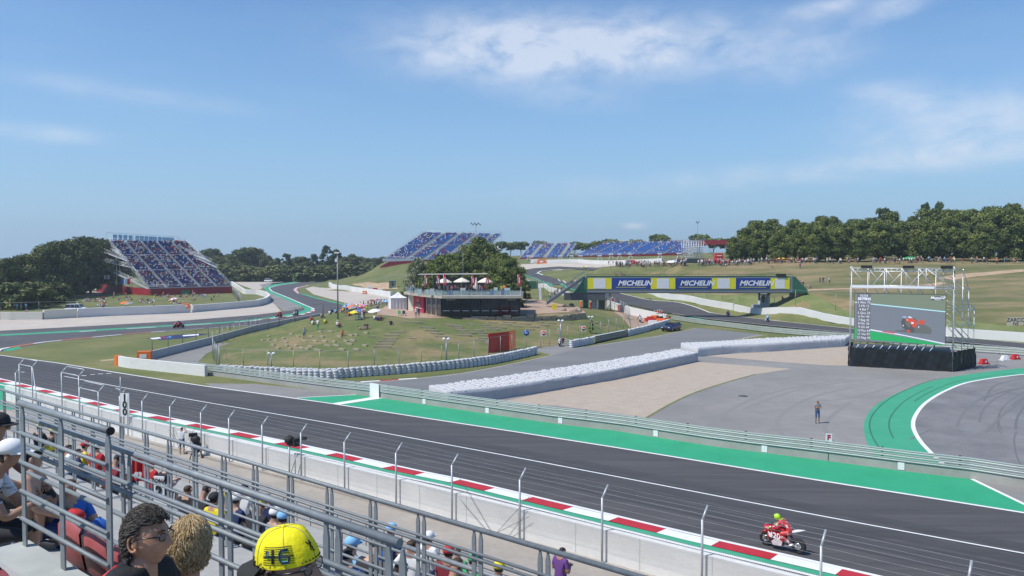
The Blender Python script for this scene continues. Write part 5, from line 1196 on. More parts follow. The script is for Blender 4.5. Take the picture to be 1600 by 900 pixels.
mb = MB(); mb.box((q.x, q.y + 1, q.z + 5.5 * s_), (13 * s_, 2, 11 * s_)).box((q.x, q.y + 1, q.z + 13 * s_), (11 * s_, 2, 5 * s_)); mb.build('body', mat('bright_red', (0.62, 0.02, 0.02), .5), ri)
for k in range(2): MB().box((q.x, q.y - .05, q.z + (7 + 5 * k) * s_), (8 * s_, .06, 1.5 * s_)).build('white_stripe', M_wht, ri)
def mast(px, y0, y1, d, label, lamps=5, r=.16, wl=2.4):
 a, b = P(px, y1, d), P(px, y0, d); zb_ = min(a.z, hz(a.x, a.y)); o = thing('light_mast', (a.x, a.y, zb_), label, 'lamp mast')
 MB().tube([(a.x, a.y, zb_), (a.x, a.y, b.z)], [r, r * .6], 8).build('pole', M_galv, o)
 if lamps:
  MB().bar((a.x - wl / 2, a.y, b.z), (a.x + wl / 2, a.y, b.z), .12, .12).build('crossbar', M_dark, o)
  for k in range(lamps):
   x = a.x - wl / 2 + wl * k / (lamps - 1); z = b.z + .25 * (-1) ** k; MB().box((x, a.y - .1, z), (wl / lamps * .8, .4, .6), top=.8).build('floodlight', M_dark, o)
mast(743.5, 350, 400, 330, 'tall floodlight mast beside the middle grandstand', 6, .2, 3.6)
mast(1089.5, 347.5, 400, 320, 'slim mast with a small lamp behind the scaffold tower', 3, .10, 1.0)
mast(723.5, 386, 430, 170, 'short floodlight pole among the trees behind the pavilion', 2, .06, .5)
a = T(528, 499, 90, 160); o = thing('lamp_post', tuple(a), 'tall grey lamp post on the crest of the mound by the umbrellas', 'lamp post')
ht = P(528, 394, a.y).z - a.z
MB().tube([(0, 0, 0), (0, 0, ht)], [.13, .08], 10).build('pole', mat('pole_green_grey', (0.27, 0.30, 0.28), .5, metal=.3), o, local=True)
MB().box((-.1, 0, ht - .1), (.75, .4, .22)).box((-.2, 0, ht - 1.3), (.35, .3, .5)).build('lamp_head', M_wht, o, local=True)
def twin_lamp(px, pyb, pyt, d0, label):
 a = T(px, pyb, 60, 150); hgt = P(px, pyt, a.y).z - a.z; o = thing('twin_floodlight', tuple(a), label, 'floodlight')
 MB().tube([(0, 0, 0), (0, 0, hgt)], .09, 8).build('pole', M_galv_l, o, local=True)
 for x in (-.27, .27): MB().lathe([(0, -.07), (.19, -.05), (.21, .08), (.09, .18), (0, .2)], 10, (x, 0, hgt)).build('lamp_bowl', M_wht, o, local=True)
twin_lamp(424, 578, 553, 90, 'twin white floodlight behind the tyre stacks at the left of the mound')
twin_lamp(697.5, 563, 530, 100, 'twin white floodlight behind the tyre stacks left of the red mesh panel')
twin_lamp(876, 537, 501.5, 110, 'small floodlight on a post behind the white scooter')
twin_lamp(923, 512, 495.5, 125, 'small floodlight at the right end of the stone terrace wall')
def sign(px, pyb, pyt, kind_, label):
 a = T(px, pyb, 60, 150); hgt = P(px, pyt, a.y).z - a.z; o = thing('road_sign', tuple(a), label, 'sign'); zc = hgt - .38
 MB().tube([(0, .03, 0), (0, .03, hgt)], .035, 6).build('pole', M_galv_l, o, local=True)
 if kind_ == 'ban':
  MB().box((0, 0, zc), (.72, .03, .82)).build('plate', M_wht, o, local=True)
  MB().lathe([(0, 0), (.31, 0), (.31, .02), (0, .02)], 20, (0, -.04, zc), axis='y').build('disc', mat('sign_red2', (0.55, 0.01, 0.02), .5), o, local=True)
  MB().box((0, -.055, zc), (.44, .02, .13)).build('bar', M_wht, o, local=True)
 else:
  MB().lathe([(0, 0), (.38, 0), (.38, .02), (0, .02)], 20, (0, -.04, zc), axis='y').build('disc', mat('sign_blue', (0.02, 0.10, 0.40), .5), o, local=True)
  MB().box((0, -.05, zc), (.34, .02, .07)).add([(-.22, -.055, zc), (-.06, -.055, zc + .13), (-.06, -.055, zc - .13)], [(0, 2, 1)]).build('arrow', M_wht, o, local=True)
sign(822.5, 544, 516, 'arrow', 'round blue arrow sign by the gap in the tyre stacks')
sign(849.5, 538, 516.5, 'ban', 'no entry sign on a post right of the blue arrow sign')
sign(911.5, 526, 509.5, 'ban', 'no entry sign behind the white tyre row, nearest the stone wall')
a, b = T(763, 552, 60, 150), T(795, 548, 60, 150); o = thing('mesh_panel', tuple(a), 'large red mesh panel on the slope behind the tyre stacks', 'panel')
hgt = 2.55; mb = MB(); d = (b - a); d.z = 0; L_ = d.length; d.normalize()
for k in range(15): q = a + d * (L_ * k / 14); mb.bar(q, q + Vector((0, 0, hgt)), .07 if k % 14 else .12, .07)
for k in range(17): z = hgt * k / 16; mb.bar(a + Vector((0, 0, z)), a + d * L_ + Vector((0, 0, z)), .05, .06)
mb.build('mesh', M_redm, o); q = a + d * L_
mb = MB(); q2 = q + Vector((.9, 2.4, 0))
for k in range(9): p_ = q.lerp(q2, k / 8); mb.bar(p_, p_ + Vector((0, 0, hgt)), .06, .06)
for k in range(9): z = hgt * k / 8; mb.bar(q + Vector((0, 0, z)), q2 + Vector((0, 0, z)), .05, .06)
mb.build('side_mesh', M_redm, o)
MB().wall([a + Vector((0, .08, 0)), a + d * L_ + Vector((0, .08, 0))], a.z, hgt, .02).build('backing', mat('red_net', (0.60, 0.035, 0.03), .7, alpha=.7), o)
pts = W([(724, 499), (760, 499.6), (800, 500.6), (850, 501), (890, 500.2), (915, 497.5)], True); pts = dense(pts, 1.3); rr = random.Random(9); o = thing('stone_wall', (pts[0].x, pts[0].y, 1.5), 'rough brown stone wall edging the paved terrace', 'wall')
mb = MB(); n_ = len(pts)
for i in range(n_ - 1):
 p, q = pts[i], pts[i + 1]; f_ = min(1.0, i / 8); hgt = .30 + .45 * f_
 z = 0
 while z < hgt:
  h1 = rr.uniform(.25, .42); c = (p + q) / 2; mb.box((c.x + rr.uniform(-.1, .1), c.y + rr.uniform(-.12, .05), hz(c.x, c.y) - .05 + z + h1 / 2), (rr.uniform(1.1, 1.5), .6, h1 * .94), math.atan2((q - p).y, (q - p).x) + rr.uniform(-.05, .05)); z += h1
mb.build('stones', M_stone, o)
for k, (x, y) in enumerate([(881, 485.5), (896, 487), (901, 484), (883, 480), (893, 478.5), (905, 487)]):
 q = T(x, y, 100, 200); mb = MB().ball((0, 0, .2), (rr.uniform(.5, 1.0), .5, rr.uniform(.3, .45)), 8, 5, jit=.15); o = mb.build('boulder', M_stone); o.location = q; tag(o, ORD(k) + ' pale boulder on the grass between the pavilion and the bridge', 'boulder', 'boulders near the bridge')
for x, y, l in [(866, 484, 'yellow bin beside the bridge stairs'), (158.5, 455, 'small yellow box left of the red stand sheeting')]:
 q = T(x, y, 100, 400); o = MB().box((0, 0, .5), (.8, .7, 1.0), top=1.1).box((0, 0, 1.03), (.95, .8, .08)).build('bin', M_CLO['yellow']); o.location = q; tag(o, l, 'bin')
bl = [(431, 533, 8), (446, 536, 9), (420, 532, 6), (426, 540, 8), (434, 545, 8), (447, 541, 8), (453, 546, 8), (443, 530, 6), (462, 541, 9), (471, 545, 12), (474, 534, 12), (485, 542.5, 11), (492, 534, 12), (496, 548, 14), (480, 546, 10), (503, 527, 8),
 (507, 534, 12), (512, 541, 13), (525, 541, 13), (516, 519, 9), (522, 535, 8), (530, 527, 11), (534, 547, 12), (540, 534, 9), (546, 538.5, 12), (551, 533, 12), (556, 524, 8), (465, 527, 8), (455, 523, 7), (486, 527, 9), (420, 526, 5), (410, 533, 5), (500, 519, 8), (548, 525, 9), (572, 521, 9), (557, 547, 12),
 (620, 520, 23), (612, 525, 24), (609, 530.5, 22), (604, 534, 26), (600, 538.5, 27), (597, 543, 26), (668, 513, 20), (674, 517.5, 20), (682, 522, 20), (690, 527, 22), (660, 512.5, 10), (712, 511, 20), (722, 517, 20), (716, 513.5, 14), (731, 521, 24), (726, 525, 22), (705, 509, 15),
 (757, 509, 18), (762, 512.5, 20), (770, 516, 22), (745, 517, 18), (752, 521, 18), (758, 525, 22), (756, 530, 18), (790, 508, 18), (782, 513, 18), (796, 505, 22), (808, 511, 16), (820, 507, 18), (835, 512, 16), (815, 501.5, 18), (842, 504, 14), (828, 516, 14), (850, 509, 14), (760, 537, 12), (749, 533, 14),
 (770, 505.5, 14), (736, 508, 14), (862, 506, 14), (875, 503.5, 12), (888, 505, 12), (645, 530, 9), (570, 541, 9), (582, 527, 8), (930, 505, 9), (940, 508, 9), (645, 505, 30)]
rr = random.Random(12); src = None
zn_ = {}
bl.sort()
for x, y, wpx in bl:
 q = T(x, y, 70, 160); L_ = wpx * q.y / F
 left = x < 575
 o = MB().box((0, 0, 0), (1, .38, .22)).build('slope_bench', M_bench) if src is None else src.copy()
 if src is None: src = o
 else: COL.objects.link(o)
 o.location = q + Vector((0, 0, .10)); o.scale = (L_, 1, 1); o.rotation_euler = (0, R(rr.uniform(4, 9)) if left else 0, R(rr.uniform(-38, -22)) if left else R(rr.uniform(2, 9)))
 zone = 'left part of the grassy mound' if left else ('middle steps of the mound' if x < 640 else ('slope below the pavilion' if x < 740 else 'slope around the red mesh panel' if x < 860 else 'slope near the stone wall end'))
 zc_ = zn_.setdefault(zone, []); zc_.append(1)
 tag(o, '%s plank bench of the %s' % (ORD(len(zc_) - 1), zone), 'bench', 'plank benches on the ' + zone)
# trees
M_bark = mat('bark', (0.085, 0.062, 0.045), 0.95, var=0.3, vscale=3)
def leafmat(n, c): return mat(n, c, 0.75, var=0.25, vscale=0.8, spec=0.25)
LEAF = {'pine': [leafmat('pine_dark', (0.070, 0.098, 0.024)), leafmat('pine_mid', (0.122, 0.158, 0.038)), leafmat('pine_light', (0.185, 0.215, 0.055))],
  'oak': [leafmat('oak_dark', (0.062, 0.082, 0.026)), leafmat('oak_mid', (0.105, 0.132, 0.038)), leafmat('oak_light', (0.185, 0.190, 0.065))],
  'olive': [leafmat('olive_dark', (0.10, 0.13, 0.06)), leafmat('olive_mid', (0.17, 0.20, 0.10)), leafmat('olive_light', (0.28, 0.30, 0.18))],
  'poplar': [leafmat('poplar_dark', (0.035, 0.065, 0.022)), leafmat('poplar_mid', (0.06, 0.10, 0.032)), leafmat('poplar_light', (0.10, 0.145, 0.05))]}
def leaves(pts, nrm, size, rs, elong=1.0):
 """quads at pts, facing roughly along nrm"""
 n = len(pts); nrm = nrm + rs.normal(0, .55, (n, 3)); nrm /= np.linalg.norm(nrm, axis=1)[:, None] + 1e-9
 a = np.cross(nrm, rs.normal(0, 1, (n, 3))); a /= np.linalg.norm(a, axis=1)[:, None] + 1e-9; b = np.cross(nrm, a)
 s = size * rs.uniform(.6, 1.35, n)[:, None]; a *= s * elong; b *= s * .62
 return np.stack([pts - a - b * .4, pts + b, pts + a + b * .4, pts - b], 1)
def tree_proto(name, seed, h, cr, z0, kind_, nb, nl, lsize, shape='round', trunk_r=.22, gaps=.0):
 rs = np.random.RandomState(seed); rr = random.Random(seed)
 o = thing(name, (0, 0, 0))
 tk = MB(); tx, ty = rr.uniform(-.4, .4), rr.uniform(-.4, .4)
 tk.tube([(0, 0, -.4), (tx * .3, ty * .3, h * .3), (tx, ty, h * .62), (tx * 1.2, ty * 1.2, h * .9)], [trunk_r * 1.25, trunk_r, trunk_r * .6, .04], 7)
 blobs = []
 for k in range(nb):
  t = (k + rr.random()) / nb; z = z0 + (h - z0) * t
  if shape == 'round': env = math.sin(math.pi * min(.97, max(.10, .12 + .84 * t))) ** .62
  elif shape == 'cone': env = (1 - t) ** .75 + .12
  elif shape == 'tall': env = (math.sin(math.pi * (.12 + .80 * t))) ** .6
  elif shape == 'flat': env = .35 + .65 * math.sin(math.pi * (.25 + .6 * t))
  an = k * 2.4 + rr.uniform(-.5, .5); rad = cr * env * rr.uniform(.35, .82)
  bx_, by_ = tx * t + rad * math.cos(an), ty * t + rad * math.sin(an); br_ = cr * rr.uniform(.16, .46) * (.55 + .45 * env)
  blobs.append((bx_, by_, min(z, h - br_ * .6), br_))
  if k % 2 == 0: tk.tube([(tx * .6, ty * .6, max(z0 * .6, z - cr * .5)), ((tx * .6 + bx_) / 2, (ty * .6 + by_) / 2, z - cr * .15), (bx_, by_, z)], [trunk_r * .45, trunk_r * .3, .03], 5)
 blobs.append((tx, ty, h - cr * .28, cr * .34))
 tk.build('trunk', M_bark, o, local=True)
 P_, N_, K_ = [], [], []
 for bx_, by_, bz, br_ in blobs:
  m_ = int(nl * (br_ / cr) ** 2 / sum((b[3] / cr) ** 2 for b in blobs)); d = rs.normal(0, 1, (m_, 3)); d /= np.linalg.norm(d, axis=1)[:, None]
  d[:, 2] = np.where(d[:, 2] < -.55, -d[:, 2], d[:, 2]); r_ = br_ * (1.25 - .85 * rs.rand(m_) ** .9)[:, None] * (1 + .12 * np.sin(d[:, :1] * 7 + d[:, 2:] * 5 + seed))
  p = np.array([bx_, by_, bz]) + d * r_ * np.array([1, 1, .78]); P_.append(p); N_.append(d)
  base = rr.choice([0, 1, 1, 2]); K_.append(np.clip(base + rs.choice([-1, 0, 0, 0, 1], m_), 0, 2))
 P_, N_, K_ = np.vstack(P_), np.vstack(N_), np.concatenate(K_)
 q = leaves(P_, N_, lsize, rs, 1.25 if kind_ == 'pine' else 1.0); n = len(q)
 me = bpy.data.meshes.new('crown'); me.vertices.add(4 * n); me.vertices.foreach_set('co', q.reshape(-1)); me.loops.add(4 * n); me.polygons.add(n)
 me.loops.foreach_set('vertex_index', np.arange(4 * n, dtype=np.int32)); me.polygons.foreach_set('loop_start', np.arange(0, 4 * n, 4, dtype=np.int32)); me.polygons.foreach_set('loop_total', np.full(n, 4, dtype=np.int32))
 for m_ in LEAF[kind_]: me.materials.append(m_)
 me.polygons.foreach_set('material_index', K_.astype(np.int32)); me.update(); me.validate()
 c = bpy.data.objects.new('crown', me); COL.objects.link(c); c.parent = o; reg(o, c)
 o['h'] = h; return o
PT = {'pine': [tree_proto('pine_tree', s_, 12, 4.6, 1.0, 'pine', 40, 12000, .24, 'round') for s_ in (1, 2, 3, 4)],
 'oak': [tree_proto('broadleaf_tree', s_, 14, 5.6, 1.2, 'oak', 30, 9000, .33, 'round', .3) for s_ in (11, 12, 13)],
 'poplar': [tree_proto('poplar_tree', s_, 13, 3.6, 1.5, 'poplar', 22, 5000, .32, 'tall') for s_ in (21, 22)],
 'flat': [tree_proto('stone_pine', s_, 7, 3.4, 4.2, 'pine', 12, 1800, .34, 'flat', .18) for s_ in (31, 32)],
 'olive': [tree_proto('olive_tree', 41, 5, 3.0, .6, 'olive', 16, 3600, .18, 'round', .14)],
 'cypress': [tree_proto('young_conifer', 51, 3, .7, .2, 'pine', 12, 900, .12, 'cone', .06)],
 'bush': [tree_proto('leafy_bush', s_, 3.2, 2.4, .2, 'oak', 14, 3000, .22, 'round', .08) for s_ in (61, 62)]}
_usedp = set(); rrt = random.Random(77)
def tree(kind_, x, y, z, hgt, label, group, wf=1.0):
 i = rrt.randrange(len(PT[kind_])); p = PT[kind_][i]; s_ = hgt / p['h']
 sc_ = (s_ * wf, s_ * wf, s_)
 if p.name not in _usedp:
  _usedp.add(p.name); o = p; o.location = (x, y, z); o.rotation_euler = (0, 0, rrt.uniform(0, 6.28)); o.scale = sc_; tag(o, label, 'tree', group)
 else: o = copy_tree(p, (x, y, z), rrt.uniform(0, 6.28), label, group, sc_)
 o['category'] = 'bush' if kind_ == 'bush' else 'tree'
 return o
def tree_px(kind_, px, ytop, d, label, group, wf=1.0, base=None):
 """a tree at distance d whose tip reaches ytop"""
 t_ = P(px, ytop, d); zb = hz(t_.x, d) if base is None else base
 return tree(kind_, t_.x, d, zb, max(1.5, t_.z - zb), label, group, wf)
xs_ = [1120, 1140, 1165, 1200, 1250, 1300, 1350, 1380, 1420, 1450, 1500, 1550, 1600, 1660]; ys_ = [384, 372, 353, 344, 340, 337, 335, 336, 332, 328, 331, 322, 317, 315]
def topy(x): return float(np.interp(x, xs_, ys_))
ordc = [0, 0, 0]
def od(i):
 ordc[i] += 1; return ORD(ordc[i] - 1)
x = 1146
while x < 1640:
 y = topy(x) + rrt.uniform(9, 34) if x > 1165 else topy(x) + 4
 tree_px('pine', x, y, 236 + rrt.uniform(-4, 6) + (8 if x < 1200 else 0), od(0) + ' pine from the left in the front row of the wood on the hill', 'front pines of the wood on the hill', rrt.uniform(.85, 1.15)); x += rrt.uniform(27, 36)
x = 1165
while x < 1660: tree_px('pine', x, topy(x) + rrt.uniform(1, 17), 256 + rrt.uniform(-5, 5), od(1) + ' pine from the left in the middle rows of the wood on the hill', 'middle pines of the wood on the hill', rrt.uniform(.8, 1.1)); x += rrt.uniform(27, 36)
x = 1180
while x < 1680: tree_px('pine', x, topy(x) + rrt.uniform(-5, 9), 282 + rrt.uniform(-5, 6), od(2) + ' pine tip from the left on the skyline of the hill wood', 'back pines of the wood on the hill', rrt.uniform(.75, 1.1)); x += rrt.uniform(26, 36)
for x, y, l in [(1381, 327, 'loose round tree standing above the middle of the pine wood'), (1447, 319, 'narrow pale tree tip above the pine wood, left one of two'), (1468, 318, 'narrow pale tree tip above the pine wood, right one of two')]:
 tree_px('poplar', x, y, 300, l, None, .45 if x > 1400 else .8)
for x in (1150, 1185, 1218, 1255, 1290, 1330, 1370, 1410, 1455, 1490, 1530, 1570, 1610, 1650):
 tree_px('bush', x + rrt.uniform(-6, 6), 400 + rrt.uniform(-4, 3), 262 + rrt.uniform(-6, 6), ORD(int((x - 1140) / 36)) + ' dark bush under the pines on the hill', 'bushes under the pines', 1.5)
for x, y, d, k in [(-20, 412, 205, 'oak'), (8, 402, 215, 'oak'), (34, 398, 222, 'oak'), (52, 396, 236, 'oak'), (70, 384, 245, 'oak'), (88, 377, 255, 'oak'), (106, 374, 262, 'oak'), (124, 369, 272, 'oak'), (140, 370, 284, 'oak'), (155, 372, 300, 'oak'), (170, 376, 316, 'oak'), (-45, 408, 225, 'oak'), (182, 378, 330, 'oak'),
    (20, 404, 240, 'oak'), (60, 392, 265, 'oak'), (98, 380, 285, 'oak'), (132, 376, 310, 'oak'), (160, 378, 335, 'oak')][::1]:
 ordc.append(x); tree_px(k, x, y + 3, d, 'tall dark broadleaf tree of the left wood, %s %s' % (ORD(len(ordc) - 4), 'planted' if 0 else ('along the front from the left' if len(ordc) < 17 else 'towards the stand')), 'trees of the dark wood at the left', .95)
for x, yb in [(-15, 492), (5, 490), (22, 489), (40, 485), (57, 482), (72, 478), (88, 472), (102, 467), (116, 461), (128, 456), (140, 450), (150, 445)]:
 q = G(x, yb - 6); ordc[0] += 1; tree('bush', q.x, q.y + 6, hz(q.x, q.y), rrt.uniform(4.5, 6.5), ORD(max(0, int((x + 15) / 14))) + ' dark bush along the shaded edge of the left wood', 'bushes along the edge of the left wood', 1.35)
tree_px('poplar', 74, 430, 222, 'young yellow green tree before the dark wood at the left', None, .6)
far = [(300, 402, 470, 'oak'), (318, 392, 480, 'oak'), (331, 390, 500, 'oak'), (344, 396, 520, 'poplar'), (356, 398, 490, 'oak'), (372, 391, 470, 'oak'), (390, 388, 480, 'oak'), (404, 390, 500, 'oak'), (418, 400, 490, 'oak'), (433, 404, 500, 'poplar'), (447, 397, 480, 'poplar'), (459, 404, 500, 'oak'), (470, 402, 480, 'oak'), (482, 404, 510, 'poplar'), (491, 398, 480, 'poplar'), (503, 408, 500, 'oak'),
 (513, 385, 470, 'poplar'), (526, 391, 480, 'poplar'), (538, 402, 470, 'oak'), (550, 398, 480, 'oak'), (562, 402, 500, 'oak'), (574, 404, 480, 'oak'), (588, 404, 500, 'oak'), (600, 402, 520, 'oak'), (309, 408, 450, 'oak'), (362, 406, 450, 'oak'), (425, 408, 450, 'oak'), (478, 410, 450, 'oak'), (544, 409, 450, 'oak'), (582, 410, 450, 'oak')]
cnt = {'poplar': 0, 'oak': 0}
for x, y, d, k in sorted(far): cnt[k] += 1; tree_px(k, x, y, d, '%s %s from the left in the far row behind the chicane' % (ORD(cnt[k] - 1), 'slender tree' if k == 'poplar' else 'round dark tree'), 'far row of trees, ' + k, 1.1 if k == 'oak' else .95, 0)
for i_, x in enumerate(range(296, 610, 17)): tree_px('bush', x, 416 + rrt.uniform(-2, 3), 440, ORD(i_) + ' low bush from the left at the foot of the far tree row', 'bushes of the far row', 2.0, 0)
for i_, (x, y, d) in enumerate(sorted([(670, 415, 176), (680, 406, 182), (692, 399, 186), (708, 398, 184), (722, 396, 190), (736, 383, 205), (748, 372, 214), (758, 384, 212), (770, 400, 196), (784, 396, 192), (797, 404, 186), (806, 418, 178), (716, 408, 176), (744, 404, 180), (768, 412, 176), (690, 414, 176), (788, 418, 174)])):
 tree_px('pine', x, y + 1, d, ORD(i_) + ' pine from the left behind the roof terrace of the pavilion', 'pines behind the pavilion', .95)
tree_px('olive', 655, 406, 176, 'pale grey green tree on the slope left of the pavilion pines', None, .42)
tree_px('olive', 644, 418, 186, 'smaller pale green tree beside the grass bank below the middle stand', None, .5)
for x, y, d in [(648, 450, 160), (655, 447, 160), (800, 444, 158), (790, 446, 157)]: tree_px('bush', x, y, d, 'green bush at the back of the pavilion, %s' % {648: 'leftmost', 655: 'second from the left', 800: 'rightmost', 790: 'second from the right'}[x], 'bushes at the back of the pavilion', 1.0)
for i_, (x, y, d) in enumerate(sorted([(781, 379, 430), (797, 380, 440), (815, 379, 440), (845, 378, 450), (856, 381, 440), (898, 379, 440), (914, 381, 420), (935, 378, 440), (952, 375, 440), (973, 378, 440), (1027, 368, 430), (1036, 371, 440), (1092, 368, 430), (1114, 374, 420), (1136, 375, 420), (995, 376, 440)])):
 tree_px('flat', x, y, d, ORD(i_) + ' lone tree from the left on the skyline behind the far stands', 'lone trees on the skyline', 1.0, 12.2)
tree_px('cypress', 924, 500, T(924, 521, 90, 160).y, 'small dark conifer in front of the stone wall', None)
for x, y, d in [(8, 500, 180)]: pass
def tent(px, pyb, d, wpx, hpx, label, peaks=1, sides=True):
 q = P(px, pyb, d); w_ = wpx * d / F; h_ = hpx * d / F; o = thing('canopy_tent', (q.x, q.y, q.z), label, 'tent')
 e_ = h_ * (.62 if not sides else .66); n = 10; mb = MB()
 prof = [(1, e_), (.72, e_ + (h_ - e_) * .12), (.4, e_ + (h_ - e_) * .38), (.15, e_ + (h_ - e_) * .75), (0.01, h_)]
 vs = []
 for f_, z in prof:
  for a, b in ((-1, -1), (0, -1), (1, -1), (1, 0), (1, 1), (0, 1), (-1, 1), (-1, 0)): vs.append((a * w_ / 2 * f_, b * w_ / 2 * f_, z - (.05 if a == 0 or b == 0 else 0)))
 mb.add(vs, [(8 * i + k, 8 * i + (k + 1) % 8, 8 * i + 8 + (k + 1) % 8, 8 * i + 8 + k) for i in range(4) for k in range(8)], 0, False); mb.build('roof', M_canv, o, local=True)
 for a in (-1, 1):
  for b in (-1, 1): MB().box((a * w_ * .48, b * w_ * .48, e_ / 2), (.07, .07, e_)).build('leg', M_alu, o, local=True)
 if sides:
  mb = MB()
  for (x0, y0), (x1, y1) in (((-1, -1), (1, -1)), ((1, -1), (1, 1)), ((-1, 1), (-1, -1))):
   m_ = 14
   for i in range(m_):
    a, b = i / m_, (i + 1) / m_; wv = lambda t: .05 * math.sin(t * 31)
    pa = (x0 + (x1 - x0) * a, y0 + (y1 - y0) * a); pb = (x0 + (x1 - x0) * b, y0 + (y1 - y0) * b)
    mb.add([(pa[0] * w_ * .48 + wv(a), pa[1] * w_ * .48 + wv(a), 0.02), (pb[0] * w_ * .48 + wv(b), pb[1] * w_ * .48 + wv(b), 0.02), (pb[0] * w_ * .48, pb[1] * w_ * .48, e_), (pa[0] * w_ * .48, pa[1] * w_ * .48, e_)], [(0, 1, 2, 3)], 0, True)
  mb.build('side_wall', M_canv, o, local=True)
 return o
q = T(622, 482.5, 100, 200)
t_ = tent(622, 482.5, q.y, 27, 27, 'white pop up tent left of the pavilion'); t_.location = q; t_.rotation_euler = (0, 0, R(18))
tent(763, 399, 400, 13, 15, 'white peaked tent on the skyline, left one of the pair', sides=False); tent(777, 399, 400, 13, 15, 'white peaked tent on the skyline, right one of the pair', sides=False)
q = P(766, 400, 398); MB().box((q.x, q.y, q.z + .8), (18, 2, 1.6)).build('low_wall', M_slab)['label'] = 'low pale wall under the two peaked tents on the skyline'; bpy.data.objects['low_wall']['category'] = 'wall'
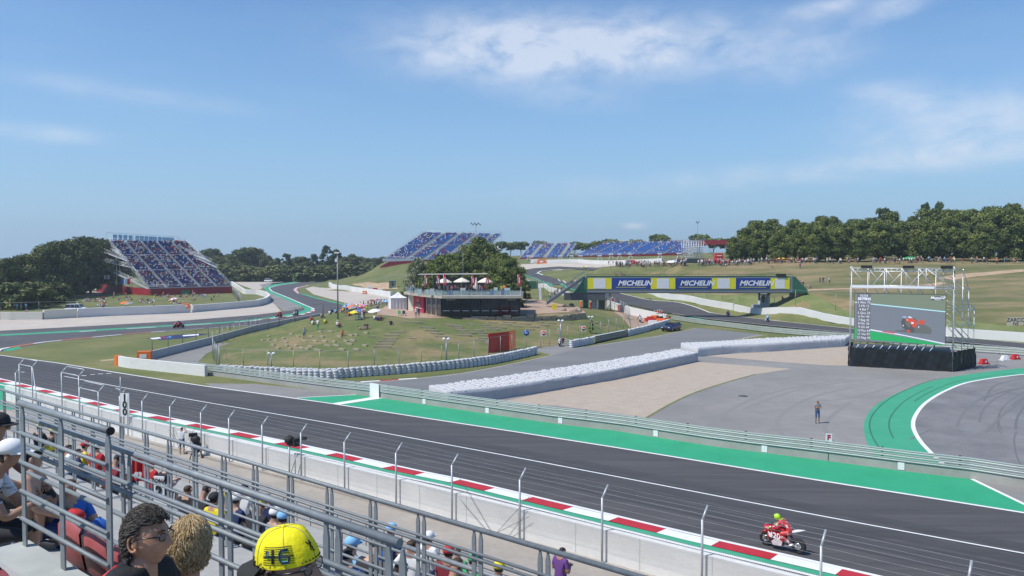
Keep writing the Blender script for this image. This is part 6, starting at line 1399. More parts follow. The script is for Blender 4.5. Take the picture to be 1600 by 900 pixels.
# people
def skin_mesh(name, V, Rd, Ed, sub=1):
 me = bpy.data.meshes.new(name); me.from_pydata([tuple(v) for v in V], Ed, []); o = bpy.data.objects.new(name + '_s', me); COL.objects.link(o)
 md = o.modifiers.new('skin', 'SKIN'); md.use_smooth_shade = True
 for i, r in enumerate(Rd):
  r = r if isinstance(r, (tuple, list)) else (r, r); me.skin_vertices[0].data[i].radius = r
 me.skin_vertices[0].data[0].use_root = True
 if sub: s_ = o.modifiers.new('sub', 'SUBSURF'); s_.levels = sub; s_.render_levels = sub
 dg = bpy.context.evaluated_depsgraph_get(); m2 = bpy.data.meshes.new_from_object(o.evaluated_get(dg)); COL.objects.unlink(o); bpy.data.objects.remove(o); return m2
def pose(kind_):
 """joint positions, figure facing -Y, feet on z = 0 (or seat at given height)"""
 J = dict(pelvis=(0, 0, .95), spine=(0, 0, 1.12), chest=(0, 0, 1.33), neck=(0, -.01, 1.50), head=(0, -.03, 1.62), crown=(0, -.02, 1.70))
 for s_, n in ((-1, 'L'), (1, 'R')):
  J['sho' + n] = (s_ * .17, 0, 1.42); J['elb' + n] = (s_ * .25, .03, 1.15); J['wri' + n] = (s_ * .24, -.08, .92)
  J['hip' + n] = (s_ * .10, 0, .90); J['kne' + n] = (s_ * .11, -.03, .50); J['ank' + n] = (s_ * .12, .02, .09); J['toe' + n] = (s_ * .14, -.15, .045)
 def up(**k):
  for a, b in k.items(): J[a] = b
 def shift(names, d):
  for n in names: J[n] = tuple(a + b for a, b in zip(J[n], d))
 if kind_ == 'phone': up(elbL=(-.24, .0, 1.16), wriL=(-.08, -.24, 1.22), elbR=(.24, .0, 1.16), wriR=(.08, -.26, 1.22), head=(0, -.06, 1.60), crown=(0, -.08, 1.69))
 elif kind_ == 'camera': up(elbL=(-.27, -.16, 1.34), wriL=(-.10, -.26, 1.56), elbR=(.28, -.14, 1.34), wriR=(.11, -.26, 1.57))
 elif kind_ == 'folded': up(elbL=(-.25, -.05, 1.16), wriL=(.05, -.19, 1.20), elbR=(.25, -.05, 1.17), wriR=(-.06, -.22, 1.24))
 elif kind_ == 'walk': up(kneL=(-.11, -.22, .52), ankL=(-.11, -.30, .10), toeL=(-.12, -.46, .09), kneR=(.11, .06, .50), ankR=(.11, .30, .14), toeR=(.12, .20, .04), wriL=(-.22, .16, .95), elbL=(-.24, .1, 1.16), wriR=(.22, -.24, .98))
 elif kind_ == 'hips': up(elbL=(-.36, .06, 1.16), wriL=(-.17, -.03, 1.0), elbR=(.36, .06, 1.16), wriR=(.17, -.03, 1.0))
 elif kind_ in ('sit', 'sit2', 'ground', 'sitphone'):
  dz = -.42 if kind_ != 'ground' else -.80
  for n in list(J): 
   if n[:3] not in ('kne', 'ank', 'toe'): J[n] = (J[n][0], J[n][1], J[n][2] + dz)
  if kind_ != 'ground':
   for s_, n in ((-1, 'L'), (1, 'R')): up(**{'kne' + n: (s_ * .14, -.46, .50), 'ank' + n: (s_ * .13, -.42, .09), 'toe' + n: (s_ * .14, -.60, .045), 'elb' + n: (s_ * .24, -.10, .76), 'wri' + n: (s_ * .12, -.34, .62)})
   J['hipL'] = (-.10, -.02, .50); J['hipR'] = (.10, -.02, .50)
  else:
   for s_, n in ((-1, 'L'), (1, 'R')): up(**{'hip' + n: (s_ * .10, -.02, .12), 'kne' + n: (s_ * .17, -.36, .44), 'ank' + n: (s_ * .14, -.58, .08), 'toe' + n: (s_ * .14, -.76, .05), 'elb' + n: (s_ * .24, -.10, .40), 'wri' + n: (s_ * .12, -.38, .42)})
   J['pelvis'] = (0, 0, .15)
  if kind_ in ('sit2', 'sitphone'):
   for n, d in (('spine', -.05), ('chest', -.14), ('neck', -.22), ('head', -.30), ('crown', -.32), ('shoL', -.17), ('shoR', -.17)): J[n] = (J[n][0], J[n][1] + d, J[n][2] - .04)
   for s_, n in ((-1, 'L'), (1, 'R')): up(**{'elb' + n: (s_ * .20, -.34, .66), 'wri' + n: (s_ * .06, -.52, .74 if kind_ == 'sitphone' else .60)})
 elif kind_ == 'ride':
  J = dict(pelvis=(0, .42, .86), spine=(0, .30, 1.0), chest=(0, .10, 1.14), neck=(0, -.06, 1.25), head=(0, -.16, 1.33), crown=(0, -.17, 1.40))
  for s_, n in ((-1, 'L'), (1, 'R')):
   J['sho' + n] = (s_ * .17, .02, 1.19); J['elb' + n] = (s_ * .31, -.14, 1.0); J['wri' + n] = (s_ * .27, -.38, .90)
   J['hip' + n] = (s_ * .13, .40, .80); J['kne' + n] = (s_ * .27, .02, .72); J['ank' + n] = (s_ * .21, .42, .42); J['toe' + n] = (s_ * .21, .27, .34)
 elif kind_ == 'recline':
  for n, p in dict(pelvis=(0, 0, .12), spine=(0, .16, .16), chest=(0, .34, .24), neck=(0, .46, .34), head=(0, .54, .42), crown=(0, .58, .50)).items(): J[n] = p
  for s_, n in ((-1, 'L'), (1, 'R')): up(**{'sho' + n: (s_ * .18, .38, .30), 'elb' + n: (s_ * .30, .52, .10), 'wri' + n: (s_ * .28, .30, .05), 'hip' + n: (s_ * .1, -.03, .11), 'kne' + n: (s_ * .15, -.42, .26), 'ank' + n: (s_ * .15, -.80, .07), 'toe' + n: (s_ * .17, -.88, .18)})
 return {k: Vector(v) for k, v in J.items()}
CHAINS = [('pelvis', 'spine'), ('spine', 'chest'), ('chest', 'neck'), ('neck', 'head'), ('head', 'crown')] + \
  [(a + n if a not in ('chest', 'pelvis') else a, b + n) for n in 'LR' for a, b in (('chest', 'sho'), ('sho', 'elb'), ('elb', 'wri'), ('pelvis', 'hip'), ('hip', 'kne'), ('kne', 'ank'), ('ank', 'toe'))]
RAD = dict(pelvis=(.155, .115), spine=(.135, .105), chest=(.150, .115), neck=.058, head=(.082, .098), crown=(.070, .082), sho=.068, elb=.046, wri=.031, hip=.098, kne=.064, ank=.042, toe=.036)
def person_mesh(kind_, style='tshirt', hair='short', sub=1, fat=1.0):
 J = pose(kind_); names = list(J); V = [J[n] for n in names]; Rd = []
 for n in names:
  k = n if n in RAD else n[:3]; r = RAD[k]; r = r if isinstance(r, tuple) else (r, r)
  if k in ('pelvis', 'spine', 'chest'): r = (r[0] * fat, r[1] * fat)
  if kind_ == 'ride': r = (r[0] * 1.15, r[1] * 1.15) if k not in ('head', 'crown') else (r[0] * 1.35, r[1] * 1.35)
  Rd.append(r)
 E2 = [(names.index(a), names.index(b)) for a, b in CHAINS]
 me = skin_mesh('body', V, Rd, E2, sub)
 mb = MB()
 mb.v = [tuple(v.co) for v in me.vertices]; mb.f = [tuple(p.vertices) for p in me.polygons]; mb.m = [0] * len(mb.f); mb.sm = [True] * len(mb.f); nb = len(mb.f)
 for n in 'LR':
  w_, e_ = J['wri' + n], J['elb' + n]; d = (w_ - e_).normalized(); s_ = -1 if n == 'L' else 1
  side = d.cross(Vector((0, 0, 1))); side = side.normalized() if side.length > .1 else Vector((1, 0, 0)); nrm = side.cross(d).normalized()
  pc = w_ + d * .05
  mb.tube([w_ - d * .01, w_ + d * .03, w_ + d * .085], [.030, .038, .034], 6)
  for k in range(4):
   b0 = pc + d * .03 + side * (.024 * (k - 1.5)); L_ = (.062, .075, .070, .055)[k]
   mb.tube([b0, b0 + d * L_ * .5 - nrm * .006, b0 + d * L_ * .85 - nrm * .030], [.0105, .0095, .007], 5)
  b0 = pc - side * s_ * .03; mb.tube([b0 - d * .02, b0 + d * .02 - side * s_ * .025 - nrm * .01, b0 + d * .05 - side * s_ * .022 - nrm * .02], [.013, .011, .008], 5)
 hd = J['head']; up_ = (J['crown'] - J['head']).normalized()
 fwd = Vector((0, -1, 0)); 
 if kind_ != 'ride':
  mb.ball(tuple(hd + Vector((0, -.098, -.005))), (.014, .024, .022), 6, 5)
  for s_ in (-1, 1): mb.ball(tuple(hd + Vector((s_ * .086, .005, -.005))), (.012, .022, .034), 6, 5)
 n_all = len(mb.f); mats_idx = []
 Vn = mb.v
 def seg(p, a, b):
  ab = b - a; t = max(0, min(1, (p - a).dot(ab) / ab.length_squared)); return (p - a - ab * t).length, t
 for i, f in enumerate(mb.f):
  c = Vector((0, 0, 0))
  for q in f: c += Vector(Vn[q])
  c /= len(f)
  if i >= nb: mats_idx.append(0); continue
  best = min(((seg(c, J[a], J[b])[0] - 0.5 * (RAD[a if a in RAD else a[:3]][0] if isinstance(RAD[a if a in RAD else a[:3]], tuple) else RAD[a if a in RAD else a[:3]]), a, b, seg(c, J[a], J[b])[1]) for a, b in CHAINS), key=lambda x: x[0])
  a, b, t = best[1][:3], best[2][:3], best[3]
  if best[1] in ('pelvis',) and best[2] in ('spine',): m = 1 if t > .15 else 2
  elif best[1] in ('spine',) or (best[1] == 'chest' and b != 'nec'): m = 1
  elif best[1] == 'chest': m = 1 if t < .62 else 0
  elif a == 'sho': m = 1 if (t < .62 or style in ('long', 'suit')) else 0
  elif a == 'elb': m = 1 if style in ('long', 'suit') and t < .9 else 0
  elif a in ('pel', 'hip'): m = 2
  elif a == 'kne': m = 2 if (style in ('long', 'trousers', 'suit') or t < .12) else 0
  elif a == 'ank': m = 3
  elif best[1] in ('neck', 'head'):
   r = c - hd
   if hair == 'none': m = 0
   elif hair == 'helmet': m = 4
   elif hair == 'long': m = 4 if (r.z > .035 and r.y > -.075) or r.y > -.01 else 0
   else: m = 4 if (r.z > .045 and r.y > -.085) or (r.y > .02 and r.z > -.05) else 0
  else: m = 0
  mats_idx.append(m)
 mb.m = mats_idx
 m2 = bpy.data.meshes.new('body'); m2.from_pydata(mb.v, [], mb.f)
 for k in range(5): m2.materials.append(M_SK[0])
 m2.polygons.foreach_set('material_index', mb.m); m2.polygons.foreach_set('use_smooth', mb.sm); m2.update(); bpy.data.meshes.remove(me)
 return m2
PM = {}
def body(kind_, style='tshirt', hair='short', fat=1.0, sub=1):
 k = (kind_, style, hair, fat, sub)
 if k not in PM: PM[k] = person_mesh(kind_, style, hair, sub, fat)
 return PM[k]
M_shoe = mat('shoe', (0.05, 0.05, 0.055), .6); M_shoew = mat('white_shoe', (0.6, 0.6, 0.6), .6)
def cap_mesh(name='cap', back=False):
 mb = MB(); s_ = 1 if not back else -1
 mb.lathe([(.101, 0), (.104, .035), (.092, .075), (.060, .105), (.02, .118), (.0, .119)], 14, (0, 0, 0), sy=1.12)
 n = 8; vs = []
 for i in range(n + 1):
  a = math.pi * (i / n); vs.append((.098 * math.cos(a), -.10 * s_ * math.sin(a) * 1.05, .012)); 
 for i in range(n + 1):
  a = math.pi * (i / n); vs.append((.090 * math.cos(a), (-.075 - .11 * math.sin(a)) * s_ if 0 < i < n else -.03 * s_, -.006))
 mb.add(vs + [(v[0], v[1], v[2] - .006) for v in vs], [(i, i + 1, n + 2 + i, n + 1 + i) for i in range(n)] + [(2 * n + 2 + n + 1 + i, 2 * n + 2 + n + 2 + i, 2 * n + 2 + i + 1, 2 * n + 2 + i) for i in range(n)], 1, True)
 o = mb.build(name, [M_wht, M_wht]); me = o.data; bpy.data.objects.remove(o); return me
CAPM = cap_mesh(); CAPB = cap_mesh(back=True)
HATM = MB().lathe([(.17, 0), (.11, .02), (.10, .09), (.05, .115), (0, .118)], 14).build('hat', M_wht); _h = HATM.data; bpy.data.objects.remove(HATM); HATM = _h
def person(x, y, z, rz, kind_, shirt, pants, label, group=None, style='tshirt', hair='short', skin=0, hairc=0, hat=None, hatc=None, scale=1.0, fat=1.0, shoes=None, cat='person', sub=1, name='person', lean=0.0):
 me = body(kind_, style, hair, fat, sub); o = bpy.data.objects.new(name, me); COL.objects.link(o)
 mm = [M_SK[skin], M_CLO[shirt] if isinstance(shirt, str) else shirt, M_CLO[pants] if isinstance(pants, str) else pants, shoes or M_shoe, M_HAIR[hairc]]
 for i, m_ in enumerate(mm): o.material_slots[i].link = 'OBJECT'; o.material_slots[i].material = m_
 o.location = (x, y, z); o.rotation_euler = (0, lean, rz); o.scale = (scale,) * 3
 if hat:
  J = pose(kind_); c = bpy.data.objects.new('cap' if hat != 'hat' else 'hat', {'cap': CAPM, 'capback': CAPB, 'hat': HATM}[hat]); COL.objects.link(c); c.parent = o; c.location = J['head'] + Vector((0, 0, .035)); reg(o, c)
  hm = M_CLO[hatc] if isinstance(hatc, str) else hatc
  for s_ in c.material_slots: s_.link = 'OBJECT'; s_.material = hm
 return tag(o, label, cat, group)
rp = random.Random(21)
TOPS = ['white', 'white', 'white', 'black', 'red', 'navy', 'grey', 'light blue', 'yellow', 'green', 'maroon', 'orange', 'pink']; BOTS = ['denim', 'black', 'khaki', 'navy', 'grey']
def rnd_person(q, kinds, lab, group, face=None, tops=None, zoff=0.0, scale=1.0):
 t = rp.choice(tops or TOPS); k = rp.choice(kinds); rz = rp.uniform(-.8, .8) + (face if face is not None else 0)
 hat = rp.choice([None, None, 'cap', 'hat']) ; hc = rp.choice(['white', 'red', 'black', 'yellow', 'navy'])
 zo = zoff - (0.0 if k != 'sit' else .35)
 verb = {'stand': 'standing', 'phone': 'standing', 'folded': 'standing with folded arms', 'walk': 'walking', 'hips': 'standing hands on hips', 'sit': 'sitting', 'ground': 'sitting', 'sit2': 'sitting', 'recline': 'lying', 'camera': 'filming'}[k]
 lb = 'person in %s top%s %s %s' % (t, (' and %s %s' % (hc, hat)) if hat else '', verb, lab)
 if len(lb.split()) > 16: lb = 'person in %s %s %s' % (t, verb.split()[0], lab)
 return person(q.x, q.y, q.z + zo, rz, k, t, rp.choice(BOTS), lb, group, style=rp.choice(['tshirt', 'tshirt', 'trousers']), skin=rp.choice([0, 0, 1, 2]), hairc=rp.choice([0, 1, 1, 2]), hat=hat, hatc=hc, scale=scale * rp.uniform(.94, 1.04), hair=rp.choice(['short', 'short', 'long']))
for x, y, k, t, b, l, rz in [(475.5, 530, 'hips', 'grey', 'denim', 'person in a grey top standing alone on the left slope of the mound', 0), (496.5, 516, 'stand', 'white', 'green', 'person with white top and dark green trousers standing near the mound crest', 2.6),
  (486, 502, 'ground', 'red', 'navy', 'person in red sitting at the left end of the mound crest', 2.6), (488, 508, 'ground', 'white', 'khaki', 'person in white sitting below the one in red on the left crest', 2.4), (507.5, 506, 'ground', 'yellow', 'black', 'person in a yellow jacket sitting on the mound', 2.8),
  (502, 497, 'ground', 'khaki', 'denim', 'person in khaki lying back on the crest left of the lamp post', 2.5), (515, 492, 'ground', 'white', 'navy', 'person in white with dark hair sitting left of the lamp post', 2.7), (518, 489, 'ground', 'navy', 'denim', 'person in navy sitting beside the one in white by the lamp post', 2.7),
  (524, 490, 'ground', 'light blue', 'black', 'person in light blue sitting at the foot of the lamp post', 2.7), (527, 510, 'ground', 'white', 'denim', 'person with white cap sitting below the lamp post', 2.9), (530, 512, 'ground', 'maroon', 'denim', 'person in maroon sitting right below the lamp post', 2.9), (535, 524.5, 'ground', 'orange', 'maroon', 'person in orange red sitting alone on the middle of the mound', .2),
  (566, 515, 'recline', 'pink', 'khaki', 'person lying on the grass left of the dark pair', 1.9), (570.5, 514, 'ground', 'black', 'denim', 'person in black sitting on the mound, left of a dark pair', .6), (573.5, 514, 'ground', 'navy', 'grey', 'person in navy sitting on the mound, right of a dark pair', .3), (610.5, 508, 'ground', 'black', 'denim', 'person in black sitting alone on the edge of the terrace', 2.9),
  (560, 500, 'ground', 'light blue', 'white', 'person in light blue bending under the yellow umbrella', 2), (566, 498, 'stand', 'pink', 'white', 'woman in a pale pink dress standing by the yellow umbrella', 2.7), (569, 497, 'stand', 'white', 'maroon', 'person in white standing right of the woman in pink', 2.8),
  (585, 500, 'ground', 'white', 'blue', 'person in white sitting under the white umbrella', 2.6), (590, 502, 'ground', 'black', 'denim', 'person in black sitting just right of the white umbrella', 2.4), (594, 501, 'ground', 'maroon', 'navy', 'person in maroon sitting right of the white umbrella', 2.6),
  (587, 491, 'stand', 'grey', 'black', 'person in grey standing behind the white umbrella, left of two', 3), (590, 491, 'stand', 'navy', 'denim', 'person in navy standing behind the white umbrella, right of two', 2.9),
  (650, 497, 'stand', 'white', 'khaki', 'person in a white patterned top standing before the red wall, left of a couple', .3), (654.5, 496.5, 'stand', 'black', 'denim', 'person in black standing before the red wall, right of a couple', -.3)]:
 q = T(x, y, 80, 200); person(q.x, q.y, q.z, rz, k, t, b, l, None, style='trousers' if k == 'stand' and b != 'denim' else 'tshirt', skin=rp.choice([0, 1]), hairc=rp.choice([0, 1, 2]), hat='cap' if 'cap' in l else None, hatc='white')
for i, (x, y) in enumerate([(533, 489), (536, 487), (539, 490), (543, 489), (546, 486), (549, 488), (552, 489), (556, 486), (560, 485), (563, 487), (556, 492), (541, 484), (548, 492), (540, 493), (535, 485), (565, 491), (562, 493), (552, 484), (545, 494)]):
 q = T(x, y, 90, 200); rnd_person(q, ['ground', 'ground', 'stand'], 'in the dense group left of the umbrellas', 'people among the umbrellas', 2.6)
for i, (x, y) in enumerate([(571, 479.5), (575, 479), (578, 480), (581, 478), (585, 478.5), (588, 477), (592, 478), (595, 476), (598, 478), (601, 477), (604, 478), (568, 481), (573, 483), (580, 484), (607, 479)]):
 q = T(x, y, 90, 260); rnd_person(q, ['ground', 'stand', 'stand', 'phone'], 'on the crest between the umbrellas and the tent', 'people between the umbrellas and the tent', 2.6)
def umbrella(px, py, r, cols, label, tilt=0.2, hgt=1.6, d=None):
 q = T(px, py, 80, 260); o = thing('umbrella', tuple(q), label, 'umbrella')
 mb = MB(); n = 8; vs = [(0, 0, hgt)]; 
 for ring, (f_, dz) in enumerate(((.5, .08), (1, .30))):
  for k in range(n): a = 2 * math.pi * k / n; vs.append((r * f_ * math.cos(a), r * f_ * math.sin(a), hgt - dz))
 mb.add(vs, [(0, 1 + k, 1 + (k + 1) % n) for k in range(n)] + [(1 + k, 1 + n + k, 1 + n + (k + 1) % n, 1 + (k + 1) % n) for k in range(n)])
 mb.m = [k % len(cols) for k in range(n)] * 2; mb.build('canopy', [M_CLO[c] for c in cols], o, local=True)
 MB().tube([(0, 0, 0), (0, 0, hgt + .08)], .02, 5).build('shaft', M_dark, o, local=True); o.rotation_euler = (tilt, -tilt * .6, 0); return o
for a in [(545.5, 489, 1.0, ['light blue', 'light blue', 'blue'], 'light blue umbrella at the top left of the umbrella cluster'), (551, 490, .9, ['orange'], 'orange umbrella below the light blue one'), (550, 484, .8, ['orange', 'light blue'], 'orange and blue umbrella behind the light blue one'),
  (554, 492, .8, ['grey'], 'grey umbrella between the orange and the yellow ones'), (556.5, 500, .85, ['yellow', 'yellow', 'yellow', 'blue'], 'yellow umbrella with blue panels, lowest of the cluster'), (563, 497, .8, ['blue', 'navy'], 'dark blue umbrella right of the yellow one'), (568, 489, .75, ['pink'], 'pink lilac umbrella above the woman in pink'),
  (560, 484, .6, ['red', 'white'], 'small red umbrella behind the cluster'), (586.5, 498, 1.05, ['white'], 'white umbrella standing alone on the terrace edge'), (605, 478, .8, ['light blue'], 'light blue umbrella beside the white tent'), (582, 477, .8, ['maroon'], 'maroon umbrella between the cluster and the tent'), (591, 476, .8, ['red'], 'red umbrella left of the white tent'),
  (294, 486, 1.2, ['white', 'pink'], 'white umbrella behind the left wall by the orange block'), (196, 481, 1.1, ['orange'], 'orange umbrella on the grass in front of the left stand'), (203, 482, 1.2, ['grey'], 'grey umbrella beside the orange one before the left stand'), (273, 474, 1.1, ['pink', 'white'], 'pink umbrella below the green gate of the left stand'),
  (1221, 410, 1.3, ['yellow', 'black'], 'yellow umbrella under the pines of the hill'), (1421.5, 410, 1.5, ['green'], 'green umbrella under the pines above the screen'), (1050, 409, 1.5, ['white'], 'white parasol above the crowd left of the scaffold tower')]: umbrella(*a)
for i, (x, l) in enumerate([(642, 'at the left corner'), (646, 'beside the left corner'), (661, 'by the first red flag'), (687, 'left of the tall flag'), (699, 'under the leftmost parasol'), (702, 'under the leftmost parasol'), (706, 'under the leftmost parasol'), (714.5, 'between the parasols'), (728, 'right of the middle parasol'), (733, 'right of the middle parasol'), (741, 'by the furled parasol'), (747, 'right of the furled parasol'), (750, 'left of the rightmost parasol'), (753, 'left of the rightmost parasol'), (784, 'near the right end'), (788, 'near the right end'), (720, 'under the middle parasol'), (711, 'at the bar'), (757, 'under the rightmost parasol'), (736, 'before the bar')]):
 q = P(x, 450, 134.5 + rp.uniform(0, 4)); q.z = zt2; rnd_person(q, ['stand', 'phone', 'folded', 'stand'], 'on the pavilion terrace ' + l, 'guests on the pavilion terrace', rp.uniform(0, 6))
for cx, cy, n, l, sx in [(157, 470, 9, 'in the dense group left of the stand corner', 9), (160, 479, 7, 'in the lower group left of the stand corner', 7), (135, 470, 6, 'in the group near the yellow box', 5), (122, 481, 7, 'in the group above the parked van', 7), (176, 466, 4, 'below the left corner of the stand', 4), (193, 468, 7, 'below the side sheeting of the stand', 9), (202, 482, 4, 'by the orange umbrella', 6), (228, 472, 8, 'below the red corner of the stand', 9), (250, 464, 7, 'at the foot of the red front sheeting', 12), (272, 472, 6, 'around the pink umbrella', 6), (296, 467, 9, 'on the grass under the green gate', 12), (286, 476, 3, 'near the wall before the stand', 5), (340, 463, 3, 'at the right end of the grass bank', 3), (330, 468, 3, 'below the right part of the red sheeting', 7), (306, 459.5, 8, 'directly along the red front sheeting', 18), (241, 477, 3, 'alone between groups on the grass bank', 6)]:
 for i in range(max(2, int(n * .72))):
  q = G(cx + rp.uniform(-sx, sx), cy + rp.uniform(-2.5, 2.5)); q.z = hz(q.x, q.y); rnd_person(q, ['ground', 'ground', 'recline', 'stand'] if i % 3 else ['ground'], l, 'people on the grass before the left stand', rp.uniform(-1, 1))
for i in range(18):
 t_ = i / 17; x = 45 + 105 * t_; y = 486 - 40 * t_ + rp.uniform(-2, 3); q = G(x + rp.uniform(-3, 3), y); q.z = hz(q.x, q.y); rnd_person(q, ['ground', 'stand', 'ground'], 'along the edge of the left wood', 'people along the edge of the left wood', rp.uniform(-1, 1))
for x in (23, 27, 33, 41): q = G(x, 485); q.z = hz(q.x, q.y); rnd_person(q, ['stand'], 'before the dark bushes at the far left', 'people along the edge of the left wood', .5, ['grey', 'khaki', 'light blue'])
def hillp_(cx, cy, n, sx, sy, kinds, lab, group, tops=None):
 for i in range(n): q = T(cx + rp.uniform(-sx, sx), cy + rp.uniform(-sy, sy), 120, 320); rnd_person(q, kinds, lab, group, rp.uniform(-1.2, 1.2), tops)
hillp_(1000, 416.5, 10, 42, 2.5, ['stand', 'stand', 'folded', 'walk', 'ground'], 'in the crowd on the crest left of the scaffold tower', 'crowd on the crest left of the scaffold tower')
hillp_(1060, 412, 6, 12, 2, ['stand', 'folded', 'hips'], 'right in front of the scaffold tower', 'people before the scaffold tower')
hillp_(1135, 415, 12, 38, 2.2, ['stand', 'stand', 'folded', 'walk', 'ground'], 'in the crowd around the red inflatable', 'crowd around the red inflatable', ['white', 'white', 'grey', 'khaki', 'red', 'navy', 'black'])
hillp_(1205, 411, 10, 26, 1.8, ['stand', 'ground', 'walk'], 'under the first pines of the hill', 'people under the first pines')
hillp_(1240, 410, 8, 12, 1.5, ['stand', 'ground'], 'in the shade left of the yellow umbrella', 'people in the shade by the yellow umbrella')
hillp_(1300, 410, 8, 30, 1.6, ['stand', 'ground', 'walk'], 'at the tree line above the bridge end', 'people at the tree line above the bridge end')
hillp_(1400, 409.5, 15, 40, 1.8, ['stand', 'ground', 'phone'], 'at the tree line above the video screen', 'people at the tree line above the screen')
hillp_(1470, 409, 12, 28, 2.5, ['stand', 'walk', 'ground'], 'on the path under the pines right of the green umbrella', 'people on the path under the pines')
hillp_(1560, 411, 10, 36, 1.8, ['stand', 'ground', 'walk'], 'at the tree line near the right edge', 'people at the tree line at the right edge')
hillp_(1258, 451, 9, 10, 2, ['stand', 'ground', 'folded'], 'at the right end of the footbridge', 'people at the right end of the footbridge', ['white', 'white', 'black', 'red', 'grey'])
for x, y, k, t, l in [(1281, 444, 'stand', 'black', 'person in black standing on the slope, left one of two near the bridge end'), (1286, 443.5, 'stand', 'navy', 'person in navy standing on the slope, right one of two near the bridge end'), (1296, 444, 'hips', 'white', 'person in white standing alone on the slope right of the bridge end'), (1250, 421, 'walk', 'maroon', 'person in maroon walking down the slope below the pines'),
     (1432, 437, 'ground', 'black', 'person in black sitting behind the top of the scaffold'), (1449, 437, 'stand', 'yellow', 'person in yellow walking behind the top of the scaffold'), (1459, 436, 'stand', 'pink', 'person in pink behind the top right of the scaffold'), (1207, 418, 'recline', 'black', 'person in black lying on the slope below the first pines'), (1222, 468, 'ground', 'maroon', 'person in maroon sitting in the shade under the bridge end')]:
 q = T(x, y, 120, 320); person(q.x, q.y, q.z, rp.uniform(-.8, .8), k, t, 'denim', l)
cm = MB(); rc = random.Random(31)
for cx, cy, n, sx, sy in [(1000, 415.5, 75, 50, 2), (1060, 414, 24, 14, 2), (1135, 413.5, 75, 44, 2), (1250, 411.5, 26, 60, 1.3), (1430, 411, 44, 120, 1.6)]:
 for i in range(n):
  q = T(cx + rc.uniform(-sx, sx), cy + rc.uniform(-sy, sy), 120, 330); c = rc.choices(range(8), [34, 12, 14, 10, 12, 4, 7, 7])[0]; h_ = rc.uniform(.9, 1.03); b = rc.choice([1, 3, 4, 8])
  for s_ in (-1, 1): cm.tube([(q.x + s_ * .12, q.y, q.z), (q.x + s_ * .09, q.y, q.z + .9 * h_)], [.05, .09], 5, m=b)
  cm.tube([(q.x, q.y, q.z + .85 * h_), (q.x, q.y, q.z + 1.2 * h_), (q.x, q.y, q.z + 1.42 * h_), (q.x, q.y, q.z + 1.5 * h_)], [.16, .17, .19, .07], 7, m=c); cm.ball((q.x, q.y - .02, q.z + 1.62 * h_), (.09, .1, .12), 7, 5, 8 if rc.random() < .5 else 9)
  for s_ in (-1, 1): cm.tube([(q.x + s_ * .2, q.y, q.z + 1.4 * h_), (q.x + s_ * .26, q.y - .05, q.z + .95 * h_)], [.055, .035], 5, m=8)
cl_ = MB()
for cx, cy, n, sx in [(157, 470, 9, 9), (160, 478, 8, 7), (135, 470, 8, 7), (122, 480, 7, 7), (195, 468, 8, 12), (230, 472, 10, 12), (262, 464, 12, 24), (300, 463, 16, 24), (272, 473, 6, 8), (90, 472, 26, 36)]:
 for i in range(n):
  x_ = cx + rc.uniform(-sx, sx); y_ = cy + rc.uniform(-2.5, 2.5) if n < 20 else 486 - .38 * (x_ - 45) + rc.uniform(-2, 3)
  q = G(x_, y_); q.z = hz(q.x, q.y) - .05; a_ = rc.uniform(-2.4, -.6); seated_far(cl_, q, math.cos(a_), math.sin(a_), rc)
tag(cl_.build('resting_crowd', CROWDM), 'small seated figures scattered over the grass left of the circuit', 'crowd', kind='stuff')
tag(cm.build('standing_crowd', CROWDM), 'dense crowd standing on the crest between the far track and the pines', 'crowd', kind='stuff')
M_mar = mat('marshal_red', (0.60, 0.045, 0.03), .8); M_maro = mat('marshal_orange', (0.85, 0.14, 0.03), .8)
for x, y, m_, l in [(966.5, 488, M_mar, 'marshal in red overalls standing by the white wall, left of a pair'), (970, 488, M_mar, 'marshal in red overalls standing by the white wall, right of a pair'), (980.5, 490, M_mar, 'marshal in red overalls standing alone by the white wall'), (923, 484, M_mar, 'marshal in red under the footbridge between the piers'), (908, 483, M_maro, 'marshal in orange seated left of the bridge piers'), (957, 476, M_mar, 'marshal in red leaning at the end of the white wall'),
     (1023, 499, M_maro, 'marshal in orange standing behind the recovery vehicle, leftmost'), (1027, 498, M_maro, 'marshal in orange standing behind the recovery vehicle, middle'), (1031, 497, M_maro, 'marshal in orange standing behind the recovery vehicle, third'), (1034, 499, M_mar, 'marshal in red standing behind the recovery vehicle, rightmost')]:
 q = T(x, y, 110, 260); person(q.x, q.y, q.z, rp.uniform(-.6, .6), 'folded' if 'pair' in l else 'stand', m_, m_, l, 'marshals near the bridge', style='suit', hat='cap', hatc='white')
for x, y, t, l in [(893.5, 446.5, 'orange', 'person in orange climbing the bridge stairs, highest'), (877, 456, 'pink', 'person in pink on the bridge stairs, middle'), (867, 464, 'maroon', 'person in maroon on the lower bridge stairs'), (860, 468, 'white', 'person in white at the foot of the bridge stairs'), (871, 461, 'black', 'person in black on the lower bridge stairs')]:
 q = S0.lerp(S1, (914 - x) / (914 - 855)); person(q.x, q.y + 1.5, q.z - .05, 1.6, 'walk', t, 'denim', l)
q = G(1277, 661.5); person(q.x, q.y, 0, .05, 'folded', 'grey', 'denim', 'person in a grey shirt and blue shorts walking alone on the pale tarmac', None, skin=1, hairc=1, sub=2, fat=1.08); v_ = q
q = EP(-47.9, PW(-47.5) - 0.75); print('photographer', q); person(q.x, q.y, 0, R(180), 'camera', 'white', 'denim', 'photographer in white shirt and blue shorts standing by the white wall', None, skin=0, hairc=0, sub=2)
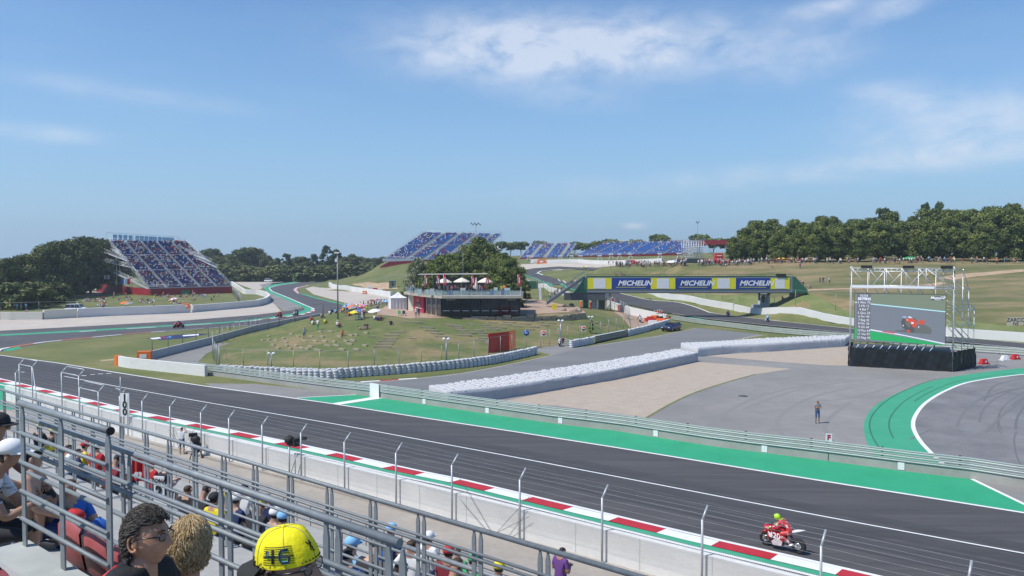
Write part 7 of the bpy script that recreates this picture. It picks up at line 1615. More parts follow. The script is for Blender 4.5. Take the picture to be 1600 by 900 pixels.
# racing motorcycles and riders
M_blk = mat('tyre_black', (0.018, 0.018, 0.019), .75); M_rim = mat('rim_dark', (0.05, 0.05, 0.055), .35, metal=.7); M_carb = mat('carbon', (0.02, 0.02, 0.022), .3); M_mtl = mat('machined_metal', (0.45, 0.45, 0.46), .3, metal=.8)
M_gold = mat('fork_gold', (0.5, 0.33, 0.10), .3, metal=.7)
def paint(n, c): return mat('paint_' + n, c, .22, coat=.6)
def wheel(parent, y, r, w_):
 t = MB(); n = 22; prof = [(r - .10, -w_ * .35), (r - .035, -w_ * .5), (r, -w_ * .2), (r, w_ * .2), (r - .035, w_ * .5), (r - .10, w_ * .35)]
 t.lathe(prof + [prof[0]], n, (0, y, r), axis='x'); ty = t.build('tyre', M_blk, parent, local=True)
 rm = MB().lathe([(r - .105, -w_ * .3), (r - .12, 0), (r - .105, w_ * .3)], n, (0, y, r), axis='x')
 for k in range(5):
  a = 2 * math.pi * k / 5; rm.bar((0, y + .03 * math.cos(a), r + .03 * math.sin(a)), (0, y + (r - .1) * math.cos(a), r + (r - .1) * math.sin(a)), .03, .03)
 rm.lathe([(0, -.05), (.05, -.05), (.05, .05), (0, .05)], 10, (0, y, r), axis='x'); rm.build('rim', M_rim, parent, local=True)
 dd = MB()
 for s_ in (-1, 1): dd.lathe([(.07, s_ * w_ * .42), (.15, s_ * w_ * .42), (.15, s_ * w_ * .46), (.07, s_ * w_ * .46), (.07, s_ * w_ * .42)], 18, (0, y, r), axis='x')
 dd.build('brake_disc', M_mtl, parent, local=True)
def loft(mb, secs, n=12, m=0, close=True):
 """secs: (y, zc, half width, half height, squareness) ellipse-like sections along y"""
 vs = []
 for (y, zc, hw, hh, sq) in secs:
  for k in range(n):
   a = 2 * math.pi * k / n; c, s_ = math.cos(a), math.sin(a); e = sq
   vs.append((hw * math.copysign(abs(c) ** e, c), y, zc + hh * math.copysign(abs(s_) ** e, s_)))
 L_ = len(secs)
 mb.add(vs, [(i * n + k, (i + 1) * n + k, (i + 1) * n + (k + 1) % n, i * n + (k + 1) % n) for i in range(L_ - 1) for k in range(n)] + [tuple(range(n)), tuple((L_ - 1) * n + k for k in reversed(range(n)))], m, True); return mb
def motorcycle(name, label, cols, number=None, group=None):
 o = thing(name, (0, 0, 0), label, 'motorcycle', group); main, sec, tail = cols
 for nm, y, r, w_ in (('front', -.70, .30, .12), ('rear', .72, .315, .19)):
  wh = thing('wheel', (0, 0, 0)); wh.parent = o; reg(o, wh); wheel(wh, y, r, w_)
 f = MB()
 loft(f, [(-.80, .80, .05, .06, .9), (-.70, .82, .15, .13, .85), (-.50, .80, .20, .20, .8), (-.32, .74, .21, .22, .8), (-.22, .72, .17, .18, .8)], 14); f.build('nose_fairing', main, o, local=True)
 b_ = MB()
 for s_ in (-1, 1):
  v = [(-.52, .80), (-.30, .84), (.02, .74), (.16, .60), (.12, .36), (.06, .20), (-.30, .17), (-.46, .32), (-.54, .55)]
  inn = [(s_ * .165, y, z) for y, z in v]; outp = [(s_ * (.235 if .3 < z < .75 else .20), y, z) for y, z in v]; n = len(v)
  b_.add(inn + outp, [tuple(n + k for k in (range(n) if s_ > 0 else reversed(range(n))))] + [(k, (k + 1) % n, n + (k + 1) % n, n + k) for k in range(n)], 0)
 b_.build('side_fairing', main, o, local=True)
 lw = MB()
 for s_ in (-1, 1): 
  v = [(.02, .50), (.13, .40), (.08, .23), (-.28, .20), (-.36, .34), (-.16, .52)]; lw.add([(s_ * .243, y, z) for y, z in v], [tuple(range(6)) if s_ > 0 else tuple(reversed(range(6)))])
 lw.build('sponsor_patch', sec, o, local=True)
 loft(MB(), [(-.26, .86, .10, .06, .9), (-.12, .90, .16, .10, .85), (.08, .88, .17, .10, .85), (.22, .82, .12, .06, .9)], 12).build('tank', main, o, local=True)
 loft(MB(), [(.20, .80, .12, .04, .8), (.42, .83, .14, .045, .8), (.52, .86, .13, .05, .8)], 10).build('seat', M_blk, o, local=True)
 loft(MB(), [(.50, .87, .13, .07, .8), (.70, .95, .11, .055, .8), (.92, 1.02, .05, .025, .9), (1.02, 1.04, .02, .012, 1)], 10).build('tail', tail, o, local=True)
 ws = MB(); loft(ws, [(-.66, .93, .10, .02, .9), (-.48, 1.02, .12, .03, .9), (-.36, 1.05, .09, .015, .9)], 10); ws.build('windscreen', mat('smoked_screen', (0.05, 0.06, 0.07), .1), o, local=True)
 for s_ in (-1, 1): MB().tube([(s_ * .10, -.70, .30), (s_ * .10, -.42, .86)], [.028, .03], 8).build('fork', M_gold, o, local=True)
 loft(MB(), [(-.95, .45, .05, .02, .9), (-.80, .62, .07, .03, .9), (-.62, .62, .07, .03, .9)], 8).build('front_mudguard', main, o, local=True)
 MB().bar((.10, .12, .42), (.11, .72, .32), .04, .09).bar((-.10, .12, .42), (-.11, .72, .32), .04, .09).build('swingarm', M_mtl, o, local=True)
 MB().box((0, -.10, .46), (.26, .44, .36)).build('engine', M_carb, o, local=True)
 MB().tube([(.12, -.1, .24), (.16, .30, .26), (.19, .62, .40)], [.035, .04, .055], 8).build('exhaust', M_mtl, o, local=True)
 MB().tube([(-.30, -.40, .87), (0, -.36, .90), (.30, -.40, .87)], .016, 6).build('handlebar', M_blk, o, local=True)
 bl_ = MB()
 for s_ in (-1, 1):
  v = [(-.50, .50), (-.30, .56), (.05, .44), (.14, .36), (.02, .19), (-.32, .17), (-.46, .30)]; bl_.add([(s_ * .239, y, z) for y, z in v], [tuple(range(7)) if s_ > 0 else tuple(reversed(range(7)))])
 bl_.build('dark_belly', M_carb, o, local=True); w2 = MB()
 for s_ in (-1, 1):
  for v in ([(-.66, .88), (-.40, .93), (-.38, .89), (-.64, .85)], [(-.50, .72), (-.44, .74), (-.36, .52), (-.42, .50)], [(.0, .70), (.14, .60), (.12, .55), (.0, .64)]): w2.add([(s_ * (.248 if v[0][0] > -.6 else .20), y, z) for y, z in v], [(0, 1, 2, 3), (3, 2, 1, 0)])
 w2.build('white_stripe', M_wht, o, local=True)
 if number:
  for s_ in (-1, 1): text_mesh(number, .34, M_wht, o, Vector((s_ * .250, -.20, .61)), (R(90), R(0), R(90) if s_ > 0 else R(-90)), name='number', bold=.008)
 return o
def rider_mesh_person(parent_loc, rz, suit, helmet, label, lean=0.0, second=None, scale=1.0):
 o = person(parent_loc[0], parent_loc[1], parent_loc[2], rz, 'ride', suit, second or suit, label, None, style='suit', hair='helmet', sub=2, shoes=M_CLO['black'], scale=scale, lean=lean)
 o.material_slots[4].material = helmet; o.material_slots[0].material = mat('rider_glove', (0.30, 0.45, 0.03), .7)
 hb = MB().ball((0, -.19, 1.33), (.125, .15, .13), 16, 10).build('helmet', helmet, o, local=True)
 hv = MB().ball((0, -.245, 1.335), (.110, .115, .055), 12, 8).build('visor', M_glass, o, local=True)
 return o
def place_bike(o, x, y, z, rz, lean): o.location = (x, y, z); o.rotation_mode = 'XYZ'; o.rotation_euler = (0, lean, rz)
P_red, P_pat, P_wht, P_blue, P_org = paint('racing_red', (0.50, 0.015, 0.02)), mat('silver_patch', (0.55, 0.50, 0.50), .3, var=.3, vscale=9), paint('white', (0.72, 0.72, 0.74)), paint('blue', (0.03, 0.08, 0.40)), paint('orange', (0.75, 0.14, 0.02))
bk1 = motorcycle('racing_motorcycle', 'red racing motorcycle numbered 420 with white tail on the near straight', (P_red, P_pat, P_wht), '420')
q = G(1222, 858.5); d_ = (G(1186, 843) - G(1256, 861)).normalized(); RZ = math.atan2(d_.y, d_.x) + R(90)
place_bike(bk1, q.x, q.y, 0.02, RZ, R(4)); print('bike dir', d_, q)
M_suit = mat('leather_red', (0.50, 0.03, 0.03), .45, col2=(0.62, 0.55, 0.55), vscale=6, thr=(.53, .55))
r1 = rider_mesh_person((q.x, q.y, .02), RZ, M_suit, mat('helmet_lime', (0.42, 0.75, 0.02), .25, coat=.5), 'rider in red and white leathers with a lime green helmet on the near motorcycle', R(4))
r1.location.z = .05
def far_bike(px, py, cols, suit, helmet, label, rl, dirpx, lean=0.0, z=None, dmax=400):
 q = T(px, py, 80, dmax); a = T(px + dirpx[0], py + dirpx[1], 80, dmax) if z is None else G(px + dirpx[0], py + dirpx[1]); d = a - q; d.z = 0; rz = math.atan2(d.y, d.x) + R(90)
 b = copy_tree(bk1, label=label); b.pop('group', None)
 for c in [x for x in bpy.data.objects if x.parent is b and x.type == 'MESH']:
  n = c.name.split('.')[0]; m_ = {'nose_fairing': cols[0], 'side_fairing': cols[0], 'tank': cols[0], 'front_mudguard': cols[0], 'sponsor_patch': cols[1], 'tail': cols[2]}.get(n)
  if n == 'number': bpy.data.objects.remove(c); continue
  if m_: c.material_slots[0].link = 'OBJECT'; c.material_slots[0].material = m_
 place_bike(b, q.x, q.y, q.z + .05, rz, lean)
 if suit: rr_ = rider_mesh_person((q.x, q.y, q.z + .05), rz, suit, helmet, rl, lean)
 return b
C_ = M_CLO
far_bike(1137, 496, (P_blue, P_wht, P_wht), C_['pink'], C_['white'], 'blue and white motorcycle on the back straight, left of two', 'rider in pink and white on the back straight, left of two', (-25, -5.5), R(-8))
far_bike(1197.5, 503.5, (P_org, P_wht, P_blue), C_['light blue'], C_['black'], 'orange and white motorcycle on the back straight, right of two', 'rider in light blue on the back straight, right of two', (-25, -5), R(-8))
far_bike(836.5, 430.5, (P_wht, P_wht, P_wht), C_['black'], C_['white'], 'tiny white motorcycle in the far bend beyond the pavilion', 'rider in black in the far bend', (6, 4), R(30))
far_bike(914, 420.5, (paint('yellow', (0.7, 0.55, 0.02)), P_wht, P_wht), C_['yellow'], C_['yellow'], 'tiny yellow motorcycle on the far track above the bridge', 'rider in yellow on the far track above the bridge', (-10, .3), R(20))
far_bike(278.5, 512.5, (P_red, P_red, P_blue), C_['maroon'], C_['navy'], 'red motorcycle on the left track in front of the white wall', 'rider in maroon on the left track', (-25, 1.5), R(28), z=0)
far_bike(435, 496.3, (P_red, P_wht, P_red), C_['red'], C_['red'], 'red motorcycle on the chicane exit, left of two', 'rider in red on the chicane exit', (-25, 2.5), R(25), z=0)
far_bike(461, 493.5, (P_wht, P_wht, P_blue), C_['black'], C_['black'], 'dark motorcycle on the chicane exit, right of two', 'rider in black on the chicane exit', (-25, 3), R(25), z=0)
far_bike(468.5, 458.5, (P_wht, P_wht, P_blue), C_['navy'], C_['white'], 'small motorcycle on the inner kerb of the chicane', 'rider in navy on the inner kerb of the chicane', (4, 6), R(-25), z=0)
b = far_bike(874.5, 541, (P_wht, P_wht, P_wht), None, None, 'white scooter parked on the side road by the low gate', '', (-3, 6), 0)
q = b.location; person(q.x + .5, q.y + .5, q.z, R(200), 'sit', 'maroon', 'denim', 'person in a dark red top beside the white scooter')
b = far_bike(1000, 503.5, (P_wht, P_red, P_wht), None, None, 'white scooter on the pink ground left of the recovery vehicle', '', (3, 8), 0)
q = b.location; person(q.x - .1, q.y + .1, q.z - .02, R(20), 'ride', 'white', 'denim', 'person in white on the scooter left of the recovery vehicle', style='trousers')
# cars
def car(name, label, L_, Wd, Ht, mpaint, z_b=.2, wagon=True, van=False, stripes=None):
 o = thing(name, (0, 0, 0), label, 'car' if not van else 'van'); hl = L_ / 2
 n = 16
 lo = [(-hl, .55, .70, .20), (-hl + .12, .52, .86, .30), (-hl + .55, .55, .90, .35), (-hl + 1.15, .60, .91, .38), (0, .62, .92, .40), (hl - 1.0, .64, .92, .42), (hl - .35, .66, .88, .42), (hl, .66, .76, .32)]
 if van: lo = [(y, .68, w_, h_ + .12) for y, _, w_, h_ in lo]
 mb = MB(); loft(mb, [(y, zc, w_ * Wd / 1.84, h_, .42) for y, zc, w_, h_ in lo], n); mb.build('body', mpaint, o, local=True)
 c0 = -hl + (1.35 if not van else .75); c1 = hl - (.12 if wagon else .7); zb = .98 if not van else 1.12
 pr = [(c0, zb - .08), (c0 + .75, Ht - .06), (c0 + 1.3, Ht), (c1 - .6, Ht - .02), (c1 - .28, Ht - .12), (c1 + .05, zb - .05)]
 hwb, hwt = Wd * .47, Wd * .38
 vs = [(-(hwb if z < zb else hwt), y, z) for y, z in pr] + [((hwb if z < zb else hwt), y, z) for y, z in pr]; k = len(pr)
 mb = MB(); mb.add(vs, [tuple(range(k)), tuple(reversed(range(k, 2 * k)))] + [(i, k + i, k + i + 1, i + 1) for i in range(k - 1)]); mb.build('cabin', M_glass, o, local=True)
 rf = MB(); rf.add([(-hwt * 1.01, c0 + .8, Ht - .03), (hwt * 1.01, c0 + .8, Ht - .03), (hwt * 1.01, c1 - .32, Ht - .05), (-hwt * 1.01, c1 - .32, Ht - .05), (-hwt * .97, c0 + .85, Ht + .03), (hwt * .97, c0 + .85, Ht + .03), (hwt * .97, c1 - .36, Ht + .01), (-hwt * .97, c1 - .36, Ht + .01)], [(3, 2, 1, 0), (4, 5, 6, 7), (0, 1, 5, 4), (1, 2, 6, 5), (2, 3, 7, 6), (3, 0, 4, 7)]); rf.build('roof', mpaint, o, local=True)
 for s_ in (-1, 1):
  for y0, y1 in ((c0 + .02, c0 + .78), (c0 + 1.55, c0 + 1.60), (c0 + 2.45, c0 + 2.52)):
   MB().bar((s_ * hwb * (1.0 if y1 - y0 > .3 else 1.0), y0, zb - .06), (s_ * hwt * 1.02, y1 + (.0), Ht - .04), .05, .07).build('pillar', mpaint, o, local=True)
  MB().box((s_ * Wd * .53, c0 + .45, zb + .02), (.18, .12, .13)).build('mirror', mpaint, o, local=True)
  MB().ball((s_ * Wd * .36, -hl + .08, .68), (.17, .10, .08), 10, 6).build('headlight', mat('headlight_glass', (0.6, 0.62, 0.65), .1), o, local=True)
  MB().box((s_ * Wd * .38, hl - .02, .85), (.25, .06, .18)).build('tail_light', mat('tail_red', (0.35, 0.01, 0.01), .3), o, local=True)
 MB().box((0, -hl + .02, .52), (Wd * .42, .05, .16)).build('grille', M_carb, o, local=True)
 for s_ in (-1, 1):
  for y in (-hl + .85, hl - .85):
   w_ = thing('wheel', (0, 0, 0)); w_.parent = o; reg(o, w_)
   MB().lathe([(.0, -.10), (.30, -.10), (.33, -.06), (.33, .06), (.30, .10), (0, .10)], 18, (s_ * (Wd / 2 - .10), y, .33), axis='x').build('tyre', M_blk, w_, local=True)
   MB().lathe([(.0, -.012), (.20, -.012), (.22, .0), (.20, .012), (0, .012)], 14, (s_ * (Wd / 2 + .006), y, .33), axis='x').build('rim', mat('alloy', (0.35, 0.36, 0.37), .3, metal=.6), w_, local=True)
 if stripes:
  for s_ in (-1, 1):
   for k, (y0, z0, y1, z1, m_) in enumerate(stripes):
    xx = s_ * (Wd / 2 + .012); dx = .16
    mb = MB(); mb.add([(xx, y0, z0 - dx), (xx, y1, z1 - dx * .5), (xx, y1 + .05, z1 + dx * .4), (xx, y0 + .1, z0 + dx)], [(0, 1, 2, 3), (3, 2, 1, 0)]); mb.build('side_stripe', m_, o, local=True)
 return o
M_dp = mat('dark_purple_paint', (0.018, 0.012, 0.05), .2, coat=.8)
c1_ = car('parked_car', 'dark blue estate car with blue and red side stripes parked by the tyre row', 4.63, 1.82, 1.43, M_dp, stripes=[(-.95, .72, -.25, .80, mat('stripe_blue', (0.05, 0.22, 0.65), .3)), (-.30, .66, .35, .74, mat('stripe_red', (0.60, 0.04, 0.05), .3)), (.3, .84, 1.6, .92, mat('stripe_violet', (0.14, 0.10, 0.40), .3))])
q = G(1049, 517); dl = (G(1031, 519.5) - G(1067, 515.5)).normalized(); c1_.location = (q.x, q.y, 0.015); c1_.rotation_euler = (0, 0, math.atan2(dl.y, dl.x) + R(90) + R(8))
v1 = car('parked_van', 'small white van parked behind the cream wall at the left', 4.6, 1.8, 1.9, mat('van_white', (0.72, 0.73, 0.75), .3), van=True)
q = G(119, 488); v1.location = (q.x, q.y, 0); v1.rotation_euler = (0, 0, R(95))
for x, d, l in [(420, 430, 'small white car far behind the grey wall, left one'), (465, 440, 'small white car far behind the grey wall, right one')]:
 q = G(x, 405 + 15323 / d - 0); c_ = copy_tree(v1, (q.x, q.y, 0), R(80), l, None); c_['category'] = 'car'
q = T(1030, 505, 110, 200); o = thing('recovery_buggy', tuple(q), 'orange recovery buggy with marshals aboard behind the tyre row', 'buggy'); o.rotation_euler = (0, 0, R(60)); Mo = M_maro
MB().box((0, 0, .75), (1.4, 2.8, .5), top=.95).build('body', Mo, o, local=True); MB().box((0, .9, 1.2), (1.4, 1.1, .5)).build('load_bed', M_orange, o, local=True); MB().box((0, -.3, 1.1), (1.2, .5, .4)).build('seat', M_blk, o, local=True)
mb = MB(); 
for s_ in (-1, 1): mb.tube([(s_ * .6, -1.0, 1.0), (s_ * .6, -.8, 1.9), (s_ * .6, .4, 1.9), (s_ * .6, .5, 1.0)], .035, 6)
mb.bar((0, -.8, 1.9), (0, .4, 1.9), 1.2, .05); mb.build('roll_cage', M_dark, o, local=True)
for s_ in (-1, 1):
 for y in (-.95, .95): MB().lathe([(0, -.12), (.30, -.12), (.33, 0), (.30, .12), (0, .12)], 14, (s_ * .72, y, .33), axis='x').build('wheel', M_blk, o, local=True)
q2 = T(1016, 504, 110, 200); o2 = MB().box((0, 0, .5), (2.2, .9, .8), top=.9).box((0, 0, 1.0), (1.2, .7, .3)).build('equipment_crate', [M_mar]); o2.location = q2; tag(o2, 'red equipment crate left of the recovery buggy', 'crate')
for x, y, c, l in [(1020, 508, M_wht, 'white barrier block in front of the recovery buggy'), (1038, 500, M_orange, 'orange barrier block right of the recovery buggy')]:
 q2 = T(x, y, 110, 200); o2 = MB().box((0, 0, .45), (1.8, .6, .9), top=.8).build('barrier_block', c); o2.location = q2; tag(o2, l, 'barrier block')
for x, y, c, l in [(1537, 569, M_CLO['red'], 'red plastic barrier block, leftmost right of the screen'), (1570, 563.5, M_wht, 'white plastic barrier block between two red ones'), (1586, 561.5, M_CLO['red'], 'red plastic barrier block near the right edge')]:
 q = G(x, y); mb = MB(); mb.hexa([(-.5, -.3, 0), (.5, -.3, 0), (.5, .3, 0), (-.5, .3, 0), (-.32, -.16, .62), (.32, -.16, .62), (.32, .16, .62), (-.32, .16, .62)]); mb.box((0, 0, .08), (1.1, .66, .14)); mb.box((.1, -.26, .32), (.14, .05, .2), m=1)
 o = mb.build('plastic_barrier', [c, M_wht]); o.location = q; o.rotation_euler = (0, 0, R(15)); tag(o, l, 'barrier block')
o = MB().tube([G(1543, 569) + Vector((0, 0, .3)), G(1556, 567.5) + Vector((0, 0, .12)), G(1570, 563.5) + Vector((0, 0, .3))], .02, 5).build('rope', M_dark); tag(o, 'rope hanging between the red and white plastic blocks', 'rope')
a, b = T(1574, 509, 110, 200), T(1600, 509, 110, 200); c = (a + b) / 2; wd = (b - a).length; o = thing('fan_banner', (c.x, c.y, c.z), 'white cloth banner with hand painted words on the hillside fence', 'banner'); wd = 28 * c.y / F; hh_ = 13.5 * c.y / F
MB().box((0, 0, hh_ / 2), (wd, .03, hh_)).build('cloth', mat('cream_cloth', (0.62, 0.56, 0.44), .8), o, local=True)
text_mesh('ZARCO', hh_ * .62, M_black, o, Vector((0, -.03, hh_ * .66)), (R(90), 0, 0), bold=.01, sx=1.0); text_mesh('N5', hh_ * .5, M_black, o, Vector((0, -.03, hh_ * .22)), (R(90), 0, 0), bold=.01)
q = G(1161, 619); o = MB().lathe([(0, 0), (.42, 0), (.42, .012), (0, .012)], 18).build('manhole_cover', M_dark); o.location = (q.x, q.y, .012); tag(o, 'round dark manhole cover on the pale tarmac', 'manhole cover')
for x, y, l, c in [(625, 494, 'folding chair in dark green on the terrace, left one', 'green'), (632, 494, 'folding chair in dark blue on the terrace, right one', 'navy')]:
 q = T(x, y, 90, 200); mb = MB(); mb.box((0, 0, .42), (.5, .48, .04)); mb.box((0, .24, .70), (.5, .04, .5))
 for a in (-.24, .24): mb.bar((a, -.24, 0), (a, .24, .42), .03, .03); mb.bar((a, .24, 0), (a, -.24, .42), .03, .03)
 o = mb.build('camping_chair', M_CLO[c]); o.location = q; o.rotation_euler = (0, 0, 2.8); tag(o, l, 'chair')
q = T(613, 450, 200, 340); o = thing('green_cabin', tuple(q), 'grey green cabin with a dark window left of the white tent', 'cabin')
MB().box((0, 0, 1.3), (2.2, 2, 2.6)).build('wall', mat('cabin_green', (0.12, 0.17, 0.14), .7), o, local=True); MB().box((.2, -1.02, 1.5), (.7, .04, 1.2)).build('window', M_glass, o, local=True); MB().box((0, 0, 2.68), (2.4, 2.2, .14)).build('roof', M_galv, o, local=True)
for x, y, c, l in [(578, 455, M_wht, 'white block on the curved wall, first of the red and white row'), (586, 458, M_CLO['red'], 'red block on the curved wall, second of the row'), (594, 460, M_wht, 'white block on the curved wall, third of the row'), (602, 462, M_CLO['red'], 'red block on the curved wall nearest the tent')]:
 q = T(x, y, 200, 360); o = MB().box((0, 0, .9), (1.6, .8, 1.9), top=.97).box((0, -.42, 1.0), (.7, .03, .6), m=1).build('painted_block', [c, M_galv_l]); o.location = q; tag(o, l, 'barrier block')
q = T(828, 452, 150, 300); o = thing('green_container', tuple(q), 'dark green container right of the pavilion', 'container'); mb = MB(); mb.box((0, 0, 1.2), (4.6, 2.2, 2.4))
for k in range(14): mb.box((-2.15 + k * .33, -1.12, 1.2), (.12, .06, 2.2))
mb.build('body', mat('container_green', (0.05, 0.15, 0.09), .6), o, local=True); MB().box((-1.5, -1.17, 1.2), (.9, .04, 2.0)).build('door', mat('door_green', (0.08, 0.2, 0.12), .6), o, local=True)
feather(842, 446, 471, 160, 'white feather flag at the foot of the bridge stairs')
for c in [x for x in bpy.data.objects if x.name.startswith('banner') and x.parent and x.parent.get('label', '').startswith('white feather')]: c.material_slots[0].link = 'OBJECT'; c.material_slots[0].material = M_wht
for x, y, c, l in [(836, 411.5, M_wht, 'white air fence block in the far bend'), (846, 412, M_orange, 'orange air fence block in the far bend'), (985, 414, M_CLO['red'], 'red and white stall on the far track side')]:
 q = T(x, y, 200, 380); o = MB().box((0, 0, .9), (4.2, 1.2, 1.8), top=.8).box((0, -.62, .9), (1.5, .03, .7), m=1).build('air_fence', [c, M_wht]); o.location = q; tag(o, l, 'barrier block')
v = on_fence(477, 690, -.1); e_ = ev(v); o = thing('television_camera', tuple(FW(e_ - 1.4, -.1)), 'black television camera on a grey stand above the white wall', 'camera')
base = FW(e_ - 1.4, -.1); hb_ = 1.95
MB().tube([(0, 0, 0), (0, 0, hb_)], .05, 8).build('pole', M_galv_l, o, local=True); mb = MB(); mb.box((.2, .1, hb_ + .18), (.75, .35, .42), er); mb.box((.65, .3, hb_ + .32), (.5, .16, .16), er + .3); mb.ball((.0, 0, hb_ + .3), (.3, .22, .22), 8, 6, jit=.2); mb.build('camera_body', M_black, o, local=True)
MB().tube([(0, 0, .1), (.5, -.3, hb_ * .8)], .03, 6).build('brace', M_galv_l, o, local=True)
q = G(306, 716); o = thing('camera_tripod', (q.x, q.y, 0), 'black covered camera on a tripod left of the photographer', 'tripod')
mb = MB()
for a in (0, 2.1, 4.2): mb.tube([(.45 * math.cos(a), .45 * math.sin(a), 0), (0, 0, 1.05)], .03, 6)
mb.build('legs', M_black, o, local=True); mb = MB(); mb.ball((0, 0, 1.15), (.32, .22, .26), 9, 7, jit=.15); mb.box((-.15, 0, 1.45), (.5, .2, .2), .4); mb.ball((.12, 0, .7), (.22, .18, .35), 8, 6, jit=.2); mb.build('cover', M_black, o, local=True)
# our own stand: tiers, railings, seats
def proj(v):
 c, s = math.cos(PITCH), math.sin(PITCH); y = v[1]; z = v[2] - H; d = y * c - z * s; return (800 + F * v[0] / d, 450 - F * (y * s + z * c) / d)
def on_p(px, py, p):
 r = ray(px, py); k = p / (Nv.x * r.x + Nv.y * r.y); return Vector((r.x * k, r.y * k, H + r.z * k))
def ecent(px, p, z):
 lo, hi = -60.0, 30.0
 for _ in range(40):
  m_ = (lo + hi) / 2
  v = EP(m_, p, z)
  if v.y > .5 and proj(v)[0] < px: lo = m_
  else: hi = m_
 return lo
STEP = [(-2.5, .1, 11.05), (.1, .9, 10.7), (.9, 1.7, 10.35), (1.7, 2.2, 10.05), (2.2, 3.1, 9.35), (3.1, 3.9, 9.0), (3.9, 5.25, 8.72)] + [(5.25 + .8 * k, 5.25 + .8 * (k + 1), 7.7 - .38 * k) for k in range(18)]
def floor_z(p):
 for a, b, z in STEP:
  if a <= p < b: return z
 return 0.0
M_tier = mat('tier_concrete', (0.30, 0.30, 0.29), .9, col2=(0.38, 0.375, 0.36), vscale=.9, var=.14, bump=.2, bscale=14)
M_seatr = mat('faded_red_seat', (0.33, 0.055, 0.065), .5, col2=(0.42, 0.12, 0.12), vscale=5, var=.08); M_seatb = mat('beige_seat', (0.60, 0.47, 0.28), .5, var=.08)
st = thing('concrete_stand', EP(0, 0, 0), 'grey concrete steps of the stand in the foreground', 'grandstand')
for i, (a, b, z) in enumerate(STEP):
 e0_, e1_ = (ecent(16, 2.1, 10.05) if i < 4 else -26 - max(0, a) * 1.1), 16; zb_ = (STEP[i + 1][2] if i + 1 < len(STEP) else 0) - .05
 MB().add([EP(e, p, zz_) for zz_ in (zb_, z) for e, p in ((e0_, a), (e1_, a), (e1_, b), (e0_, b))], [(3, 2, 1, 0), (4, 5, 6, 7), (0, 1, 5, 4), (1, 2, 6, 5), (2, 3, 7, 6), (3, 0, 4, 7)]).build('tier', M_tier, st)
def railing(label, p, a, b, posts, r=.024, mids=(.215, .43, .645, .86), hgt=1.07, pair=.0, ends=True, pw=.06, rm=.015, cap_end=True, group=None):
 va, vb = on_p(*a, p), on_p(*b, p); z = (va.z + vb.z) / 2; ea, eb = ev(va), ev(vb)
 o = thing('railing', EP(ea, p, z - hgt), label, 'railing', group)
 MB().tube([EP(ea, p, z), EP(eb, p, z)], r, 12).build('handrail', M_galv, o)
 if cap_end: MB().tube([EP(eb, p, z), EP(eb + .012, p, z)], r * 1.08, 12).build('end_cap', M_black, o)
 es = []
 for x in posts:
  e_ = ecent(x, p, z - .3)
  for dq in ((-pair, pair) if pair else (0,)):
   es.append(e_ + dq); c = EP(e_ + dq, p); w_, t_ = pw, .012
   if pw > .03:
    u = Ev * w_ / 2; n_ = Nv * t_ / 2; z0, z1, z2 = z - hgt, z - .09, z - r
    q = [(-1, z0), (1, z0), (1, z1), (.35, z2), (-.35, z2), (-1, z1)]
    vs = [c + u * k_ - n_ + Vector((0, 0, zz_)) for k_, zz_ in q] + [c + u * k_ + n_ + Vector((0, 0, zz_)) for k_, zz_ in q]
    MB().add(vs, [tuple(range(6)), tuple(reversed(range(6, 12)))] + [(i, 6 + i, 6 + (i + 1) % 6, (i + 1) % 6) for i in range(6)]).build('post', M_galv, o)
   else: MB().box((c.x, c.y, z - hgt / 2), (pw, pw, hgt), er).build('post', M_galv, o)
 for m_ in mids: MB().tube([EP(ea + .02, p - .012, z - m_), EP(eb - .02, p - .012, z - m_)], rm, 8).build('rail', M_galv, o)
 return o, z, ea, eb
railing('nearest grey railing at the left, ending in a black capped tube', 2.17, (31, 626), (172, 677.5), (36, 96, 170), r=.024, mids=(.215, .43, .645, .85), pw=.068)
railing('grey railing with the thick handrail running behind the three seated heads', 2.30, (42, 644), (625, 864), (198, 353, 520, 619), r=.021, mids=(.20, .26, .42, .62, .80), pair=.045, pw=.04, cap_end=False)
railing('grey railing of paired posts crossing the whole foreground above the lower seats', 5.1, (-40, 595.5), (1010, 907), (7, 27, 62, 88, 115, 145, 170, 190, 229, 265, 305, 350, 399, 454, 515, 583, 658, 746, 850), r=.023, mids=(.21, .26, .43, .66, .86), pair=.040, pw=.045, hgt=1.1)
railing('lower grey railing starting right of the yellow cap', 6.1, (525, 816), (1100, 1014), (530, 598, 665, 735, 810), r=.026, mids=(.22, .44, .66), pair=.04, pw=.05, hgt=1.25)
railing('thin grey railing at the foot of the stand along the concrete path', 19.7, (-60, 612), (800, 884), [x for x in range(-40, 560, 21)] + [572, 600, 628, 656, 686, 716, 748, 780], r=.03, mids=(.28, .95), hgt=1.2, pw=.03, rm=.022)
railing('middle grey railing between the lower rows of spectators', 9.2, (-60, 640), (470, 838), [x for x in range(-50, 470, 24)], r=.024, mids=(.3, .6, .9), hgt=1.1, pw=.03)
MB().add([EP(e, p, z) for z in (10.052, 10.085) for e, p in ((ecent(14, 2.1, 10.05), 1.93), (16, 1.93), (16, 2.235), (ecent(14, 2.1, 10.05), 2.235))], [(3, 2, 1, 0), (4, 5, 6, 7), (0, 1, 5, 4), (1, 2, 6, 5), (2, 3, 7, 6), (3, 0, 4, 7)]).build('parapet_slab', mat('pale_concrete', (0.37, 0.39, 0.37), .85, var=.1, vscale=3), st)
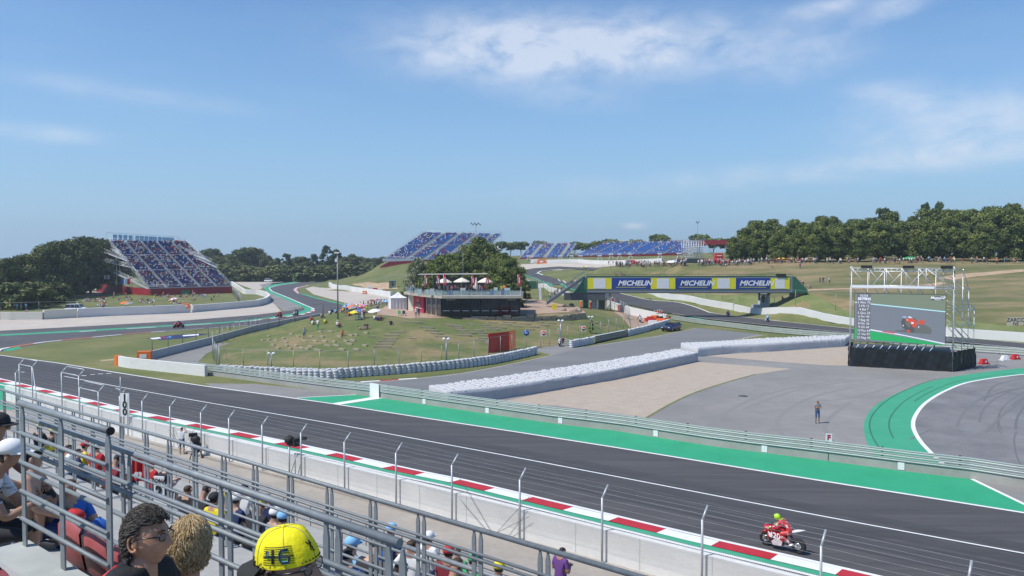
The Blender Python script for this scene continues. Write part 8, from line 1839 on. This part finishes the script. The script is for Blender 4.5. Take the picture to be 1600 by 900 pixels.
def seat_proto(m_):
 o = thing('stadium_seat', (0, 0, 0)); n = 8; prof = [(-.22, .40), (-.20, .43), (-.05, .41), (.12, .42), (.19, .50), (.22, .66), (.225, .78), (.20, .82)]
 vs = []
 for y, z in prof:
  for i in range(n + 1):
   t = i / n * 2 - 1; vs.append((t * .21 * (1 - .12 * max(0, z - .7) * 6), y - .03 * t * t * (1 if z > .48 else 0), z + .035 * t * t * (1 if z < .48 else -.6)))
 L_ = len(prof); mb = MB().add(vs + [(a, b + .015, c - .012) for a, b, c in vs], [(i * (n + 1) + j, i * (n + 1) + j + 1, (i + 1) * (n + 1) + j + 1, (i + 1) * (n + 1) + j) for i in range(L_ - 1) for j in range(n)] + [(i * (n + 1) + j + L_ * (n + 1), (i + 1) * (n + 1) + j + L_ * (n + 1), (i + 1) * (n + 1) + j + 1 + L_ * (n + 1), i * (n + 1) + j + 1 + L_ * (n + 1)) for i in range(L_ - 1) for j in range(n)], 0, True)
 N_ = L_ * (n + 1); mb.add([mb.v[(L_ - 1) * (n + 1) + j] for j in range(n + 1)] + [mb.v[N_ + (L_ - 1) * (n + 1) + j] for j in range(n + 1)], [(j, j + 1, n + 2 + j, n + 1 + j) for j in range(n)])
 mb.build('shell', m_, o, local=True); MB().box((0, .05, .2), (.05, .3, .4)).build('bracket', M_galv, o, local=True); return o
sp_ = {'red': seat_proto(M_seatr), 'beige': seat_proto(M_seatb)}; first = {'red': 1, 'beige': 1}
RZN = math.atan2(Nv.y, Nv.x) + R(90)
def seats(col, p, z, e0_, n, lab, group):
 for i in range(n):
  q = EP(e0_ + i * .47, p, z); l = '%s stadium seat %s, number %s from its left end' % (col, lab, ['one', 'two', 'three', 'four', 'five', 'six', 'seven', 'eight', 'nine', 'ten', 'eleven', 'twelve'][i])
  l = '%s of the %s stadium seats %s, counted from the left' % (['first', 'second', 'third', 'fourth', 'fifth', 'sixth', 'seventh', 'eighth', 'ninth', 'tenth', 'eleventh', 'twelfth'][i], col, lab)
  if first[col]: first[col] = 0; o = sp_[col]; o.location = q; o.rotation_euler = (0, 0, RZN); tag(o, l, 'seat', group)
  else: o = copy_tree(sp_[col], q, RZN, l, group); o['category'] = 'seat'
seats('red', 1.32, 10.05, ecent(20, 1.35, 10.85) - .94, 3, 'at the bottom left corner', 'red seats at the bottom left corner')
seats('red', 2.72, 9.35, ecent(146, 2.7, 10.1), 7, 'behind the nearest railing', 'red seats behind the nearest railing')
seats('red', 2.72, 9.35, ecent(-34, 2.7, 10.1), 2, 'under the striped jersey', 'red seats under the striped jersey')
seats('beige', 5.62, 7.7, ecent(96, 5.6, 8.5), 6, 'in the row below', 'beige seats in the row below')
# near people with modelled heads
def head_mesh(seed=0, nose=1.0, smile=False):
 """ellipsoid head with brow, eye sockets, nose, lips, chin and ears; faces -Y, centre between the ears"""
 nu, nv = 56, 40; vs = []; g = lambda a, b, s: math.exp(-((a - b) / s) ** 2)
 for j in range(nv + 1):
  ph = math.pi * j / nv; z = -math.cos(ph); r = math.sin(ph)
  for i in range(nu):
   t = 2 * math.pi * i / nu; x, y = r * math.sin(t), -r * math.cos(t)
   w_ = .076 if z > -.2 else .076 - .026 * min(1, (-z - .2) / .7)
   X, Y, Z = x * w_, y * (.098 if y > 0 else .094), z * .122
   if y > 0 and z < -.25: Y *= 1 - .45 * (-z - .25)
   if y < 0:
    f_ = -y
    Y -= .030 * nose * g(X, 0, .013) * g(Z, -.022, .021) * f_ + .012 * nose * g(X, 0, .010) * g(Z, .008, .022) * f_
    Y -= .009 * g(Z, .040, .014) * g(abs(X), .03, .03) * f_
    Y += .012 * g(abs(X), .031, .015) * g(Z, .014, .014) * f_
    Y -= .008 * g(X, 0, .024) * g(Z, -.062, .008) * f_ + .007 * g(X, 0, .020) * g(Z, -.076, .007) * f_; Y += .004 * g(X, 0, .024) * g(Z, -.069, .003) * f_
    Y -= .012 * g(X, 0, .024) * g(Z, -.103, .018) * f_; Y -= .006 * g(abs(X), .042, .018) * g(Z, -.022, .02) * f_
   vs.append((X, Y, Z))
 mb = MB(); mb.add(vs, [(j * nu + i, j * nu + (i + 1) % nu, (j + 1) * nu + (i + 1) % nu, (j + 1) * nu + i) for j in range(nv) for i in range(nu)], 0, True)
 for s_ in (-1, 1):
  for k in range(2):
   mb.tube([(s_ * (.074 + .010 * (k == 0)), .012 + .022 * math.sin(a) * (1 - .45 * k), -.004 + .034 * math.cos(a) * (1 - .42 * k)) for a in [i * math.pi / 8 for i in range(-1 + 2 * k, 10)]], [.0055 - .001 * k] * len(range(-1 + 2 * k, 10)), 7)
  mb.ball((s_ * .078, .010, -.004), (.007, .017, .028), 8, 8); mb.ball((s_ * .083, .002, -.034), (.006, .008, .010), 7, 6)
 mb.tube([(0, .030, -.20), (0, .022, -.13), (0, .015, -.06)], [.066, .057, .052], 18)
 return mb
def strands(n, seed, region, length, curl, lift=1.05, wd=.004, flow=None, cz=0.0):
 rr2 = random.Random(seed); mb = MB(); k = 0
 while k < n:
  th, ph = rr2.uniform(0, 2 * math.pi), rr2.uniform(0, math.pi); x, y, z = math.sin(ph) * math.sin(th), -math.sin(ph) * math.cos(th), math.cos(ph)
  if not region(x, y, z): continue
  k += 1; p = Vector((x * .082, y * .102, z * .126)); pts = []; d = Vector(flow(x, y, z, rr2)) if flow else Vector((rr2.uniform(-1, 1), .6, -.8)); cl_ = math.floor(th * 4.5) * 2.3 + math.floor(ph * 6 + th) * 1.7 + rr2.uniform(-.5, .5); ci = int(cl_ * 3.7) % 3
  L_ = length * rr2.uniform(.6, 1.2)
  for s_ in range(7):
   t = s_ / 6; q = p + d.normalized() * L_ * t; e = Vector((q.x / .082, q.y / .102, q.z / .126)); rad = e.length
   if rad > .01: q = Vector((e.x * .082, e.y * .102, e.z * .126)) / rad * (lift + .16 * math.sin(math.pi * t) * rr2.uniform(.4, 1))
   q += Vector((math.sin(cl_ + t * 4.5), math.cos(cl_ * 1.3 + t * 4), math.sin(cl_ * 2 + t * 3.5))) * curl * (.3 + t); pts.append(q + Vector((0, 0, cz)))
  mb.tube(pts, [wd * .6, wd, wd, wd * .9, wd * .8, wd * .6, wd * .25], 4, m=ci if rr2.random() < .6 else rr2.choice([0, 1, 1, 2]), caps=False)
 return mb
def shell(region, k=1.06, m=0):
 nu, nv = 40, 28; mb = MB(); vs = []
 for j in range(nv + 1):
  ph = math.pi * j / nv
  for i in range(nu): t = 2 * math.pi * i / nu; q = 1 + .02 * math.sin(t * 9 + ph * 7); vs.append((math.sin(ph) * math.sin(t) * .080 * k * q, -math.sin(ph) * math.cos(t) * .100 * k * q, math.cos(ph) * .124 * k * q))
 fs = []
 for j in range(nv):
  for i in range(nu):
   t = 2 * math.pi * (i + .5) / nu; ph = math.pi * (j + .5) / nv
   if region(math.sin(ph) * math.sin(t), -math.sin(ph) * math.cos(t), math.cos(ph)): fs.append((j * nu + i, (j + 1) * nu + i, (j + 1) * nu + (i + 1) % nu, j * nu + (i + 1) % nu))
 return mb.add(vs, fs, m, True)
def torso(o, shirt, fat=1.0, up=.05, name='shirt'):
 """upper body hung below the head centre; the shirt is one skinned surface"""
 V = [(0, .04, -.62), (0, .05, -.42), (0, .045, -.27), (0, .03, -.19)]; Rr = [(.19 * fat, .14 * fat), (.18 * fat, .13 * fat), (.155 * fat, .10), (.075, .070)]; E2 = [(0, 1), (1, 2), (2, 3)]
 for s_ in (-1, 1):
  b0 = len(V); V += [(s_ * .165, .04, -.265), (s_ * .235, .03, -.36), (s_ * .26, -.01, -.50)]; Rr += [(.075, .075), (.062, .062), (.058, .058)]; E2 += [(2, b0), (b0, b0 + 1), (b0 + 1, b0 + 2)]
 V = [(a, b + .02, c + up) for a, b, c in V]
 me = skin_mesh(name, V, Rr, E2, 2); me.materials.clear(); me.materials.append(shirt); s = bpy.data.objects.new(name, me); COL.objects.link(s); s.parent = o; reg(o, s); return s
def near_person(px, py, d, rz, label, tilt=(0, 0), skin=0):
 q = P(px, py, d); mb = head_mesh()
 for s_ in (-1, 1):
  mb.tube([(s_ * .245, .02, -.47), (s_ * .27, -.04, -.56), (s_ * .16, -.27, -.60)], [.05, .043, .028], 12)
  for k in range(4): b0 = Vector((s_ * (.16 - .021 * k), -.30, -.60)); mb.tube([b0, b0 + Vector((-s_ * .008, -.05, -.004)), b0 + Vector((-s_ * .012, -.075, -.028))], [.011, .009, .007], 6)
  mb.ball((s_ * .13, -.285, -.60), (.042, .045, .018), 8, 6)
 mb.tube([(0, .045, -.60), (0, .05, -.40), (0, .04, -.24), (0, .03, -.15)], [.12, .13, .10, .058], 16)
 o = mb.build('person', M_SK[skin]); o.location = q; o.rotation_euler = (tilt[0], tilt[1], rz); tag(o, label, 'person'); return o
hcol = lambda n, a, b, c: [mat(n + '_a', a, .8, spec=.2), mat(n + '_b', b, .8, spec=.2), mat(n + '_c', c, .75, spec=.2)]
def eyes(o):
 for s_ in (-1, 1): MB().ball((s_ * .030, -.0745, .014), (.011, .009, .008), 10, 8).build('eye', mat('eye_white', (0.6, 0.58, 0.55), .2), o, local=True)
def glasses(o):
 g = MB()
 for s_ in (-1, 1):
  g.tube([(s_ * (.030 + .024 * math.cos(a)), -.098 + abs(.024 * math.cos(a)) * .15, .012 + .017 * math.sin(a)) for a in [i * math.pi / 8 for i in range(17)]], .0022, 6)
  g.tube([(s_ * .055, -.094, .018), (s_ * .080, -.06, .020), (s_ * .084, .0, .014), (s_ * .082, .025, -.004)], .0030, 6)
 g.tube([(-.008, -.100, .014), (.008, -.100, .014)], .002, 6); g.build('glasses', mat('glasses_black', (0.01, 0.01, 0.012), .3), o, local=True)
 for s_ in (-1, 1): MB().ball((s_ * .030, -.097, .012), (.023, .0015, .016), 12, 8).build('lens', mat('lens', (0.25, 0.22, 0.2), .05, alpha=.35), o, local=True)
M_SK[2:2] = []; man = near_person(230, 841, 3.5, R(80), 'man with grey brown hair and glasses in a black shirt, looking right', (R(-4), R(4)), 2)
reg_m = lambda x, y, z: not (abs(x) > .72 and -.25 < y < .24 and -.55 < z < .25) and ((y > -.15 and z > -.15 - .55 * max(0, y)) or (z > .52 and y > -.80) or (y > .35 and z > -.62))
hm = hcol('greying_hair', (0.050, 0.040, 0.033), (0.085, 0.072, 0.062), (0.19, 0.17, 0.15))
shell(reg_m, 1.05).build('hair', hm, man, local=True)
strands(4200, 5, reg_m, .050, .0035, 1.05, .0011, lambda x, y, z, r_: (r_.uniform(-.4, .4), 1.0 if z < .8 else .5, -.55 + r_.uniform(-.3, .3)), 0).build('hair_locks', hm, man, local=True)
for s_ in (-1, 1): MB().tube([(s_ * .016, -.098, .036), (s_ * .034, -.099, .043), (s_ * .052, -.085, .036)], [.003, .004, .002], 6).build('eyebrow', hm[0], man, local=True)
eyes(man); glasses(man); sh = torso(man, mat('black_shirt', (0.012, 0.013, 0.015), .8, bump=.3, bscale=20), 1.06, .085)
for s_ in (-1, 1): MB().tube([(s_ * .075, .095, -.10), (s_ * .12, .125, -.13), (s_ * .165, .150, -.185), (s_ * .19, .155, -.285)], .010, 6).build('red_piping', mat('piping_red', (0.60, 0.015, 0.03), .6), man, local=True)
man.data.materials[0] = mat('sunburnt_skin', (0.50, 0.25, 0.15), .55, var=.12, vscale=40, bump=.12, bscale=120)
wom = near_person(297, 853, 3.9, R(172), 'woman with wavy fair hair seen from behind, right of the grey haired man', (R(3), 0), 0)
reg_w = lambda x, y, z: z > -.72 - .1 * y and (y > -.35 or z > .45)
hw_ = hcol('fair_hair', (0.34, 0.23, 0.11), (0.52, 0.38, 0.20), (0.72, 0.57, 0.36))
shell(reg_w, 1.07).build('hair', hw_, wom, local=True)
strands(4200, 8, reg_w, .095, .009, 1.04, .0015, lambda x, y, z, r_: (x * 1.2 + r_.uniform(-.8, .8), y * .6 + r_.uniform(-.3, .5), -1.0 + .5 * (z > .6)), 0).build('hair_locks', hw_, wom, local=True)
torso(wom, M_SK[0], .84, .02)
capm = near_person(452, 889, 2.62, R(72), 'man in a bright yellow cap with black peak and glasses, seen from behind', (R(-6), R(-3)), 1)
reg_c = lambda x, y, z: (y > -.05 and z > -.45) and z < .45
shell(reg_c, 1.05).build('hair', [M_HAIR[0]] * 3, capm, local=True); strands(260, 3, reg_c, .03, .003, 1.06, .0025).build('hair_locks', [M_HAIR[0]] * 3, capm, local=True)
eyes(capm); glasses(capm); torso(capm, M_CLO['navy'], 1.0)
M_yc = mat('cap_yellow', (0.78, 0.68, 0.0), .75, var=.04, vscale=30, bump=.15, bscale=60); M_cblk = mat('cap_black', (0.02, 0.02, 0.018), .85, bump=.2, bscale=50)
cp = thing('cap', (0, 0, 0)); cp.parent = capm; reg(capm, cp)
def cap_pt(t, h, k=1.0):
 r = math.cos(h * math.pi / 2) ** .62; dent = 1 - .10 * math.exp(-((h - .45) / .25) ** 2) * math.exp(-((math.sin((t - 2.6) / 2)) / .35) ** 2)
 return Vector((math.sin(t) * .092 * r * dent * k, math.cos(t) * .110 * r * dent * k, .035 + .108 * math.sin(h * math.pi / 2) * k))
n1_, n2_ = 48, 14; vs = [cap_pt(2 * math.pi * i / n1_, j / n2_) for j in range(n2_ + 1) for i in range(n1_)]
MB().add(vs, [(j * n1_ + i, j * n1_ + (i + 1) % n1_, (j + 1) * n1_ + (i + 1) % n1_, (j + 1) * n1_ + i) for j in range(n2_) for i in range(n1_)], 0, True).build('crown', M_yc, cp, local=True)
vs = []; nb_ = 18
for i in range(nb_ + 1):
 t = -1.15 + 2.3 * i / nb_; a = cap_pt(t, 0, 1.0); out_ = a + Vector((math.sin(t) * .03, .075 * math.cos(t * .95), -.022 - .018 * abs(math.sin(t)))); vs += [a + Vector((0, 0, .004)), (a + out_) / 2 + Vector((0, 0, .004)), out_]
k_ = len(vs); vs += [v - Vector((0, 0, .004)) for v in vs]
MB().add(vs, [(3 * i + j, 3 * i + 3 + j, 3 * i + 4 + j, 3 * i + 1 + j) for i in range(nb_) for j in range(2)] + [(k_ + 3 * i + 1 + j, k_ + 3 * i + 4 + j, k_ + 3 * i + 3 + j, k_ + 3 * i + j) for i in range(nb_) for j in range(2)] + [(3 * i + 2, 3 * i + 5, k_ + 3 * i + 5, k_ + 3 * i + 2) for i in range(nb_)], 0, True).build('peak', M_cblk, cp, local=True)
for t0 in (0.05, 1.1, 2.15, 3.2, 4.25, 5.3): MB().tube([cap_pt(t0, j / 14, 1.006) for j in range(15)], .0011, 5).build('seam', mat('seam_grey', (0.22, 0.30, 0.22), .7), cp, local=True)
MB().ball((0, 0, .145), (.008, .008, .004), 10, 6).build('top_button', M_yc, cp, local=True)
def on_cap(name, m_, pts, r, k=1.012): MB().tube([cap_pt(t, h, k) for t, h in pts], r, 5).build(name, m_, cp, local=True)
for j in range(9): on_cap('printed_line', M_cblk, [(-1.30 - t * .1, .10 + .042 * j) for t in range(0, 11)], .0008)
M_cb = mat('cap_blue', (0.05, 0.35, 0.65), .6)
on_cap('printed_band', M_cblk, [(-1.30 - .1 * t, .235) for t in range(11)], .0022)
for ox in (-1.45, -1.88):
 dg_ = [(0, .36), (0, .25), (.26, .25)] if ox == -1.45 else [(.26, .36), (.05, .36), (0, .30), (0, .18), (.05, .13), (.24, .13), (.27, .19), (.22, .24), (.02, .24)]
 on_cap('digit', M_cb, [(ox - a, b) for a, b in dg_], .0052); on_cap('digit', M_cblk, [(ox - a, b) for a, b in dg_], .0040, 1.035)
on_cap('digit', M_cblk, [(-1.65, .38), (-1.65, .12)], .0040, 1.035)
rr = random.Random(2)
for k in range(11): t0, h0 = -3.05 + rr.uniform(-.14, .14), .28 + rr.uniform(-.10, .12); on_cap('embroidery', M_cblk, [(t0, h0), (t0 + rr.uniform(-.08, .08), h0 + rr.uniform(-.07, .07)), (t0 + rr.uniform(-.1, .1), h0 + rr.uniform(-.05, .05))], .0014)
for k in range(14): t0 = -2.55 - k * .075; on_cap('edge_letter', M_cblk, [(t0, .035), (t0 + .03 * (-1) ** k, .065)], .0014)
def big_person(px, py, d, rz, kind_, shirt, pants, label, skin, hair, hat=None, hatc=None, style='tshirt'):
 J = pose(kind_); q = P(px, py, d); hd = J['head']; c_, s_ = math.cos(rz), math.sin(rz)
 o = person(q.x - (hd.x * c_ - hd.y * s_), q.y - (hd.x * s_ + hd.y * c_), q.z - hd.z, rz, kind_, shirt, pants, label, None, style=style, skin=skin, hairc=hair, hat=hat, hatc=hatc, sub=2, hair='short'); return o
M_jer = mat('striped_jersey', (0.70, 0.72, 0.76), .7, col2=(0.03, 0.04, 0.06), vscale=2.2, thr=(.52, .56), aniso=(.4, .4, 3.2))
FZ = R(104)
o = big_person(17, 712, 7.0, FZ, 'sitphone', M_jer, 'black', 'spectator in white cap and striped white and black jersey behind the nearest railing', 1, 0, 'cap', 'white')
for k in (-1, 1): MB().ball((pose('sitphone')['head'].x + k * .022, pose('sitphone')['head'].y - .108, pose('sitphone')['head'].z + .068), (.016, .006, .007), 6, 5).build('cap_emblem', M_CLO['red'], o, local=True)
big_person(54, 716, 7.9, R(104), 'sit', M_SK[0], 'navy', 'bare chested spectator with dark hair beside the one in the white cap', 0, 0)
big_person(-4, 668, 7.8, R(100), 'sit', 'pink', 'black', 'spectator in pink with a black and white cap at the left edge', 1, 0, 'cap', 'black')
big_person(108, 760, 8.2, R(60), 'sit', 'blue', 'blue', 'spectator in blue seated low behind the nearest railing', 0, 1)
for x, y, d, c, l in [(157, 842, 6.3, 'blue', 'blue bag hanging on a red seat behind the nearest railing'), (116, 806, 7.0, 'red', 'red cap held on a knee behind the nearest railing')]:
 q = P(x, y, d); o = MB().ball((0, 0, 0), (.09, .08, .17) if 'bag' in l else (.09, .09, .06), 10, 8, jit=.08).build('bag' if 'bag' in l else 'cap', M_CLO[c]); o.location = q; tag(o, l, 'bag' if 'bag' in l else 'cap')
WK = R(62)
LOW = [(610, 830, 14.5, 'stand', 'navy', 'orange', 'cap', 'light blue', 'standing spectator in light blue cap, navy shirt and orange shorts'), (642, 852, 14.2, 'hips', 'white', 'navy', None, None, 'dark haired woman in a white top right of the light blue cap'), (669, 842, 15, 'stand', 'white', 'denim', 'cap', 'white', 'spectator all in white with white hood behind the paired posts'),
 (700, 866, 14, 'sit', 'maroon', 'black', 'cap', 'red', 'seated spectator in a bright red cap'), (714, 864, 15.2, 'sit', 'green', 'black', None, None, 'seated spectator in a green shirt with short dark hair'), (738, 878, 14.5, 'sit', 'green', 'khaki', 'cap', 'green', 'seated spectator in a green cap'), (694, 896, 9.4, 'sit2', 'grey', 'grey', None, None, 'broad seated spectator in a pale grey shirt, closest below the railing'),
 (778, 890, 13.5, 'sit', 'white', 'black', 'cap', 'yellow', 'spectator in white shirt and black yellow cap at the bottom'), (876, 862, 20.6, 'phone', 'purple', 'black', None, None, 'man in a dark purple patterned shirt looking at his phone on the path'), (541, 868, 10.5, 'sit', 'blue', 'blue', None, None, 'seated spectator in a bright blue shirt right of the yellow cap'), (548, 854, 12.5, 'sit', 'light blue', 'denim', 'cap', 'light blue', 'seated spectator in light blue cap right of the yellow cap'),
 (557, 862, 11.2, 'sitphone', 'black', 'black', 'cap', 'khaki', 'seated spectator in sand coloured cap and black top'), (380, 767, 19, 'sit', 'white', 'black', 'cap', 'black', 'spectator with black and white cap beside the path'), (367, 783, 15.5, 'sit', 'navy', 'black', 'cap', 'white', 'spectator in white cap and navy shirt in the lower rows'), (392, 796, 15, 'sitphone', 'black', 'black', 'cap', 'yellow', 'spectator in yellow cap leaning forward in the lower rows'),
 (428, 806, 15, 'sit', 'grey', 'navy', 'cap', 'white', 'spectator in grey and a white cap left of the yellow cap'), (441, 812, 14.6, 'sit', 'navy', 'black', 'cap', 'light blue', 'spectator in light blue cap just above the yellow cap'), (333, 782, 16.5, 'sit', 'yellow', 'black', 'cap', 'black', 'spectator in a hi vis yellow shirt in the lower rows'), (351, 779, 17, 'sit', 'yellow', 'navy', 'cap', 'yellow', 'spectator in yellow with yellow cap right of the hi vis shirt'),
 (292, 765, 17.5, 'sit', 'black', 'black', None, None, 'dark clothed spectator behind the ZONA board, left one'), (303, 772, 17, 'sit2', 'black', 'navy', None, None, 'dark clothed spectator behind the ZONA board, right one'), (246, 732, 20, 'sitphone', 'black', 'black', 'cap', 'red', 'spectator in red and white cap leaning forward above the ZONA board'), (236, 727, 21, 'sit', 'red', 'denim', 'cap', 'red', 'spectator in red shirt and red cap above the red flag'), (183, 714, 22, 'sit', 'navy', 'black', None, None, 'spectator in navy left of the red flag'),
 (150, 700, 23, 'sit', 'red', 'white', 'cap', 'white', 'spectator in red with white cap in the far lower rows'), (131, 698, 23.5, 'sit', 'yellow', 'black', 'cap', 'red', 'spectator in a yellow shirt in the far lower rows'), (120, 706, 22, 'sit', 'navy', 'black', None, None, 'spectator in navy in the far lower rows'), (81, 676, 27, 'sit', 'black', 'black', 'cap', 'yellow', 'spectator in black with lime cap in the far lower rows, right one'), (61, 669, 28, 'sit', 'black', 'yellow', 'cap', 'yellow', 'spectator in black with lime cap in the far lower rows, left one'),
 (105, 700, 21, 'sit', 'white', 'denim', None, None, 'spectator in white below the lime caps'), (168, 722, 19, 'sit2', 'maroon', 'black', None, None, 'spectator in maroon below the red and white shirts'), (415, 778, 18, 'sit', 'navy', 'denim', None, None, 'spectator in navy sitting near the path'), (625, 888, 10.5, 'sit', 'white', 'white', None, None, 'spectator in white right below the end of the thick handrail'), (590, 880, 11.5, 'sit', 'navy', 'black', 'cap', 'blue', 'spectator in navy with blue cap below the orange shorts')]
for px, py, d, k, t, b, hat, hc, l in LOW:
 hdz = pose(k)['head'].z; best = min([d * (1 + .01 * i) for i in range(-12, 13)], key=lambda dd: abs(P(px, py, dd).z - hdz - floor_z(P(px, py, dd).dot(Nv)) + (.0 if k in ('stand', 'phone', 'hips') else .0)))
 q = P(px, py, best); o = person(q.x, q.y, q.z - hdz, R(150) + rp.uniform(-.35, .35), k, t, b, l, None, hat=hat, hatc=hc, skin=rp.choice([0, 1, 2]), hairc=rp.choice([0, 1]), sub=2)
q = on_p(249, 765, 8.4); o = thing('zone_board', (q.x, q.y, q.z), 'white board reading ZONA 2 on the lower railing', 'sign'); wd = 18.5 * q.y / F; hh_ = 42 * q.y / F
MB().box((0, 0, 0), (wd, .03, hh_), er * .35).build('panel', M_wht, o, local=True)
text_mesh('ZONA', hh_ * .22, M_black, o, Vector((0, -.03, hh_ * .33)), (R(90), 0, er * .35), bold=.006); text_mesh('2', hh_ * .55, M_black, o, Vector((0, -.03, -hh_ * .08)), (R(90), 0, er * .35), bold=.02)
q = on_p(216, 733, 8.6); o = thing('supporter_flag', (q.x, q.y, q.z), 'red supporter flag with white 93 hanging on the lower railing', 'flag'); wd = 20 * q.y / F; hh_ = 36 * q.y / F
mb = MB(); n = 10
for j in range(2):
 for i in range(n + 1): mb.v.append(((i / n - .5) * wd, .03 * math.sin(i * 1.1), (j - .5) * hh_ - .03 * i / n))
for i in range(n): mb.f.append((i, i + 1, n + 2 + i, n + 1 + i)); mb.m.append(0); mb.sm.append(True)
mb.build('cloth', M_CLO['red'], o, local=True); text_mesh('93', hh_ * .34, M_wht, o, Vector((0, -.05, -hh_ * .25)), (R(90), 0, 0), bold=.012, shear=.2)
# air
hv = MB().box((0, 900, 59), (7000, 5000, 122)).build('haze', bpy.data.materials.new('haze_air')); tag(hv, kind='stuff')
m = hv.data.materials[0]; m.use_nodes = True; t = m.node_tree; t.nodes.clear(); o_ = t.nodes.new('ShaderNodeOutputMaterial'); v_ = t.nodes.new('ShaderNodeVolumePrincipled')
v_.inputs['Color'].default_value = (0.80, 0.90, 1.0, 1); v_.inputs['Density'].default_value = 0.00026; v_.inputs['Anisotropy'].default_value = 0.3
t.links.new(v_.outputs[0], o_.inputs['Volume']); hv.display_type = 'WIRE'
